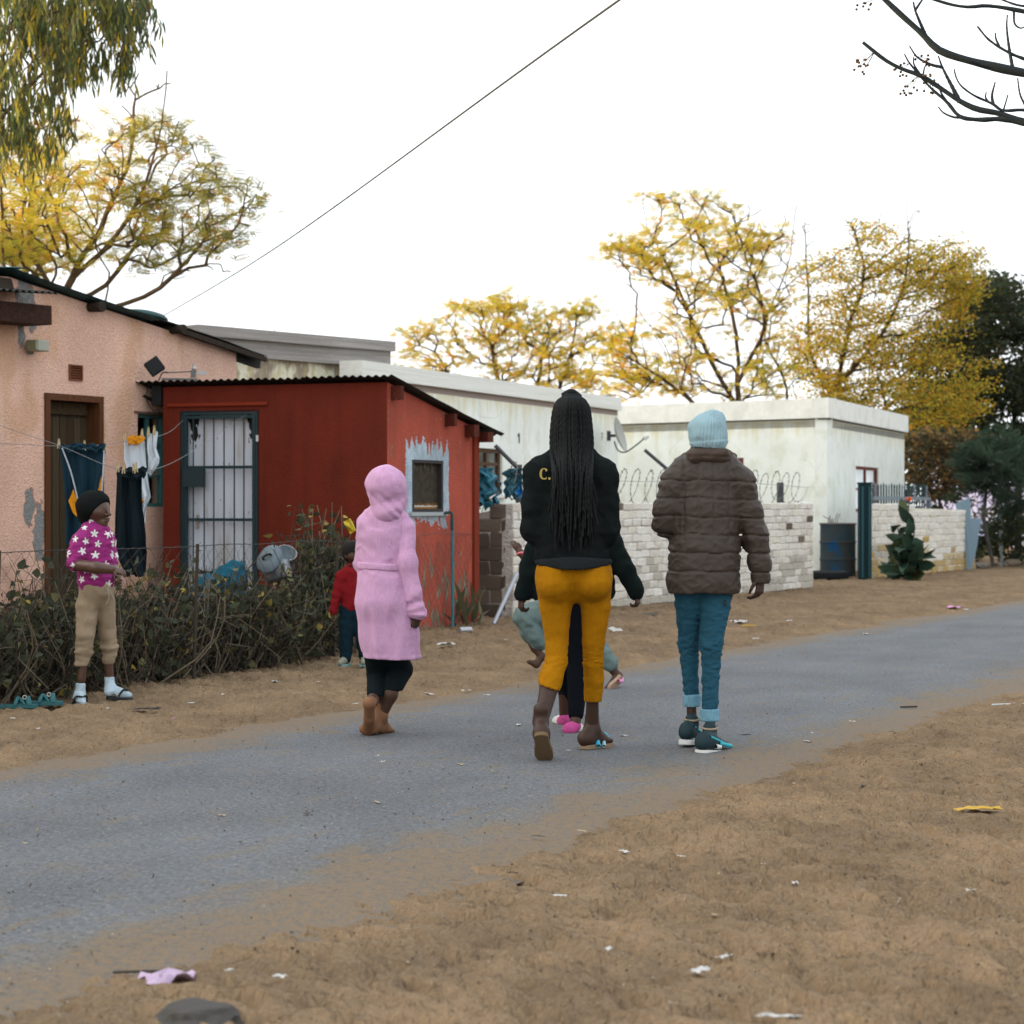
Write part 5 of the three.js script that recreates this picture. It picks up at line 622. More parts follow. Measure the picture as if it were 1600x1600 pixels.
// ---------------------------------------------------------------- walls, gate, barrel, razor wire
const brickGeo = [0, 1, 2, 3].map((k) => { seed(50 + k); const g = new RoundedBoxGeometry(1, 1, 1, 1, 0.12), p = g.attributes.position; for (let i = 0; i < p.count; i++) { const x = p.getX(i), y = p.getY(i), z = p.getZ(i); p.setXYZ(i, x + 0.05 * n3(x * 3 + k, y * 3, z * 3), y + 0.10 * n3(x * 2, y * 3 + k * 5, z * 3), z + 0.10 * n3(x * 3, y * 3, z * 3 + k * 7)); } g.computeVertexNormals(); return g; });
const limeTex = (lo) => tex(256, 256, (u, v) => { const c = tf(u, v, 5, 5, lo), pit = tn(u, v, 26, 3 + lo); let k = 0.90 + 0.12 * c; let r = k, g = k * 0.985, b = k * 0.955; const pk = smooth(0.26, 0.40, pit + 0.3 * c + 0.0); r = mix(r, 0.36, pk); g = mix(g, 0.30, pk); b = mix(b, 0.24, pk); return [r, g, b]; });
const brickMats = [[1, 1, 1], [0.95, 0.94, 0.93], [0.88, 0.86, 0.83], [0.97, 0.95, 0.90], [0.6, 0.58, 0.54]].map((c, i) => std(c, 1, { map: limeTex(i * 4 + 1) }));
const bareMats = [[0.20, 0.155, 0.12], [0.25, 0.2, 0.155], [0.16, 0.13, 0.105], [0.29, 0.24, 0.19]].map((c) => std(c, 1, { bumpMap: grainBump, bumpScale: 0.02 }));
const ochre = [[0.60, 0.44, 0.20], [0.55, 0.44, 0.26], [0.70, 0.60, 0.42]].map((c) => std(c, 1, { map: limeTex(3) }));
function brickWall(name, label, A, B, H, o = {}) { // courses of single bricks on a mortar core
  const t = thing(name, label, 'wall', A, Math.atan2(-(B.z - A.z), B.x - A.x)), L = Math.hypot(B.x - A.x, B.z - A.z), bw = o.bw || 0.235, bh = o.bh || 0.094, T = o.T || 0.16, rows = Math.round(H / bh), top = o.top || (() => 1);
  part(t, 'mortar_core', slab([[0, 0], ...Array.from({ length: 13 }, (_, i) => [L * (1 - (o.endSlope ? 0 : 0)) * (i / 12), 0]).slice(1), ...Array.from({ length: 13 }, (_, i) => [L * (1 - i / 12), H * top(1 - i / 12) - 0.03])], T - 0.03, [], -0.016), std(o.mortar || [0.48, 0.45, 0.41], 1, { bumpMap: grainBump, bumpScale: 0.02 }));
  const list = []; seed(o.seed || 5);
  for (let r = 0; r < rows; r++) for (let x = (r % 2) * -bw / 2; x < L - 0.03; x += bw) { const x0 = Math.max(0, x), x1 = Math.min(L, x + bw - rr(0.005, 0.014)); if (x1 - x0 < 0.04) continue; const u = (x0 + x1) / 2 / L; if ((r + 0.6) * bh > H * top(u)) continue; list.push([(x0 + x1) / 2, (r + 0.5) * bh + rr(-0.004, 0.004), x1 - x0, bh - rr(0.005, 0.014), r / rows]); }
  const score = ([x, y]) => { const p = A.clone().lerp(B, x / L), px = p.x / -p.z * FOCAL + 800; return (o.hide ? o.hide(px) : 0) + (-p.z) * 0.01; }; list.sort((a, b) => score(a) - score(b));
  const rest = []; list.forEach(([x, y, w, h, v], i) => {
    const dirt = o.dirt ? o.dirt(x / L, v) : null, m = dirt === 'bare' ? pick(bareMats) : dirt === 'ochre' ? pick(ochre) : dirt === 'grey' ? brickMats[rnd() < 0.6 ? 4 : 2] : pick(brickMats.slice(0, 4)), g = brickGeo[Math.floor(rnd() * 4)], zz = -0.05 + rr(-0.007, 0.007), turn = rr(-0.03, 0.03);
    if (i < 296) { const b = part(t, i ? `brick_${String(i).padStart(3, '0')}` : 'brick', g, m); b.scale.set(w, h, 0.1); b.position.set(x, y, zz); b.rotation.z = turn; } else rest.push([m, g.clone().scale(w, h, 0.1).rotateZ(turn).translate(x, y, zz)]);
  });
  const by = new Map(); for (const [m, g] of rest) by.set(m, [...(by.get(m) || []), g]); for (const [m, gs] of by) { const q = part(t, 'more_bricks', join(gs), m); q.userData.kind = 'stuff'; }
  return t;
}
const WA = at0(803, 20.2), WB = at0(1272, 27.75), W2A = at0(1362, 30.7), W2B = at0(1524, 35.4);
brickWall('brick_wall', 'long whitewashed brick wall with razor wire along its top', WA, WB, 1.21, { seed: 4, hide: (px) => (px > 822 && px < 955) || (px > 1045 && px < 1165) ? 5 : 0, dirt: (u, v) => (v < 0.30 + 0.18 * n2(u * 9, 3) && rnd() < 0.75 ? 'grey' : rnd() < 0.07 ? 'bare' : null) });
brickWall('brick_wall', 'short whitewashed brick wall with ochre stained foot beside the gate', W2A, W2B, 1.2, { seed: 8, mortar: [0.62, 0.58, 0.48], bw: 0.30, bh: 0.11, top: (u) => 1 - 0.07 * u - 0.75 * smooth(0.93, 1.02, u), dirt: (u, v) => (v + rr(-0.2, 0.2) < 0.26 + 0.15 * n2(u * 7, 8) ? 'ochre' : u < 0.25 && v < 0.45 ? 'grey' : null) });
{ // rough dark return wall between the shack and the white wall
  const dir = V(-0.87, 0, -0.49), A = WA.clone().addScaledVector(dir, 1.35), B = WA.clone().addScaledVector(dir, 0.10); brickWall('stone_wall', 'rough dark unplastered block wall between the red house and the white wall', A, B, 1.2, { seed: 12, bw: 0.30, bh: 0.15, top: (u) => 0.80 + 0.2 * u, dirt: () => 'bare' });
}
{ // razor wire coils with leaning steel posts
  const dirW = WB.clone().sub(WA).normalize(), Lw = WA.distanceTo(WB), nrm = dirW.clone().cross(V(0, 1, 0));
  const coil = (u0, u1, label, s) => { seed(s); const pts = [], turns = Math.round((u1 - u0) / 0.36); for (let i = 0; i <= turns * 14; i++) { const t = i / (turns * 14), a = t * turns * 2 * Math.PI, r = 0.27 + 0.07 * n2(t * turns * 0.9, s); const p = WA.clone().addScaledVector(dirW, u0 + (u1 - u0) * t + 0.10 * Math.sin(a * 1)).addScaledVector(nrm, -0.09 + r * 0.55 * Math.cos(a) * 0.6); p.y = 1.21 + 0.20 + r * Math.sin(a) * 0.8 + 0.02; pts.push(p); }
    const t = thing('razor_wire', label, 'razor wire', WA.clone().addScaledVector(dirW, (u0 + u1) / 2).setY(1.2)); const off = t.position.clone().negate(); part(t, 'coil', tube(pts, 0.0042, 4, pts.length * 2).translate(off.x, off.y, off.z), wire);
    const bl = []; for (let i = 2; i < pts.length - 2; i++) { const p = pts[i]; for (let q = 0; q < 1; q++) bl.push(box(0.006, 0.034, 0.012, p.x, p.y, p.z, rr(0, 3), rr(-1.5, 1.5))); } const b = part(t, 'barbs', join(bl).translate(off.x, off.y, off.z), wire); b.userData.kind = 'stuff'; };
  coil(0.0, 1.3, 'loose razor wire coil above the dark stone wall end', 3); coil(1.9, 5.1, 'razor wire coil on the white wall between woman and man', 5); coil(6.2, 8.45, 'razor wire coil at the far end of the white wall', 7);
  const straight = tube([WA.clone().setY(1.52), WA.clone().lerp(WB, 0.3).setY(1.47), WA.clone().lerp(WB, 0.6).setY(1.5), WA.clone().lerp(WB, 0.98).setY(1.44)], 0.003, 4, 20); solo('tension_wire', straight, wire, 'single thin wire stretched above the white brick wall', 'wire');
  const post = (px, top, foot, lx, ly, label, w = 0.045) => { // upright stub with an arm leaning to the left
    const u = (() => { let best = 0, bd = 1e9; for (let q = 0; q <= 1; q += 0.002) { const p = WA.clone().lerp(WB, q), x = p.x / -p.z * FOCAL + 800; if (Math.abs(x - px) < bd) { bd = Math.abs(x - px); best = q; } } return best; })(), b = WA.clone().lerp(WB, u).addScaledVector(nrm, -0.10), d = -b.z, yy = (py) => EYE + (HORIZON - py) / FOCAL * d; const t = thing('fence_post', label, 'post', b.clone().setY(0), 0.5);
    part(t, 'upright', box(w, yy(top) - 0.0, w, 0, yy(top) / 2, 0), metalDark); if (lx !== undefined) { const dx = (lx - px) / FOCAL * d, g = rod(V(0, yy(top) - 0.05, 0), V(dx * Math.cos(0.5), yy(ly), dx * Math.sin(0.5)), 0.022, 0.022, 6); part(t, 'leaning_arm', g, metalDark); } };
  post(824, 726, 0, 787, 696, 'dark steel post with leaning arm at the stone wall corner', 0.05); post(966, 728, 0, 924, 700, 'dark steel post with leaning arm beside the satellite dish', 0.05); post(1058, 730, 0, 1019, 703, 'dark steel post with leaning arm hidden behind the man'); post(1177, 741, 0, undefined, 0, 'short steel stub behind the man\'s right shoulder', 0.035); post(1230, 754, 0, undefined, 0, 'broad flat green steel post standing in razor wire', 0.07);
}
{ // torn blue plastic sheeting on the wire beside the shack
  const rag = (px, py, w, h, d, c, label, s) => { const g = new THREE.PlaneGeometry(w, h, 22, 22), p = g.attributes.position; for (let i = 0; i < p.count; i++) { const x = p.getX(i), y = p.getY(i), v = 0.5 - y / h; p.setXYZ(i, x * (0.55 + 0.45 * Math.sin(v * 2.2 + s)) + 0.06 * n2(y * 8, s), y + 0.05 * n2(x * 12, s + 3) * v, 0.07 * n3(x * 9, y * 2.5, s) + 0.03 * n2(x * 25, y * 6)); } g.computeVertexNormals(); const q = P(px, py, d); g.translate(q.x, q.y, q.z); solo('plastic_sheet', g, phys(c, 0.35, { side: THREE.DoubleSide, specularIntensity: 0.5 }), label, 'plastic sheet'); };
  rag(752, 762, 0.30, 0.42, 20.3, [0.025, 0.14, 0.20], 'crumpled teal plastic sheet touching the red house corner', 1); rag(777, 772, 0.24, 0.34, 20.45, [0.045, 0.22, 0.33], 'light blue plastic rag hanging over the dark stone wall', 4); rag(803, 754, 0.20, 0.30, 20.35, [0.03, 0.10, 0.13], 'dark teal plastic rag caught on razor wire', 7); rag(814, 762, 0.10, 0.20, 20.2, [0.015, 0.17, 0.42], 'bright blue plastic scrap on top of the white wall', 11);
  const pp = ground(771, 977), tp = P(808, 896, 19.6); solo('metal_rod', rod(pp.clone().setY(0.01), tp, 0.02, 0.02, 8), std([0.32, 0.34, 0.38], 0.4, { metalness: 0.6 }), 'grey metal rod leaning against the stone wall', 'rod');
}
{ // wall numerals, dish
  const f = w2front; const num = (ch, px, py, sz, label, c) => { const a = f.on(px, py); const t = new TextGeometry(ch, { font: numFont, size: sz, depth: 0.004, curveSegments: 5 }).translate(a[0], a[1], 0.0035); t.applyMatrix4(f.W); solo('painted_number', t, std(c, 0.9), label, 'number'); };
  const numFont = await new FontLoader().loadAsync('fonts/droid/droid_sans_bold.typeface.json'); num('1', 808, 692, 0.15, 'black painted numeral 1 on the long white house', [0.02, 0.02, 0.02]); num('7', 939, 687, 0.115, 'faint painted numeral 7 on the long white house', [0.28, 0.26, 0.26]);
  const c = P(964, 680, 31.2), ax = V(0.93, 0.28, 0.26).normalize(), R = 0.29, dish = thing('satellite_dish', 'grey satellite dish on the end of the long white house', 'satellite dish', c);
  const lp = []; for (let i = 0; i <= 8; i++) lp.push(new THREE.Vector2(R * i / 8, 0.07 * (i / 8) ** 2)); for (let i = 8; i >= 0; i--) lp.push(new THREE.Vector2(R * i / 8, 0.07 * (i / 8) ** 2 - 0.012)); const q = new THREE.Quaternion().setFromUnitVectors(V(0, 1, 0), ax);
  part(dish, 'reflector', new THREE.LatheGeometry(lp, 32).applyQuaternion(q), std([0.34, 0.34, 0.31], 0.55)); const lnb = P(1008, 684, 30.9).sub(c), st = P(966, 700, 31.1).sub(c);
  part(dish, 'arm', tube([P(960, 690, 31.2).sub(c), P(965, 703, 31.1).sub(c), P(975, 707, 31.05).sub(c), P(992, 697, 30.95).sub(c), lnb], 0.012, 6), metalDark); part(dish, 'receiver', [new THREE.CylinderGeometry(0.035, 0.03, 0.07, 12).rotateZ(1.1).translate(lnb.x, lnb.y, lnb.z), new THREE.SphereGeometry(0.035, 10, 8).translate(lnb.x + 0.03, lnb.y + 0.02, lnb.z)], std([0.62, 0.62, 0.6], 0.5));
  const wl = w2front.on(957, 676, 0.02); part(dish, 'bracket', [rod(V(0, 0, 0).addScaledVector(ax, -0.015), V(-0.12, -0.01, -0.05), 0.025, 0.025, 8), box(0.06, 0.16, 0.08, -0.13, -0.01, -0.05)], metalDark);
}
{ // steel gate and post
  const gp = ground(1351, 906); const t = thing('gate_post', 'thick dark green steel gate post beside the oil drum', 'gate post', gp.clone().setY(0)); part(t, 'shaft', [rbox(0.20, 1.52, 0.17, 0.02, 0, 0.76, 0)], teal); part(t, 'channel', [box(0.03, 1.45, 0.03, -0.05, 0.76, 0.098), box(0.03, 1.45, 0.03, 0.06, 0.76, 0.098)], std([0.02, 0.07, 0.085], 0.5)); part(t, 'cap', rbox(0.22, 0.03, 0.19, 0.01, 0.0, 1.535, 0), teal);
  const a = P(1363, 900, 31.6).setY(0), b = P(1450, 900, 34.2).setY(0), g = thing('metal_gate', 'dark green metal gate with upright pickets behind the short wall', 'gate', a, Math.atan2(-(b.z - a.z), b.x - a.x)), L = a.distanceTo(b), gm = std([0.012, 0.05, 0.06], 0.6), rail = std([0.16, 0.19, 0.22], 0.6);
  part(g, 'sheet', box(L * 0.42, 0.95, 0.01, L * 0.79, 0.62, -0.02), gm); part(g, 'rail', box(L, 0.06, 0.035, L / 2, 1.30, 0.025), rail); part(g, 'rail', box(L, 0.05, 0.03, L / 2, 0.25, 0.02), rail); part(g, 'upright', box(0.05, 1.3, 0.05, L - 0.02, 0.66, 0.03), rail);
  const n = 22, pg = box(0.032, 1.28, 0.018), tip = new THREE.ConeGeometry(0.02, 0.06, 4); for (let i = 0; i < n; i++) { const x = 0.03 + (L - 0.1) * i / (n - 1); part(g, 'picket', pg, i % 5 === 1 ? rail : gm).position.set(x, 0.86 + 0.012 * Math.sin(i * 2), -0.002); part(g, 'picket_tip', tip, i % 5 === 1 ? rail : gm).position.set(x, 1.53 + 0.012 * Math.sin(i * 2), -0.002); }
}
{ // oil drum on a tyre's edge
  const p = ground(1309, 903), t = thing('oil_drum', 'rusty dark blue oil drum standing by the green gate post', 'oil drum', p.clone().setY(0)), prof = [[0, 0.0], [0.285, 0], [0.295, 0.015], [0.288, 0.03], [0.285, 0.28], [0.297, 0.295], [0.297, 0.315], [0.285, 0.33], [0.285, 0.56], [0.297, 0.575], [0.297, 0.595], [0.285, 0.61], [0.285, 0.86], [0.296, 0.875], [0.292, 0.89], [0.278, 0.885], [0.272, 0.80], [0, 0.78]];
  const m = std(0xffffff, 0.75, { map: sized(tex(512, 256, (u, v) => { const c = tf(u, v, 6, 5, 2), st = tn(u, v * 0.2, 30, 4); let r = 0.17 + 0.05 * c, g = 0.235 + 0.05 * c, b = 0.265 + 0.05 * c; const ru = smooth(0.0, 0.3, c + 0.4 * st + 0.05); r = mix(r, 0.26, ru * 0.8); g = mix(g, 0.21, ru * 0.8); b = mix(b, 0.18, ru * 0.8); const bl = smooth(0.10, 0.22, tf(u, v, 8, 3, 9) + 0.12 - 2 * Math.abs(u - 0.98)); r = mix(r, 0.03, bl * 0.9); g = mix(g, 0.25, bl * 0.9); b = mix(b, 0.42, bl * 0.9); return [r, g, b]; }), 1, 1) });
  part(t, 'drum', new THREE.LatheGeometry(prof.map((q) => new THREE.Vector2(...q)), 40).rotateY(-0.15), m); part(t, 'rim', new THREE.TorusGeometry(0.29, 0.012, 8, 40).rotateX(Math.PI / 2).translate(0, 0.885, 0), rustMetal);
  const tw = []; seed(3); for (let i = 0; i < 6; i++) tw.push(tube([V(-0.12 + i * 0.03, 0.8, 0), V(-0.14 + i * 0.02 + rr(-0.04, 0.04), 0.93, 0.02), V(-0.2 + i * 0.05 + rr(-0.05, 0.05), 0.96 + rr(0, 0.12), 0.0)], 0.007, 5)); part(t, 'dead_twigs', tw, std([0.12, 0.09, 0.06], 1));
  const tp = ground(1292, 905); tp.z += 0.25; const ty = thing('tyre', 'old black tyre lying flat in front of the oil drum', 'tyre', tp.clone().setY(0.075)); part(ty, 'tread', new THREE.TorusGeometry(0.22, 0.085, 10, 32).rotateX(Math.PI / 2).scale(1, 0.85, 1), std([0.016, 0.018, 0.02], 0.9)); const kn = []; for (let i = 0; i < 40; i++) { const a = i / 40 * Math.PI * 2; kn.push(box(0.015, 0.09, 0.03, Math.cos(a) * 0.303, 0, Math.sin(a) * 0.303, -a)); } part(ty, 'lugs', kn, std([0.013, 0.014, 0.015], 0.95)); 
  tp.x -= 0; }
{ // leaning broken sheet and pipe at the right
  const a = ground(1528, 893), s = thing('leaning_sheet', 'pale blue bent metal sheet leaning behind the short wall end', 'metal sheet', V(a.x, 0, a.z - 0.5)), sh = new THREE.Shape([[-0.26, 1.22], [0.02, 1.34], [0.02, 0.95], [0.20, 0.95], [0.12, 0.45], [0.0, 0.0], [-0.08, 0.02], [-0.1, 0.6]].map((q) => new THREE.Vector2(...q))); part(s, 'sheet', new THREE.ExtrudeGeometry(sh, { depth: 0.012, bevelEnabled: false }).rotateX(-0.12), std([0.15, 0.22, 0.27], 0.6)); part(s, 'rib', [rod(V(-0.02, 0.1, 0.0), V(-0.10, 1.2, -0.13), 0.012, 0.012, 5)], std([0.2, 0.26, 0.3], 0.6));
  const b = P(1565, 900, 37).setY(0), pipe = thing('white_pipe', 'upright white painted pipe among the bushes', 'pipe', b); part(pipe, 'shaft', [rod(V(0, 0, 0), V(-0.03, 1.68, 0), 0.035, 0.035, 10)], std([0.45, 0.56, 0.6], 0.7, { map: limeTex(9) })); part(pipe, 'collar', new THREE.CylinderGeometry(0.045, 0.045, 0.06, 12).translate(-0.027, 1.64, 0), std([0.4, 0.5, 0.55], 0.6));
}
// ---------------------------------------------------------------- trees
const barkTex = tex(256, 512, (u, v) => { const n = tf(u, v * 0.4, 14, 4, 3), k = 0.75 + 0.35 * n; return [k, k * 0.96, k * 0.9]; });
const bark = (c) => std(c, 1, { map: barkTex, bumpMap: barkTex, bumpScale: 0.02 });
const leafMat = (tr = 0.52) => phys(0xffffff, 1, { transmission: tr, thickness: 0, side: THREE.DoubleSide, specularIntensity: 0.3 });
function leafFlat(L, W, bend = 0.15, n = 2) { // pointed leaf, base at the origin, along +y
  const pos = [], idx = [], prof = n === 2 ? [0, 1, 0] : [0, 0.75, 1, 0.7, 0]; for (let i = 0; i < prof.length; i++) { const t = i / (prof.length - 1), w = W / 2 * prof[i], y = L * t, z = -bend * L * t * t; pos.push(-w, y, z + w * 0.25, 0, y, z, w, y, z + w * 0.25); }
  for (let i = 0; i + 1 < prof.length; i++) { const a = i * 3; for (const o of [0, 1]) idx.push(a + o, a + o + 1, a + o + 3, a + o + 1, a + o + 4, a + o + 3); }
  const g = new THREE.BufferGeometry(); g.setAttribute('position', new THREE.Float32BufferAttribute(pos, 3)); g.setIndex(idx); g.computeVertexNormals(); return g;
}
function frond(L, pairs, lw, ll, droop = 0.35) { // feathery compound leaf
  const gs = [], y = (t) => L * t, z = (t) => -droop * L * t * t; for (let i = 0; i < pairs; i++) { const t = 0.15 + 0.85 * i / (pairs - 1), s = ll * (0.7 + 0.5 * Math.sin(Math.PI * t)); for (const q of [-1, 1]) { const g = leafFlat(s, lw, 0.25); g.rotateZ(q * -1.05); g.rotateX(-0.3); gs.push(g.translate(0, y(t), z(t))); } }
  const m = mergeGeometries(gs.map((g) => g.toNonIndexed())); m.computeVertexNormals(); return m;
}
const up0 = V(0, 1, 0);
function leaves(parent, name, geo, mat, list) { // list: {p, dir, s, c, roll}
  const im = new THREE.InstancedMesh(geo, mat, list.length), m = new THREE.Matrix4(), q = new THREE.Quaternion(), q2 = new THREE.Quaternion(), c = new THREE.Color();
  list.forEach((l, i) => { q.setFromUnitVectors(up0, l.dir); q2.setFromAxisAngle(up0, l.roll); q.multiply(q2); m.compose(l.p.clone().sub(parent.position), q, V(l.s, l.s, l.s)); im.setMatrixAt(i, m); c.setRGB(...l.c); im.setColorAt(i, c); });
  im.name = name; im.userData.kind = 'stuff'; im.castShadow = im.receiveShadow = true; parent.add(im); return im;
}
function growTree(base, trunk, targets, o = {}) { // trunk: Vector3[] from base up; targets: points the twigs reach
  const nodes = []; const add = (p, par) => { nodes.push({ p, par, len: par < 0 ? 0 : nodes[par].len + p.distanceTo(nodes[par].p), r: 0, kids: 0 }); return nodes.length - 1; };
  for (const tr of trunk) { let par = tr.from ?? -1; if (tr.join) { let bd = 1e9; nodes.forEach((n, i) => { const d = n.p.distanceTo(tr.pts[0]); if (d < bd) { bd = d; par = i; } }); } const c = new THREE.CatmullRomCurve3(tr.pts), n = Math.max(3, Math.ceil(c.getLength() / 0.3)); for (let i = par < 0 ? 0 : 1; i <= n; i++) par = add(c.getPoint(i / n).add(V(rr(-1, 1), 0, rr(-1, 1)).multiplyScalar(0.02)), par); }
  const min = o.minY ?? 1.2, fork = nodes[Math.floor(nodes.length / 2)].p; targets.sort((a, b) => a.distanceTo(fork) - b.distanceTo(fork)); const tips = [];
  for (const t of targets) {
    let best = 0, bc = 1e9; for (let i = 0; i < nodes.length; i++) { const n = nodes[i]; if (n.p.y < min) continue; const d = n.p.distanceTo(t), up = t.y - n.p.y; const cst = d + 0.30 * n.len + (up < 0.1 * d ? 0.5 * d : 0); if (cst < bc) { bc = cst; best = i; } }
    const a = nodes[best].p, d = a.distanceTo(t), n = Math.max(2, Math.ceil(d / 0.28)); let par = best; const bow = V(rr(-1, 1), o.arch ?? 0.5, rr(-1, 1)).multiplyScalar(0.13 * d);
    for (let i = 1; i <= n; i++) { const k = i / n; par = add(a.clone().lerp(t, k).addScaledVector(bow, Math.sin(k * Math.PI)).add(V(rr(-1, 1), rr(-1, 1), rr(-1, 1)).multiplyScalar(0.03)), par); } tips.push(par);
  }
  const e = 2.65, r0 = o.tip || 0.007; for (const n of nodes) n.s = 0; for (let i = nodes.length - 1; i >= 0; i--) { const n = nodes[i]; if (!n.s) n.s = r0 ** e; n.r = n.s ** (1 / e); if (n.par >= 0) nodes[n.par].s = nodes[n.par].s + n.s; }
  const cap = o.maxR || 0.2; for (const n of nodes) n.r = Math.min(n.r, cap); const pos = [], nor = [], uv = [], idx = [], S = 6; const ax = V(), bx = V(), dv = V();
  nodes.forEach((n, i) => { if (n.par < 0) return; const q = nodes[n.par]; dv.subVectors(n.p, q.p).normalize(); ax.set(0.31, 0.2, 0.93).cross(dv).normalize(); bx.crossVectors(dv, ax); const v0 = pos.length / 3, ra = n.par === 0 ? q.r : Math.min(q.r, n.r * 1.25), rb = n.r; for (const [c, R, tv] of [[q.p, ra, q.len], [n.p, rb, n.len]]) for (let j = 0; j <= S; j++) { const a = j / S * 2 * Math.PI, x = Math.cos(a), y = Math.sin(a); pos.push(c.x + (ax.x * x + bx.x * y) * R, c.y + (ax.y * x + bx.y * y) * R, c.z + (ax.z * x + bx.z * y) * R); nor.push(ax.x * x + bx.x * y, ax.y * x + bx.y * y, ax.z * x + bx.z * y); uv.push(j / S * 0.5, tv * 0.7); } for (let j = 0; j < S; j++) { const a = v0 + j, b = a + S + 1; idx.push(a, a + 1, b, a + 1, b + 1, b); } });
  const g = new THREE.BufferGeometry(); g.setAttribute('position', new THREE.Float32BufferAttribute(pos, 3)); g.setAttribute('normal', new THREE.Float32BufferAttribute(nor, 3)); g.setAttribute('uv', new THREE.Float32BufferAttribute(uv, 2)); g.setIndex(idx); return { g, nodes, tips };
}
function blobs(list, d, more = 1) { const out = []; for (const [px, py, rx, ry, n0, dz = 1, dd = 0] of list) for (let i = 0, n = Math.round(n0 * more); i < n; i++) { let x, y, z; do { x = rr(-1, 1); y = rr(-1, 1); z = rr(-1, 1); } while (x * x + y * y + z * z > 1); const k = Math.pow(x * x + y * y + z * z, -0.16); x *= k; y *= k; z *= k; out.push(P(px + x * rx, py + y * ry, d + dd + z * dz * 1.6)); } return out; }
function makeTree(name, label, o) {
  seed(o.seed); const b = at0(o.base[0], o.d); b.y = groundY(b.x, b.z) - 0.03; const t = thing(name, label, 'tree', b, 0, o.group), J = (px, py, dd = 0) => P(px, py, o.d + dd);
  const trunk = o.trunk(J, b), T = blobs(o.crown, o.d, o.more), bareT = new Set(); if (o.bare) for (const p of blobs(o.bare, o.d)) { T.push(p); bareT.add(p); } const { g, nodes, tips } = growTree(b, trunk, T, o); g.translate(-b.x, -b.y, -b.z); part(t, 'trunk', g, bark(o.bark || [0.12, 0.085, 0.055]));
  const L = []; for (const ti of tips) { const n = nodes[ti], par = nodes[n.par]; if (bareT.size && [...bareT].some((q) => q.distanceToSquared(n.p) < 0.02)) continue; if (rnd() < (o.skip || 0)) continue; o.leaf(L, n.p, n.p.clone().sub(par.p).normalize(), nodes, ti); } leaves(t, 'crown', o.geo, o.mat || leafMat(), L); return t;
}
const dirAny = () => V(rr(-1, 1), rr(-1, 1), rr(-1, 1)).normalize();
const gold = () => { const t = rnd(), k = rr(0.75, 1.2); return t < 0.62 ? [0.58 * k, 0.44 * k, 0.045] : t < 0.88 ? [0.34 * k, 0.32 * k, 0.035] : [0.62 * k, 0.30 * k, 0.025]; };
const oliveGold = () => { const t = rnd(), k = rr(0.7, 1.2); return t < 0.6 ? [0.21 * k, 0.20 * k, 0.04] : t < 0.92 ? [0.42 * k, 0.33 * k, 0.03] : [0.46 * k, 0.22 * k, 0.02]; };
const darkGreen = () => { const k = rr(0.6, 1.25); return rnd() < 0.9 ? [0.040 * k, 0.056 * k, 0.030 * k] : [0.09 * k, 0.085 * k, 0.025]; };
const layerTips = (col, n, spread, size, tilt = 0.25) => (L, p, dir) => { for (let i = 0; i < n; i++) { const a = rr(0, 6.28), d = V(Math.cos(a), rr(-tilt, tilt + 0.15), Math.sin(a)).normalize(); L.push({ p: p.clone().add(V(rr(-1, 1) * spread, rr(-0.45, 0.35) * spread, rr(-1, 1) * spread)), dir: d, s: size * rr(0.7, 1.25), c: col(), roll: rr(-0.5, 0.5) }); } };
const fineFrond = frond(0.34, 7, 0.035, 0.085, 0.3), bigFrond = frond(0.42, 8, 0.05, 0.11, 0.3), broadLeaf = leafFlat(0.115, 0.07, 0.2, 4), lance = leafFlat(0.17, 0.026, 0.12, 4);

makeTree('feathery_tree', 'tall feathery tree with spreading limbs behind the pink house', { seed: 21, d: 27, more: 1.3, skip: 0.1, bare: [[215, 150, 30, 40, 6, 0.3], [255, 120, 14, 20, 4, 0.3], [330, 420, 40, 20, 5, 0.4]], base: [80, 0], geo: fineFrond, tip: 0.010, maxR: 0.13, minY: 2.2, bark: [0.20, 0.14, 0.08],
  trunk: (J, b) => [{ pts: [b, J(95, 520), J(110, 440), J(160, 350), J(205, 235), J(212, 150)] }, { join: 1, pts: [J(98, 470), J(52, 400, 0.3), J(45, 330, 0.3), J(55, 240, 0.5)] }, { join: 1, pts: [J(110, 440), J(200, 345, -0.4), J(245, 230, -0.6), J(262, 110, -0.7)] }, { join: 1, pts: [J(97, 480), J(170, 440, 0.5), J(240, 330, 0.8), J(270, 265, 0.9)] }, { join: 1, pts: [J(97, 500), J(250, 450, -0.6), J(330, 360, -0.8)] }, { join: 1, pts: [J(95, 490), J(15, 440), J(5, 340)] }],
  crown: [[30, 270, 60, 60, 26, 0.7], [20, 360, 50, 50, 20, 0.7], [130, 330, 140, 90, 70], [240, 260, 100, 60, 36, 0.8], [330, 330, 90, 60, 46, 0.8], [270, 390, 80, 40, 26, 0.8], [40, 380, 70, 60, 26, 0.8], [235, 195, 60, 22, 12, 0.5]], leaf: (() => { const f = layerTips(oliveGold, 9, 0.26, 0.50), f2 = layerTips(gold, 8, 0.25, 0.50); return (L, p, d) => (p.x < -5.4 ? f2 : f)(L, p, d); })() });  // golden leaves on the left half put the sunlight into the leaf colour
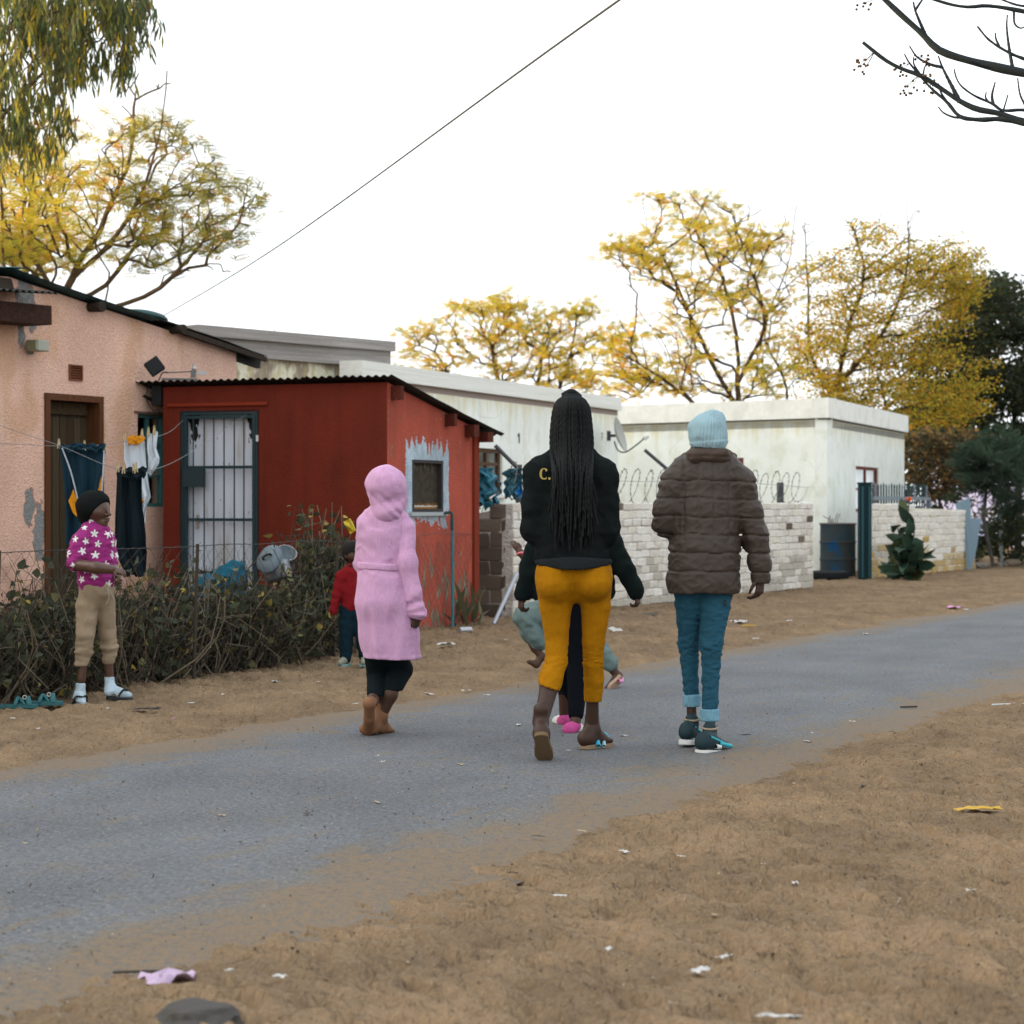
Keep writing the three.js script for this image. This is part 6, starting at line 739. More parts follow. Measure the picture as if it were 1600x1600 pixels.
makeTree('golden_tree', 'pale trunked golden tree at the end of the pink house', { seed: 27, d: 30, more: 1.2, skip: 0.1, base: [25, 0], geo: fineFrond, tip: 0.010, maxR: 0.12, minY: 2.2, bark: [0.30, 0.20, 0.10], trunk: (J, b) => [{ pts: [b, J(30, 520), J(44, 400), J(50, 300), J(52, 200), J(60, 60)] }, { join: 1, pts: [J(35, 450), J(85, 380, 0.4), J(95, 250, 0.5)] }, { join: 1, pts: [J(35, 460), J(12, 380, -0.4), J(0, 280, -0.5)] }], crown: [[20, 250, 70, 60, 34, 0.7], [80, 300, 60, 70, 30, 0.7], [10, 370, 60, 60, 34, 0.7], [70, 400, 60, 40, 24, 0.6], [90, 210, 50, 40, 16, 0.5]], leaf: layerTips(gold, 7, 0.27, 0.55) });
makeTree('gum_tree', 'gum tree with long drooping grey green leaves hanging at the top left', { seed: 5, d: 21.5, base: [-90, 0], geo: lance, tip: 0.006, maxR: 0.16, minY: 4, arch: 0.8, bark: [0.26, 0.20, 0.13],
  trunk: (J, b) => [{ pts: [b, J(-85, 500), J(-60, 250), J(-20, 60), J(30, -120)] }, { join: 1, pts: [J(-50, 200), J(30, 90), J(110, -20), J(190, -60)] }, { join: 1, pts: [J(-70, 330), J(0, 190), J(70, 110)] }],
  crown: [[30, 60, 110, 110, 55, 0.8], [140, 20, 90, 70, 46, 0.8], [60, -60, 160, 60, 40, 0.9], [40, 170, 70, 30, 16, 0.6], [200, -20, 40, 30, 14, 0.4]],
  leaf: (L, p) => { for (let k = 0; k < 3; k++) { const o = V(rr(-0.15, 0.15), 0, rr(-0.15, 0.15)), len = rr(0.25, 0.6); for (let i = 0; i < 13; i++) { const t = i / 13, q = p.clone().addScaledVector(o, t * 1.4).add(V(rr(-0.05, 0.05), -len * t, rr(-0.05, 0.05))); const a = rr(0, 6.28), w = rr(0.1, 0.5); L.push({ p: q, dir: V(Math.cos(a) * w, -1, Math.sin(a) * w).normalize(), s: rr(0.75, 1.3), roll: rr(0, 6.28), c: rnd() < 0.78 ? [0.115 * rr(0.7, 1.3), 0.13 * rr(0.8, 1.2), 0.055] : rnd() < 0.75 ? [0.28, 0.26, 0.05] : [0.46, 0.34, 0.03] }); } } } });
makeTree('golden_tree', 'golden leaved tree rising behind the long white house', { seed: 33, d: 53, more: 1.5, skip: 0.08, base: [830, 0], geo: bigFrond, tip: 0.014, maxR: 0.14, minY: 1.8, bark: [0.13, 0.085, 0.05],
  trunk: (J, b) => [{ pts: [b, J(832, 720), J(838, 620), J(850, 540)] }, { join: 1, pts: [J(832, 700), J(780, 600), J(765, 520, 0.5)] }, { join: 1, pts: [J(832, 690), J(880, 590), J(900, 510, -0.4)] }, { join: 1, pts: [J(832, 720), J(720, 610), J(680, 550)] }],
  crown: [[830, 540, 110, 60, 70], [760, 500, 70, 40, 34], [880, 520, 70, 40, 34], [680, 560, 60, 36, 22, 0.7], [660, 515, 40, 14, 9, 0.4], [850, 595, 110, 26, 34], [780, 475, 50, 20, 16, 0.5], [905, 482, 30, 14, 8, 0.4]], leaf: layerTips(gold, 9, 0.27, 0.46) });
makeTree('golden_tree', 'open golden tree with bare upright limbs behind the corner house', { seed: 44, d: 42, more: 1.6, skip: 0.12, bare: [[1130, 330, 110, 30, 10, 0.6], [1240, 350, 20, 40, 5, 0.4], [1010, 470, 80, 60, 12, 0.6], [1200, 380, 30, 50, 8, 0.4]], base: [1150, 0], geo: bigFrond, tip: 0.011, maxR: 0.13, minY: 1.8, bark: [0.10, 0.07, 0.045],
  trunk: (J, b) => [{ pts: [b, J(1152, 700), J(1153, 590), J(1150, 520), J(1120, 400)] }, { join: 1, pts: [J(1152, 640), J(1110, 560, 0.5), J(1055, 440, 0.8), J(1020, 370, 0.8)] }, { join: 1, pts: [J(1152, 700), J(1060, 610, -0.6), J(960, 545, -0.9)] }, { join: 1, pts: [J(1153, 600), J(1195, 500, -0.5), J(1165, 400, -0.6), J(1150, 350, -0.6)] }, { join: 1, pts: [J(1152, 690), J(1230, 620, 0.6), J(1195, 520, 0.8), J(1230, 420, 0.8), J(1245, 320, 0.8)] }],
  crown: [[1090, 390, 120, 70, 64], [1140, 360, 80, 40, 26], [1000, 395, 60, 26, 18, 0.5], [1130, 480, 90, 50, 36], [1020, 540, 80, 60, 36], [1060, 310, 60, 12, 12, 0.4], [1210, 440, 50, 90, 26, 0.7], [970, 560, 50, 50, 20, 0.5], [1110, 585, 110, 40, 40], [975, 600, 60, 30, 16, 0.6], [1215, 570, 50, 60, 24, 0.7], [980, 380, 40, 16, 8, 0.4]], leaf: layerTips(gold, 8, 0.25, 0.42) });
makeTree('leafy_tree', 'dense yellow green tree with dark crossing limbs beside the corner house', { seed: 51, d: 45, bare: [[1300, 380, 60, 60, 12, 0.5], [1420, 350, 60, 30, 10, 0.5], [1350, 350, 40, 30, 6, 0.4]], base: [1330, 0], geo: broadLeaf, tip: 0.010, maxR: 0.16, minY: 1.8, bark: [0.085, 0.062, 0.042],
  trunk: (J, b) => [{ pts: [b, J(1325, 700), J(1310, 600), J(1330, 500), J(1350, 430), J(1330, 345)] }, { join: 1, pts: [J(1325, 660), J(1270, 560), J(1262, 450), J(1255, 320)] }, { join: 1, pts: [J(1315, 600), J(1390, 500, -0.6), J(1420, 400, -0.8), J(1415, 318, -0.8)] }, { join: 1, pts: [J(1325, 680), J(1420, 610, -1), J(1520, 545, -1.4)] }, { join: 1, pts: [J(1325, 690), J(1450, 590, -1), J(1590, 540, -1.2)] }],
  crown: [[1400, 490, 110, 100, 150], [1460, 420, 70, 50, 70], [1330, 560, 90, 80, 90], [1400, 635, 130, 50, 130, 1, -1], [1290, 470, 60, 90, 50, 0.8], [1270, 590, 50, 60, 34, 0.7], [1480, 600, 80, 60, 60, 0.8, -0.6], [1360, 380, 50, 40, 26, 0.6], [1500, 440, 40, 40, 26, 0.7]], leaf: layerTips(() => { const t = rnd(), k = rr(0.7, 1.2); return t < 0.55 ? [0.46 * k, 0.36 * k, 0.03] : t < 0.82 ? [0.20 * k, 0.21 * k, 0.03] : [0.55 * k, 0.27 * k, 0.03]; }, 52, 0.34, 0.56, 0.8) });
makeTree('dark_tree', 'broad dark green tree standing over the far right yard', { seed: 61, d: 47.5, base: [1590, 0], geo: broadLeaf, tip: 0.012, maxR: 0.2, minY: 1.2, bark: [0.06, 0.05, 0.04],
  trunk: (J, b) => [{ pts: [b, J(1592, 760), J(1585, 650), J(1600, 540)] }, { join: 1, pts: [J(1592, 740), J(1520, 640), J(1500, 560)] }, { join: 1, pts: [J(1592, 740), J(1670, 620), J(1700, 520)] }, { join: 1, pts: [J(1592, 780), J(1480, 690), J(1440, 680)] }],
  crown: [[1580, 540, 90, 100, 150], [1540, 640, 120, 70, 120], [1660, 560, 100, 110, 100], [1470, 690, 70, 34, 46], [1600, 700, 90, 30, 40], [1520, 500, 50, 50, 40], [1490, 590, 70, 80, 90], [1450, 660, 60, 40, 50], [1540, 450, 40, 30, 26]], leaf: layerTips(darkGreen, 46, 0.44, 1.0, 0.9) });
makeTree('autumn_shrub', 'brown tinged shrub hanging over the gate behind the short wall', { seed: 71, d: 41.5, base: [1470, 0], geo: broadLeaf, tip: 0.008, maxR: 0.06, minY: 0.5, bark: [0.07, 0.055, 0.04], trunk: (J, b) => [{ pts: [b, J(1472, 830), J(1465, 760), J(1470, 700)] }], crown: [[1470, 735, 55, 40, 60, 0.6], [1445, 700, 40, 30, 30, 0.5], [1500, 690, 50, 24, 26, 0.5]], leaf: layerTips(() => { const k = rr(0.6, 1.2); return rnd() < 0.55 ? [0.17 * k, 0.105 * k, 0.035] : [0.065 * k, 0.068 * k, 0.032]; }, 24, 0.26, 0.95, 0.9) });
makeTree('slim_tree', 'slim grey stemmed tree with blue green leaves beside the white pipe', { seed: 81, d: 36.5, base: [1552, 0], geo: bigFrond, tip: 0.009, maxR: 0.055, minY: 1.5, bark: [0.16, 0.17, 0.17], trunk: (J, b) => [{ pts: [b, J(1545, 850), J(1538, 790), J(1545, 730)] }], crown: [[1562, 715, 44, 40, 36, 0.7], [1522, 722, 24, 26, 12, 0.4], [1588, 765, 30, 44, 24, 0.5], [1530, 760, 20, 30, 10, 0.4]], leaf: layerTips(() => { const k = rr(0.7, 1.2); return [0.032 * k, 0.056 * k, 0.034 * k]; }, 7, 0.18, 0.7, 0.9) });
for (const [px, d, w, h, lb, sd] of [[1540, 46, 120, 200, 'wide dark bush in front of the lilac house', 95], [1440, 47, 110, 270, 'tall dark bush filling the gap behind the gate', 94], [1580, 37.5, 90, 95, 'low dark bush growing around the white pipe', 91], [1650, 36, 90, 130, 'taller dark bush at the edge of the far yard', 92], [1500, 40, 50, 60, 'low dark bush behind the short wall end', 93]]) makeTree('bush', lb, { seed: sd, d, base: [px, 0], geo: broadLeaf, tip: 0.006, maxR: 0.03, minY: 0.02, bark: [0.08, 0.065, 0.05], trunk: (J, b) => [{ pts: [b, b.clone().add(V(0, 0.3, 0)), b.clone().add(V(0.05, 0.5, 0))] }], crown: [[px, 890 - h * 0.5, w * 0.5, h * 0.5, h > 200 ? 150 : 60, 0.6]], leaf: layerTips(darkGreen, 22, 0.20, 0.85, 0.9) });

// bare twigs with berries reaching in at the top right, from a tree outside the picture
{
  const d = 8.6, J = (px, py, dd = 0) => P(px, py, d + dd), b = V(4.6, 0, -9.2), t = thing('bare_tree', 'leafless dark twigs with small round berries against the sky', 'tree', b), G = [], tr = (pts, r0, r1) => G.push(tube(pts, (k) => mix(r0, r1, k) * (1 + 0.10 * Math.sin(k * 60)), 6, pts.length * 6));
  tr([b.clone().setY(-0.05), V(4.55, 1.5, -9.15), V(4.35, 2.6, -9.0), V(4.1, 3.6, -8.8)], 0.13, 0.07);
  const L = (r0, r1, ...p) => tr(p.map(([x, y, z = 0]) => J(x, y, z)), r0, r1);
  L(0.05, 0.011, [2170, 300, 0.3], [1950, 180, 0.1], [1750, 135], [1600, 114], [1548, 103], [1488, 87], [1465, 77], [1440, 52], [1410, 25], [1378, -5]);
  L(0.03, 0.008, [2100, 330, 0.2], [1850, 240, -0.1], [1690, 205], [1600, 190], [1560, 177], [1525, 170], [1500, 158], [1470, 138], [1438, 118], [1410, 108], [1385, 95], [1348, 66]);
  L(0.02, 0.004, [1700, 205], [1600, 192], [1565, 186], [1530, 187], [1500, 182], [1480, 160], [1455, 138], [1434, 115]); L(0.012, 0.003, [1500, 160], [1490, 140], [1472, 104], [1466, 87]); L(0.008, 0.003, [1472, 105], [1455, 101], [1433, 89], [1421, 72]);
  L(0.013, 0.003, [1720, 208], [1640, 180], [1600, 172], [1565, 172], [1552, 163], [1520, 148], [1500, 132], [1493, 118], [1491, 108]); L(0.008, 0.003, [1552, 163], [1550, 150], [1555, 128]); L(0.009, 0.003, [1582, 106], [1576, 70], [1573, 40], [1574, 23]); L(0.012, 0.004, [1700, 128], [1640, 108], [1600, 92], [1578, 83], [1545, 62], [1527, 41]); L(0.006, 0.003, [1561, 72], [1556, 60], [1555, 51]);
  L(0.022, 0.006, [1960, 182, 0.1], [1830, 90, 0.05], [1720, 50], [1600, 18], [1540, 9], [1515, 11], [1490, 8], [1455, -2]); L(0.009, 0.004, [1447, 57], [1438, 36], [1430, 16], [1427, 3]); L(0.007, 0.004, [1430, 16], [1438, 4], [1445, -6]); L(0.006, 0.003, [1502, 184], [1490, 183], [1474, 176], [1466, 167]); L(0.006, 0.003, [1480, 160], [1470, 144], [1466, 130]); L(0.006, 0.003, [1435, 115], [1420, 97], [1413, 84]); L(0.005, 0.003, [1563, 187], [1570, 165], [1575, 148]); L(0.006, 0.003, [1584, 18], [1586, 38], [1595, 44], [1604, 40]); L(0.012, 0.004, [1725, 52], [1640, 14], [1590, 8], [1562, -2]); L(0.006, 0.003, [1606, 174], [1602, 165], [1594, 148], [1590, 122]); L(0.005, 0.003, [1545, 160], [1540, 152], [1541, 144]); L(0.005, 0.003, [1437, 115], [1428, 100], [1427, 89]); L(0.005, 0.003, [1442, 120], [1444, 108], [1447, 100]);
  const g = join(G).translate(-b.x, -b.y, -b.z); part(t, 'branches', g, std([0.018, 0.024, 0.028], 0.9)); seed(14); const B = []; const sp = new THREE.IcosahedronGeometry(0.0062, 1);
  for (const [cx, cy, jx, jy, n] of [[1346, 104, 1366, 82, 14], [1410, 110, 1420, 100, 9], [1438, 90, 1433, 88, 9], [1420, 135, 1436, 117, 11], [1452, 135, 1450, 120, 8], [1350, 3, 1378, -5, 9], [1448, 106, 1446, 100, 6]]) for (let i = 0; i < n; i++) { const e = J(cx + rr(-13, 13), cy + rr(-11, 14), rr(-0.05, 0.05)); B.push(sp.clone().translate(e.x, e.y, e.z)); if (i % 3 === 0) B.push(rod(J(jx, jy), e, 0.0016, 0.0012, 3)); } part(t, 'berries', join(B).translate(-b.x, -b.y, -b.z), std([0.06, 0.035, 0.015], 0.7)).userData.kind = 'stuff';
}
{ // overhead line from the pink house roof up over the street, with its pole behind the houses
  const a = P(236, 505, 26.4), b = P(968, 0, 9.5), c = b.clone().add(b.clone().sub(a).multiplyScalar(0.25)); const m = a.clone().lerp(b, 0.5); m.y -= 0.10; solo('power_line', tube([a, m, b, c], 0.0065, 5, 40), std([0.03, 0.03, 0.03], 0.7), 'single dark cable slanting up across the sky', 'cable');
}
// ---------------------------------------------------------------- hedge, fence, washing, yard things
const hedgeLeaf = leafFlat(0.062, 0.042, 0.3, 4), hedgeMat = leafMat(0.25), twigMat = std([0.05, 0.04, 0.03], 1), twigPale = std([0.17, 0.135, 0.095], 1);
function hedgeBush(px, py, w, h, dep, label, s, o = {}) { // stems fanning from the foot, dry twigs, small leaves
  seed(s); const b = ground(px, py), t = thing('hedge_bush', label, 'hedge', b.clone().setY(b.y - 0.02), 0, 'bushes of the front hedge'), A = [], Bp = [], L = [];
  const ax = V(DU[0], 0, -DU[1]), nx = V(DU[1], 0, DU[0]);
  for (let i = 0; i < (o.stems || 110); i++) {
    const u = rr(-1, 1), q = rr(-1, 1), p0 = ax.clone().multiplyScalar(u * w * 0.42).addScaledVector(nx, q * dep * 0.35), hh = h * rr(0.55, 1.06) * (1 - 0.25 * q * q) * (0.92 + 0.22 * n2(u * 1.7, s * 0.7)), p2 = p0.clone().addScaledVector(ax, rr(-0.42, 0.42)).addScaledVector(nx, rr(-0.16, 0.26)).setY(hh * (rnd() < 0.12 ? 1.18 : 1)), p1 = p0.clone().lerp(p2, 0.5).add(V(rr(-0.13, 0.13), rr(-0.08, 0.08), rr(-0.10, 0.10)));
    (rnd() < 0.45 ? Bp : A).push(tube([p0, p1, p2], (k) => mix(0.0075, 0.0025, k), 4, 5)); const lean = rnd();
    for (let k = 0; k < 3; k++) { const f = rr(0.1, 0.9), c = p0.clone().lerp(p2, f), e = c.clone().add(V(rr(-0.24, 0.24), rr(-0.18, 0.18), rr(-0.18, 0.18))); (rnd() < 0.4 ? Bp : A).push(rod(c, e, 0.003, 0.0016, 3)); }
    const n = Math.round((o.leafy || 9) * (0.1 + 1.6 * clamp(0.5 + n2(u * 1.6 + s, q * 2)))); for (let k = 0; k < n; k++) { const f = Math.pow(rnd(), 0.62), c = p0.clone().lerp(p1, Math.min(1, f * 2)).lerp(p2, Math.max(0, f * 2 - 1)), d = dirAny(); d.y = d.y * 0.6 - 0.1; const v = rr(0.6, 1.3), y = rnd(); L.push({ p: c.addScaledVector(d, 0.035).add(t.position), dir: d.normalize(), s: rr(0.6, 1.35), roll: rr(0, 6.28), c: y < 0.78 ? [0.042 * v, 0.048 * v, 0.026 * v] : y < 0.93 ? [0.12 * v, 0.115 * v, 0.05 * v] : [0.26 * v, 0.20 * v, 0.05] }); }
  }
  part(t, 'stems', A, twigMat); part(t, 'dry_twigs', Bp, twigPale); leaves(t, 'foliage', hedgeLeaf, hedgeMat, L); return t;
}
hedgeBush(20, 1093, 0.95, 0.72, 0.6, 'low tangled hedge bush behind the teal sandals', 201); hedgeBush(115, 1076, 0.9, 0.86, 0.6, 'dense hedge bush right behind the standing girl', 202); hedgeBush(215, 1062, 0.95, 0.84, 0.65, 'hedge bush above the pale bucket', 203); hedgeBush(305, 1050, 0.95, 0.80, 0.65, 'hedge bush in front of the barred white door', 204); hedgeBush(392, 1040, 1.0, 0.78, 0.6, 'hedge bush under the steel pot lid', 205); hedgeBush(465, 1026, 0.9, 0.88, 0.6, 'hedge bush above the big grey stone', 206); hedgeBush(508, 1018, 0.66, 1.2, 0.55, 'tallest hedge bush beside the small child in red', 207, { stems: 150, leafy: 19 }); hedgeBush(60, 1070, 0.9, 0.62, 0.5, 'inner hedge bush against the pink house side', 208);
{ const b = ground(768, 968), t = hedgeBush(772, 956, 0.5, 0.72, 0.35, 'bush growing against the dark stone wall', 215, { stems: 60, leafy: 16 }); delete t.userData.group; t.position.copy(WA.clone().addScaledVector(V(-0.87, 0, -0.49), 0.75).setY(0.62)).add(V(0.05, 0, 0.0)); t.position.z -= 0.28; t.position.y = 0.5; }
// chain-link fence along the hedge and in front of the shack
{
  const line = [[-60, 1118], [120, 1088], [300, 1063], [480, 1035], [600, 1008], [710, 981], [748, 974]].map(([a, b]) => ground(a, b).setY(0)), t = thing('wire_fence', 'sagging chain link fence running through the hedge to the red house', 'fence', line[0]), o = line[0].clone().negate(), G = [], seg = [], H = 0.92;
  let tot = 0; for (let i = 0; i + 1 < line.length; i++) { seg.push([tot, line[i].distanceTo(line[i + 1])]); tot += seg[i][1]; }
  const at = (u, y) => { let i = seg.findIndex(([a, l]) => u <= a + l + 1e-6); if (i < 0) i = seg.length - 1; const p = line[i].clone().lerp(line[i + 1], (u - seg[i][0]) / seg[i][1]); p.y = y; p.x += 0.03 * n2(u * 2, y * 2) ; p.z += 0.05 * n2(u * 1.5 + 9, y * 2); return p; };
  const c = 0.062; let row = []; const pos = [], idx = []; const bar = (a, b) => { const d = b.clone().sub(a), s1 = V(0, 0, 1).cross(d).normalize().multiplyScalar(0.0011), s2 = V(0, 0, 0.0011), k = pos.length / 3; for (const p of [a, b]) for (const q of [s1, s2.clone(), s1.clone().negate(), s2.clone().negate()]) pos.push(p.x + q.x + o.x, p.y + q.y, p.z + q.z + o.z); for (let j = 0; j < 4; j++) { const m = (j + 1) % 4; idx.push(k + j, k + m, k + 4 + j, k + m, k + 4 + m, k + 4 + j); } };
  for (let u = 0; u < tot - c; u += c) for (let y = 0.04; y < H; y += c) { const k = Math.round(u / c + (y - 0.04) / c); const h2 = H - 0.10 * smooth(0.2, 0.6, n2(u * 0.6, 3)); if (y > h2) continue; if (k % 2) bar(at(u, y), at(u + c, Math.min(H, y + c))); else bar(at(u, Math.min(H, y + c)), at(u + c, y)); }
  const g = new THREE.BufferGeometry(); g.setAttribute('position', new THREE.Float32BufferAttribute(pos, 3)); g.setIndex(idx); g.computeVertexNormals(); const fw = std([0.06, 0.055, 0.05], 0.8, { metalness: 0.3 }), m = part(t, 'wire_mesh', g, fw); m.userData.kind = 'stuff';
  part(t, 'top_wire', tube(Array.from({ length: 20 }, (_, i) => { const p = at(tot * i / 19, H - 0.01 + 0.02 * n2(i, 4)); p.add(o); return p; }), 0.0028, 5, 60), fw);
  for (const u of [0.3, 2.4, 4.6]) { const p = at(u, 0).add(o); part(t, 'post', rod(V(p.x, -0.1, p.z), V(p.x + 0.03, 0.93, p.z), 0.014, 0.012, 7), twigMat); }
}
{ // teal pipe post with a bent arm
  const b = ground(707, 981), d = -b.z, t = thing('pipe_post', 'teal pipe post with bent top arm in front of the red wall', 'post', b.clone().setY(0)), y = (py) => EYE + (HORIZON - py) / FOCAL * d, x = (px) => (px - 707) / FOCAL * d; const m = std([0.05, 0.19, 0.23], 0.55, { map: rustTex });
  const pm = std([0.05, 0.17, 0.20], 0.55); part(t, 'upright', [rod(V(0, -0.1, 0), V(0, y(812), 0), 0.016, 0.016, 10)], pm); part(t, 'bent_arm', tube([V(0.0, y(828), 0.02), V(-0.004, y(808), 0.02), V(-0.01, y(801), 0.02), V(x(690), y(803), 0.02), V(x(672), y(805), 0.02)], 0.014, 8, 24), std([0.02, 0.055, 0.06], 0.6)); part(t, 'clamp', rbox(0.03, 0.10, 0.05, 0.006, -0.006, y(820), 0.01), std([0.02, 0.05, 0.055], 0.6));
}
// --- clothes lines with washing
{
  const la = P(-40, 690, 14.2), lb = P(92, 697, 14.4), lc = P(245, 690, 15.6), ld = P(500, 590, 17.9), le = P(345, 770, 14.6);
  const sag = (a, b, s) => { const m = a.clone().lerp(b, 0.5); m.y -= s; return [a, m, b]; };
  const lm = std([0.20, 0.20, 0.20], 0.6); const hook = redFront.on(288, 656, 0.01), hk = V(hook[0], hook[1], 0.012).applyMatrix4(redFront.W), h2 = redFront.on(385, 648, 0.01), hk2 = V(h2[0], h2[1], 0.012).applyMatrix4(redFront.W);
  const A0 = P(-60, 690, 13.9), B0 = P(95, 697, 14.4), C0 = P(245, 682, 15.8); solo('clothes_line', tube([A0, B0, P(170, 694, 15), P(190, 690, 15.2), C0, hk], 0.0022, 4, 60), lm, 'rear clothes line from beside the house to the red door frame', 'line');
  const A1 = P(-60, 640, 13.2), B1 = P(95, 697, 13.8), E1 = P(180, 732, 14.1), F1 = P(232, 735, 14.5); solo('clothes_line', tube([A1, P(20, 672, 13.5), B1, E1, F1, hk2], 0.0022, 4, 60), lm, 'front clothes line crossing the barred door to its top corner', 'line');
  const pegM = std([0.42, 0.34, 0.2], 0.8); const peg = (p, label) => { const t = thing('clothes_peg', label, 'peg', p, 0, 'pegs on the clothes lines'); for (const q of [-1, 1]) { const m = part(t, 'jaw', pegJaw, pegM); m.rotation.z = q * 0.12; m.position.x = q * 0.005; } part(t, 'spring', pegSpring, wire); };
  const pegJaw = box(0.009, 0.075, 0.012, 0, 0.005, 0), pegSpring = new THREE.TorusGeometry(0.008, 0.002, 4, 8);
  // hanging cloth: outline strips between left and right edges, with folds
  const hang = (rows, d0, foldA, foldF, s, thick = 0.012) => { // rows: [py, pxLeft, pxRight]; returns closed sheet geometry
    const n = 46, pos = [], idx = [], R = []; for (let i = 0; i + 1 < rows.length; i++) for (let k = 0; k < 8; k++) { const t = k / 8; R.push(rows[i].map((v, q) => mix(v, rows[i + 1][q], t))); } R.push(rows[rows.length - 1]);
    for (const side of [1, -1]) for (let j = 0; j < R.length; j++) for (let i = 0; i <= n; i++) { const [py, a, b] = R[j], t = i / n, v = j / (R.length - 1); const p = P(mix(a, b, t), py + 3 * n2(t * 4, s), d0); p.z += foldA * (0.35 + 0.65 * v) * (Math.sin(t * foldF + s + 1.5 * n2(v * 1.2, s)) + 0.5 * n2(t * 7, v * 2 + s)) + side * thick / 2 * Math.sin(Math.PI * clamp(t, 0.02, 0.98)); pos.push(p.x, p.y, p.z); }
    const w = n + 1, m = R.length * w; for (let j = 0; j + 1 < R.length; j++) for (let i = 0; i < n; i++) { const a = j * w + i; idx.push(a, a + w, a + 1, a + 1, a + w, a + w + 1, a + m, a + m + 1, a + m + w, a + m + 1, a + m + w + 1, a + m + w); }
    for (let i = 0; i < n; i++) { const a = (R.length - 1) * w + i; idx.push(a, a + m, a + 1, a + 1, a + m, a + m + 1, i, i + 1, i + m, i + 1, i + m + 1, i + m); }
    const g = new THREE.BufferGeometry(); g.setAttribute('position', new THREE.Float32BufferAttribute(pos, 3)); g.setIndex(idx); g.computeVertexNormals(); return g; };
  const navy = cloth([0.012, 0.035, 0.055], 0.8), orange = cloth([0.62, 0.25, 0.015], 0.85), white = cloth([0.60, 0.66, 0.72], 0.95), blk = cloth([0.010, 0.017, 0.022], 0.95), pos0 = P(128, 697, 14.4);
  const t1 = thing('hanging_jacket', 'navy tracksuit top with orange panels pegged on the line before the plank door', 'washing', pos0); const put = (t, name, g, m, lb) => part(t, name, g.translate(-t.position.x, -t.position.y, -t.position.z), m, lb);
  put(t1, 'cloth', hang([[696, 93, 166], [712, 96, 164], [760, 101, 161], [800, 104, 158], [850, 104, 150]], 14.42, 0.035, 15, 1), navy); put(t1, 'orange_panel', hang([[746, 158, 160], [770, 153, 160], [790, 150, 159]], 14.36, 0.006, 6, 2), orange); put(t1, 'orange_panel', hang([[766, 114, 116], [782, 107, 122], [800, 114, 128], [806, 120, 129]], 14.34, 0.008, 6, 3), orange); put(t1, 'white_piping', join([tube([P(97, 700, 14.35), P(110, 735, 14.34), P(119, 770, 14.33), P(123, 786, 14.33)], 0.006, 5), tube([P(163, 702, 14.36), P(161, 740, 14.34), P(159, 768, 14.33)], 0.006, 5)]), white); put(t1, 'hem', hang([[694, 92, 166], [700, 94, 165], [705, 98, 163]], 14.36, 0.015, 22, 5, 0.03), navy);
  const t2 = thing('hanging_shirt', 'white shirt with orange collar band pegged beside the teal window', 'washing', P(212, 690, 15.3)); put(t2, 'cloth', hang([[688, 195, 226], [720, 194, 228], [750, 205, 232], [775, 216, 236], [786, 220, 230], [800, 222, 227], [815, 224, 227]], 15.32, 0.03, 11, 2), white); put(t2, 'orange_band', hang([[681, 197, 227], [688, 199, 226], [694, 200, 216]], 15.26, 0.012, 10, 4, 0.03), orange); put(t2, 'orange_button', new THREE.SphereGeometry(0.013, 8, 6).translate(...P(223, 783, 15.22).toArray()), orange);
  const t3 = thing('hanging_sock', 'pair of long white socks pegged at the end of the rear line', 'washing', P(238, 680, 15.6)); put(t3, 'sock', hang([[677, 230, 238], [700, 230, 239], [715, 232, 244], [728, 232, 246], [742, 230, 236]], 15.62, 0.012, 5, 3, 0.03), white); put(t3, 'sock', hang([[675, 239, 247], [700, 239, 244], [715, 243, 249], [724, 236, 248], [735, 234, 240]], 15.60, 0.010, 5, 6, 0.03), white);
  const t4 = thing('hanging_trousers', 'long black trousers pegged on the front line beside the shirt', 'washing', P(205, 735, 14.3)); put(t4, 'cloth', hang([[734, 181, 229], [745, 182, 222], [790, 180, 222], [840, 178, 228], [862, 178, 230], [900, 196, 226]], 14.3, 0.04, 14, 4), blk); put(t4, 'waistband', hang([[731, 181, 231], [740, 184, 229], [748, 200, 226]], 14.22, 0.02, 13, 7, 0.035), blk);
  for (const [x, y, d, l] of [[92, 694, 14.38, 'wooden peg at the left shoulder of the navy top'], [132, 697, 14.36, 'wooden peg at the middle of the navy top'], [164, 699, 14.36, 'wooden peg at the right shoulder of the navy top'], [195, 684, 15.28, 'wooden peg at the white shirt corner'], [222, 678, 15.28, 'wooden peg on the orange collar band'], [232, 675, 15.6, 'wooden peg on the first long sock'], [241, 673, 15.58, 'wooden peg on the second long sock'], [184, 731, 14.2, 'wooden peg at the left of the black trousers'], [193, 733, 14.2, 'wooden peg in the middle of the black trousers'], [209, 733, 14.2, 'wooden peg right of the black trousers centre'], [213, 731, 14.2, 'wooden peg at the right of the black trousers']]) peg(P(x, y, d), l);
}
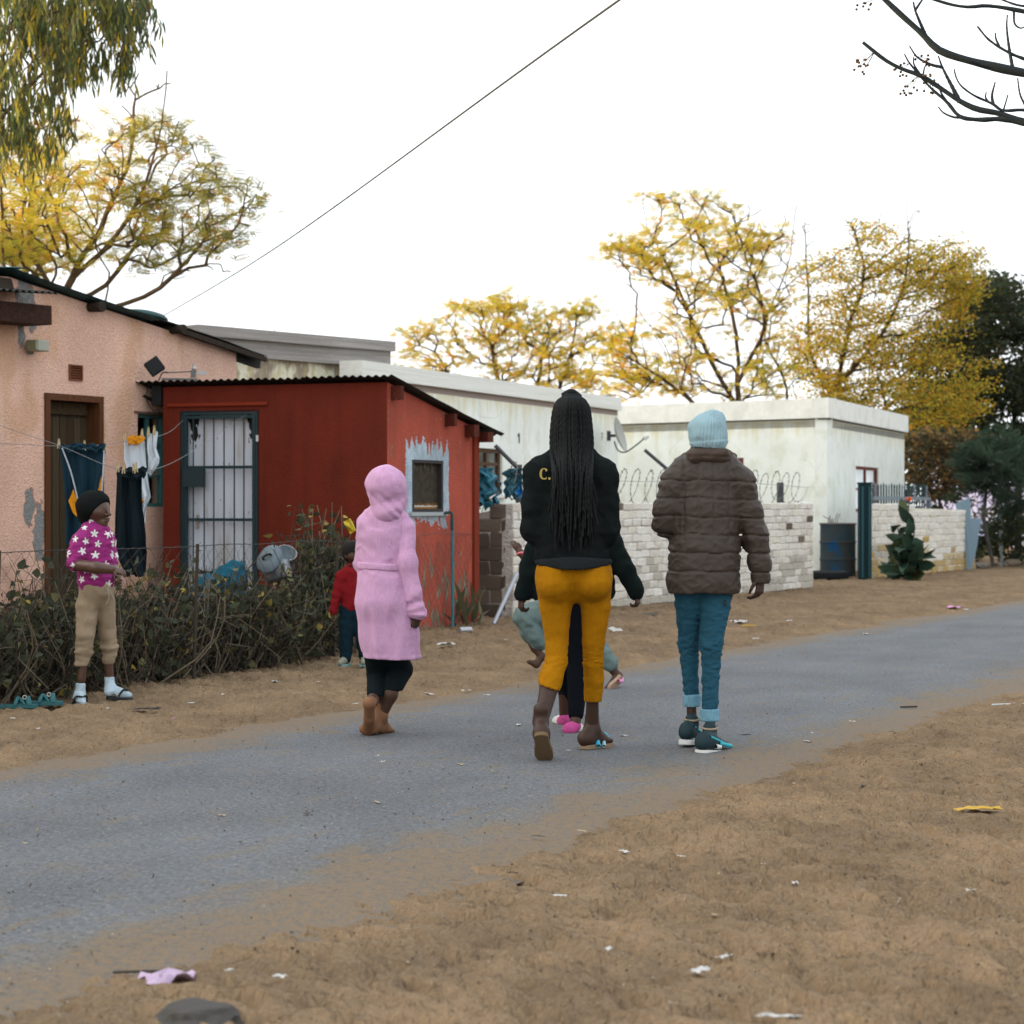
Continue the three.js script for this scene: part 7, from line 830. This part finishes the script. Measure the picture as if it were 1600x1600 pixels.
// --- things at the hedge's foot
{
  const buck = (px, py, r, h, c, name, label, o = {}) => { const b = ground(px, py), t = thing(name, label, o.cat || 'bucket', b.clone().setY(b.y - 0.01)); const prof = [[0, 0], [r * 0.86, 0], [r * 0.88, 0.01], [r, h], [r * 1.05, h], [r * 1.05, h + 0.012], [r * 0.96, h + 0.012], [r * 0.84, 0.02], [0, 0.02]]; part(t, 'body', new THREE.LatheGeometry(prof.map((q) => new THREE.Vector2(...q)), 28), c); if (o.soil) part(t, 'soil', new THREE.CircleGeometry(r * 0.95, 20).rotateX(-Math.PI / 2).translate(0, h * 0.9, 0), std([0.06, 0.045, 0.035], 1)); if (o.rim) part(t, 'rim', new THREE.TorusGeometry(r * 1.02, 0.012, 6, 28).rotateX(Math.PI / 2).translate(0, h, 0), o.rim); if (o.lean) t.rotation.z = o.lean; return t; };
  buck(206, 1054, 0.115, 0.20, std([0.42, 0.41, 0.36], 0.8, { map: limeTex(5) }), 'bucket', 'pale dirty plastic bucket at the foot of the hedge', { soil: 1 }); buck(246, 1048, 0.075, 0.22, std([0.10, 0.085, 0.06], 0.8, { map: rustTex }), 'paint_tin', 'rusty tall tin standing beside the pale bucket', { cat: 'tin', rim: std([0.04, 0.10, 0.10], 0.6) });
  const bb = P(342, 905, 15.2).setY(0.02), t = thing('blue_basin', 'blue plastic tub showing behind the hedge tips', 'tub', bb); part(t, 'tub', new THREE.LatheGeometry([[0, 0], [0.2, 0], [0.25, 0.5], [0.235, 0.5], [0.19, 0.02], [0, 0.02]].map((q) => new THREE.Vector2(...q)), 24), std([0.015, 0.12, 0.20], 0.5)); part(t, 'laundry', mesher([bone(V(-0.1, 0.5, 0), V(0.1, 0.58, 0), 0.12, 0.13), bone(V(0.05, 0.55, 0.05), V(0.14, 0.66, 0), 0.08)], { cell: 0.02, k: 0.04, mod: (x, y, z, d) => d + 0.02 * n3(x * 12, y * 12, z * 12) }), cloth([0.02, 0.12, 0.18]));
  { const steel = std([0.075, 0.11, 0.135], 0.45), p = P(421, 873, 14.7), l = thing('pot_lid', 'shiny steel pot lid with black handle lying on the hedge', 'pot lid', p); l.rotation.set(0.9, 0.3, 0.5); part(l, 'disc', new THREE.LatheGeometry([[0, 0.03], [0.05, 0.028], [0.09, 0.018], [0.112, 0.0], [0.118, 0.0], [0.118, -0.008], [0.105, -0.006], [0, 0.02]].map((q) => new THREE.Vector2(...q)), 32), steel); part(l, 'handle', tube([V(-0.035, 0.02, 0), V(-0.03, 0.05, 0), V(0.03, 0.05, 0), V(0.035, 0.02, 0)], 0.009, 8), black); }
  { const p = P(446, 869, 15.0), l = thing('steel_basin', 'pale enamel basin turned up behind the pot lid', 'basin', p); l.rotation.set(0.75, 0, -0.25); l.scale.setScalar(0.48); part(l, 'bowl', new THREE.LatheGeometry([[0, 0], [0.10, 0], [0.16, 0.07], [0.175, 0.075], [0.175, 0.085], [0.155, 0.08], [0.095, 0.012], [0, 0.012]].map((q) => new THREE.Vector2(...q)), 32), std([0.08, 0.105, 0.12], 0.55)); part(l, 'rim', new THREE.TorusGeometry(0.172, 0.007, 6, 36).rotateX(Math.PI / 2).translate(0, 0.08, 0), std([0.3, 0.32, 0.34], 0.4)); const pot = thing('cooking_pot', 'dented grey cooking pot wedged in the hedge under the lid', 'pot', P(432, 889, 14.8)); part(pot, 'vessel', new THREE.LatheGeometry([[0, -0.09], [0.09, -0.09], [0.11, -0.06], [0.112, 0.05], [0.105, 0.05], [0.1, -0.06], [0, -0.08]].map((q) => new THREE.Vector2(...q)), 28).rotateZ(0.3), std([0.2, 0.22, 0.24], 0.35, { metalness: 0.7 })); part(pot, 'handle', new THREE.TorusGeometry(0.03, 0.006, 6, 14).translate(0.13, 0.02, 0), black); }
  { const p = P(547, 822, 15.2), l = thing('yellow_rag', 'yellow plastic rag snagged on the tallest hedge bush', 'rag', p); const g = new THREE.PlaneGeometry(0.06, 0.11, 10, 10), a = g.attributes.position; for (let i = 0; i < a.count; i++) a.setZ(i, 0.03 * n2(a.getX(i) * 22, a.getY(i) * 12)); g.computeVertexNormals(); part(l, 'rag', g.rotateZ(0.5), phys([0.45, 0.33, 0.02], 0.7, { side: THREE.DoubleSide })); }
  const rockM = [std([0.17, 0.155, 0.135], 1, { bumpMap: grainBump, bumpScale: 0.03 }), std([0.24, 0.19, 0.14], 1, { bumpMap: grainBump, bumpScale: 0.03 }), std([0.065, 0.06, 0.055], 1, { bumpMap: grainBump, bumpScale: 0.05 })];
  const rock = (px, py, w, h, dd, m, label, s) => { const b = ground(px, py); const g = new THREE.IcosahedronGeometry(1, 3), p = g.attributes.position; for (let i = 0; i < p.count; i++) { const v = V().fromBufferAttribute(p, i), k = 1 + 0.22 * n3(v.x * 1.3 + s, v.y * 1.3, v.z * 1.3) + 0.07 * n3(v.x * 4, v.y * 4 + s, v.z * 4); v.multiplyScalar(k); if (v.y > 0.72) v.y = 0.72 + (v.y - 0.72) * 0.3; p.setXYZ(i, v.x * w / 2, v.y * h * 0.62, v.z * dd / 2); } const q = mergeVertices(g.deleteAttribute('uv') && g || g); q.computeVertexNormals(); const r = solo('rock', g, rockM[m], label, 'rock'); g.computeVertexNormals(); r.position.set(b.x, b.y + h * 0.28, b.z); r.rotation.y = s; return r; };
  rock(477, 1022, 0.30, 0.24, 0.22, 0, 'large grey stone at the hedge foot near the small child', 1); rock(228, 1061, 0.17, 0.09, 0.12, 1, 'tan broken brick in front of the pale bucket', 2); rock(362, 1044, 0.24, 0.14, 0.16, 2, 'dark stone under the middle of the hedge', 3); rock(330, 1046, 0.20, 0.11, 0.14, 1, 'brown stone under the hedge beside the dark stone', 4); rock(420, 1036, 0.20, 0.10, 0.14, 2, 'small dark stone left of the large grey stone', 5); rock(452, 1032, 0.10, 0.06, 0.08, 1, 'small tan stone leaning on the large grey stone', 6); rock(20, 1088, 0.2, 0.1, 0.16, 2, 'dark stone behind the teal sandals', 7);
  rock(1405, 905, 0.25, 0.08, 0.2, 1, 'flat tan stone at the foot of the broad leaved plant', 8); rock(1582, 886, 0.30, 0.16, 0.2, 1, 'reddish tan stone under the far right bush', 9); rock(1535, 888, 0.28, 0.12, 0.2, 0, 'grey stone below the leaning metal sheet', 10);
  { const r = rock(312, 1630, 0.20, 0.10, 0.22, 2, 'dark rounded stone half buried in the near sand', 11); const b = P(312, 1600, 4.42); r.position.set(b.x, 0.010, b.z + 0.02); r.scale.setScalar(0.9); }
  // teal sandals left on the ground
  for (const [px, py, a, lb] of [[33, 1104, 0.25, 'left teal sandal lying on the sand by the hedge'], [72, 1102, 0.12, 'right teal sandal lying on the sand by the hedge']]) { const b = ground(px, py), s = thing('teal_sandal', lb, 'sandal', b.clone().setY(b.y + 0.012), a, 'pair of teal sandals'); part(s, 'sole', soleGeo(V(-0.10, 0, 0), V(0.10, 0, 0), V(0, 1, 0), 0.09, 0.024), std([0.03, 0.11, 0.12], 0.7)); for (const [x, tl, w] of [[0.045, 0.15, 2.4], [-0.03, -0.3, 1.6], [0.01, 0.5, 1.2]]) part(s, 'strap', new THREE.TorusGeometry(0.043, 0.007, 6, 14, Math.PI).scale(1, 1.05, w).rotateY(Math.PI / 2 + tl * 0.5).rotateZ(tl).translate(x, 0.004, 0), std([0.03, 0.12, 0.13], 0.6)); part(s, 'buckle', new THREE.TorusGeometry(0.011, 0.003, 5, 10).translate(0.02, 0.05, 0.03), std([0.5, 0.5, 0.48], 0.3, { metalness: 0.8 })); }
}
{ // broad-leaved plant with an orange flower by the short wall
  seed(66); const b = ground(1420, 908), t = thing('broad_leaved_plant', 'dark broad leaved plant with one orange flower against the short wall', 'plant', b.clone().setY(b.y)), lg = leafFlat(0.40, 0.22, 0.4, 4), lm = [[0.025, 0.05, 0.03], [0.035, 0.075, 0.05], [0.02, 0.04, 0.03], [0.06, 0.075, 0.03]].map((c) => phys(c, 0.55, { side: THREE.DoubleSide, specularIntensity: 0.6 })), S = [];
  for (let i = 0; i < 13; i++) { const a = rr(0, 6.28), r = rr(0.0, 0.14), h = rr(0.35, 0.9), p0 = V(Math.cos(a) * r * 0.5, 0, Math.sin(a) * r * 0.5), p1 = V(Math.cos(a) * r * 2.0, h, Math.sin(a) * r * 1.2); S.push(tube([p0, p0.clone().lerp(p1, 0.5), p1], 0.011, 6, 6)); for (let k = 0; k < 5; k++) { const f = 0.15 + 0.85 * k / 4, c = p0.clone().lerp(p1, f), q = rr(0, 6.28), m = part(t, 'leaf', lg, pick(lm)); m.position.copy(c); m.quaternion.setFromUnitVectors(up0, V(Math.cos(q) * 0.9, rr(-0.3, 0.7), Math.sin(q) * 0.9).normalize()); m.rotateY(rr(0, 6.28)); m.scale.setScalar(rr(0.7, 1.1)); } }
  S.push(tube([V(-0.02, 0, 0), V(-0.03, 0.7, 0.02), V(0.0, 1.22, 0.02)], 0.01, 6, 10)); part(t, 'stems', S, lm[1]); const big = part(t, 'leaf', leafFlat(0.36, 0.2, 0.12, 4), lm[3], 'tall upright leaf'); big.position.set(-0.08, 0.92, 0.04); big.rotation.set(0, 0.3, 0.1); const fl = []; for (let i = 0; i < 5; i++) fl.push(leafFlat(0.09, 0.05, 0.3, 4).rotateX(0.9).rotateY(i * 1.25).toNonIndexed()); part(t, 'flower', mergeGeometries(fl).translate(0.0, 1.22, 0.02), phys([0.75, 0.10, 0.01], 0.6, { side: THREE.DoubleSide }));
  const w = []; for (let i = 0; i < 40; i++) { const a = ground(rr(640, 745), rr(974, 980)); w.push({ p: a, dir: V(rr(-0.4, 0.4), 1, rr(-0.4, 0.4)).normalize(), s: rr(1.2, 3.2), roll: rr(0, 6), c: [0.10, 0.10, 0.055] }); } const ag = thing('weeds', 'dry weeds at the foot of the red side wall', 'weeds', ground(700, 978)); ag.userData = { kind: 'stuff', label: 'dry weeds at the foot of the red side wall', category: 'weeds' }; leaves(ag, 'blades', lance, leafMat(0.3), [...w, ...w.map((q) => ({ ...q, p: q.p.clone().add(V(rr(-0.1, 0.1), 0, rr(-0.05, 0.05))), dir: dirAny().setY(0.8).normalize(), s: q.s * 0.6 })), ...w.map((q) => ({ ...q, p: q.p.clone().add(V(rr(-0.15, 0.15), 0.02, 0)), dir: dirAny().setY(0.6).normalize(), s: q.s * 0.5, c: [0.22, 0.21, 0.13] }))]);
}
// ---------------------------------------------------------------- litter and small stones
{
  seed(404); const scrap = (w, h, s) => { const g = new THREE.PlaneGeometry(w, h, 5, 5), p = g.attributes.position; for (let i = 0; i < p.count; i++) { const x = p.getX(i), y = p.getY(i); p.setXYZ(i, x + 0.25 * w * n2(y * 3 / h, s), y + 0.3 * h * n2(x * 3 / w, s + 5), 0.18 * Math.min(w, h) * (n2(x * 2.5 / w + s, y * 2.5 / h) + 0.6)); } g.rotateX(-Math.PI / 2); g.computeVertexNormals(); return g; };
  const M = { white: phys([0.46, 0.45, 0.43], 0.8, { side: THREE.DoubleSide }), lilac: phys([0.42, 0.30, 0.42], 0.6, { side: THREE.DoubleSide }), pink: phys([0.52, 0.22, 0.40], 0.5, { side: THREE.DoubleSide }), dark: phys([0.035, 0.03, 0.025], 0.9, { side: THREE.DoubleSide }), yellow: phys([0.45, 0.27, 0.03], 0.9, { side: THREE.DoubleSide }), straw: phys([0.36, 0.28, 0.17], 0.9, { side: THREE.DoubleSide }), blue: phys([0.03, 0.09, 0.12], 0.6, { side: THREE.DoubleSide }) };
  const where = (px, py) => { const p = ground(px, py), v = uvOf(p.x, p.z)[1]; return v > ROAD1 ? 'on the near sand beyond the tar' : v > ROAD0 ? 'on the grey tarred strip' : px < 640 ? 'on the sand before the hedge' : 'on the sand before the brick walls'; };
  const lay = (name, g, m, px, py, ry, label, cat, group, lift = 0.001) => { const o = solo(name, g, m, label, cat, group), b = ground(px, py); o.position.set(b.x, Math.max(b.y, 0.004) + lift, b.z); o.rotation.y = ry; return o; };
  // pieces one can point at
  lay('plastic_bag', scrap(0.12, 0.09, 3), M.lilac, 265, 1542, 0.3, 'crumpled lilac plastic scrap beside a stick near the road edge', 'scrap'); lay('stick', tube([V(-0.10, 0.004, 0), V(0, 0.008, 0.004), V(0.10, 0.004, 0)], 0.004, 5), M.dark, 238, 1525, 0, 'thin dark stick touching the lilac plastic scrap', 'stick'); lay('straw_tuft', scrap(0.16, 0.05, 8), M.yellow, 1527, 1273, 0.1, 'bright yellow straw tuft on the sand', 'straw', undefined, 0.012);
  lay('paper_scrap', scrap(0.05, 0.12, 12), M.white, 962, 985, 1.2, 'upright white paper scrap behind the woman\'s knee', 'paper').rotation.x = 0.7; lay('plastic_bag', scrap(0.14, 0.1, 17), M.white, 1155, 976, 0.4, 'crumpled white plastic bag behind the man\'s knees', 'bag', undefined, 0.01); lay('plastic_bag', scrap(0.16, 0.1, 19), M.pink, 1490, 951, 0.1, 'pink and white wrapper at the far road edge', 'wrapper'); lay('can', new THREE.CylinderGeometry(0.03, 0.03, 0.12, 14).rotateZ(Math.PI / 2), std([0.35, 0.35, 0.36], 0.4, { metalness: 0.6 }), 727, 990, 0.5, 'crushed grey can lying before the red wall', 'can', undefined, 0.025); lay('plastic_bag', scrap(0.14, 0.09, 23), M.white, 697, 1016, 0.3, 'clear crumpled plastic on the ridge of sand right of the bathrobe', 'bag', undefined, 0.02); lay('rag', scrap(0.13, 0.07, 29), M.blue, 1017, 962, 0.4, 'dark blue rag below the long brick wall', 'rag', undefined, 0.01); lay('rag', scrap(0.14, 0.05, 31), M.dark, 228, 1110, 0.2, 'dark flat rag on the sand right of the girl', 'rag'); lay('paper_scrap', scrap(0.07, 0.04, 37), M.pink, 268, 1127, 0.2, 'small pink wrapper on the sand right of the girl', 'wrapper'); lay('stick', tube([V(-0.10, 0.006, 0), V(0.02, 0.010, 0.01), V(0.10, 0.006, 0)], 0.007, 5), M.white, 1575, 1104, 0.1, 'pale stick lying at the right road edge', 'stick'); lay('stick', tube([V(-0.05, 0.004, 0), V(0.05, 0.006, 0)], 0.006, 5), M.dark, 1420, 1107, 0.05, 'short dark stick left of the pale stick', 'stick'); lay('stick', tube([V(-0.07, 0.004, 0), V(0, 0.008, 0), V(0.07, 0.004, 0)], 0.007, 5), M.yellow, 1170, 983, -0.15, 'brown twig lying before the long brick wall', 'stick', undefined, 0.01);
  for (const [px, py, w, h] of [[360, 1520, 0.035, 0.02], [437, 1553, 0.035, 0.022], [676, 1590, 0.02, 0.014], [974, 1333, 0.02, 0.05], [1243, 1387, 0.035, 0.02], [1192, 1352, 0.02, 0.014], [1522, 1396, 0.04, 0.03], [945, 1490, 0.07, 0.015], [1130, 1498, 0.05, 0.02], [1095, 1527, 0.06, 0.03], [1220, 1592, 0.09, 0.02], [874, 1402, 0.04, 0.015], [1064, 1340, 0.03, 0.01], [598, 1192, 0.04, 0.02], [810, 1134, 0.06, 0.02], [975, 1151, 0.04, 0.02], [888, 1174, 0.02, 0.015], [1100, 1158, 0.02, 0.01], [1262, 1160, 0.05, 0.02], [1332, 1129, 0.05, 0.02], [1269, 1147, 0.035, 0.02], [1320, 946, 0.08, 0.06], [1352, 992, 0.09, 0.05], [1233, 976, 0.06, 0.05], [1180, 999, 0.06, 0.04], [590, 1183, 0.03, 0.02], [556, 1101, 0.03, 0.02], [669, 1085, 0.1, 0.02], [730, 1080, 0.06, 0.02], [760, 1087, 0.05, 0.02], [500, 1070, 0.03, 0.02], [790, 1001, 0.04, 0.03], [1016, 1018, 0.03, 0.02], [1146, 998, 0.03, 0.02], [1510, 953, 0.06, 0.04], [430, 1066, 0.05, 0.03], [300, 1100, 0.04, 0.03], [350, 1088, 0.03, 0.02], [20, 1124, 0.04, 0.02], [60, 1140, 0.04, 0.02], [170, 1108, 0.03, 0.02]]) lay('paper_scrap', scrap(w, h, px), M.white, px, py, rr(0, 3), `tiny white paper scrap lying flat ${where(px, py)}`, 'paper', `white scraps ${where(px, py)}`);
  for (const [px, py, w, h] of [[345, 1276, 0.03, 0.015], [590, 1255, 0.05, 0.012], [480, 1273, 0.05, 0.012], [139, 1460, 0.03, 0.012], [455, 1460, 0.03, 0.01], [330, 1600, 0.02, 0.02], [800, 1366, 0.035, 0.012], [1034, 1274, 0.05, 0.012], [843, 1309, 0.045, 0.012], [908, 1300, 0.05, 0.01], [1116, 1435, 0.02, 0.012], [1165, 1150, 0.05, 0.02], [1150, 957, 0.06, 0.03], [1436, 945, 0.05, 0.03], [1530, 912, 0.12, 0.03], [630, 1140, 0.05, 0.015], [1350, 1238, 0.03, 0.02], [1240, 1226, 0.015, 0.02], [920, 1118, 0.02, 0.015], [990, 1015, 0.03, 0.02], [175, 1200, 0.04, 0.015], [200, 1220, 0.03, 0.015], [720, 1196, 0.05, 0.015], [790, 1232, 0.03, 0.01]]) lay('dead_leaf', scrap(w, h, px + 3), rnd() < 0.7 ? M.dark : M.straw, px, py, rr(0, 3), `small dry dead leaf lying ${where(px, py)}`, 'leaf', `dead leaves ${where(px, py)}`);
  // uncountable grit, leaf bits and pebbles
  const peb = new THREE.IcosahedronGeometry(0.006, 0), bits = leafFlat(0.03, 0.014, 0.3), im = new THREE.Matrix4(), col = new THREE.Color();
  const spread = (name, geo, mat, n, f, lab) => { const I = new THREE.InstancedMesh(geo, mat, n); for (let i = 0; i < n; i++) { const [p, s, c, q] = f(); im.compose(p, q, V(s, s, s)); I.setMatrixAt(i, im); col.setRGB(...c); I.setColorAt(i, col); } I.name = name; I.userData = { kind: 'stuff', label: lab, category: 'grit' }; I.receiveShadow = I.castShadow = true; scene.add(I); };
  const E = (a, b, c) => new THREE.Quaternion().setFromEuler(new THREE.Euler(a, b, c));
  const anyGround = () => { for (;;) { const px = rr(-60, 1660), py = 905 + 740 * Math.pow(rnd(), 0.8), p = ground(px, py), v = uvOf(p.x, p.z)[1]; if (v < -9.6) continue; p.y = Math.max(p.y, v > ROAD0 && v < ROAD1 ? 0.006 : -1); return p; } };
  spread('loose_pebbles', peb, std(0xffffff, 1), 5200, () => { const k = rr(0.4, 1.4), p = anyGround(); return [p, 0.14 + 0.6 * Math.pow(rnd(), 2.2), rnd() < 0.68 ? [0.19 * k, 0.14 * k, 0.095 * k] : rnd() < 0.75 ? [0.09 * k, 0.07 * k, 0.055 * k] : [0.34, 0.29, 0.23], E(rr(0, 6), rr(0, 6), rr(0, 6))]; }, 'fine pebbles and grit strewn over sand and tar');
  spread('leaf_bits', bits, leafMat(0.1), 2000, () => { const p = rnd() < 0.5 ? anyGround() : ground(rr(-30, 620), 0 + rr(0, 40) + 1046 - 0); if (rnd() < 0.45) { const u = rr(8.5, 15), q = xzOf(u, -8.1 + rr(-0.3, 0.5)); p.set(q[0], groundY(q[0], q[1]), q[1]); } p.y += 0.006; const k = rr(0.6, 1.3); return [p, rr(0.3, 0.9), rnd() < 0.7 ? [0.10 * k, 0.075 * k, 0.04 * k] : [0.30 * k, 0.25 * k, 0.14 * k], E(-1.57 + rr(-0.3, 0.3), rr(0, 6), rr(0, 6))]; }, 'dry leaf bits lying under the hedge and on the street');
}
renderer.render(scene, camera);
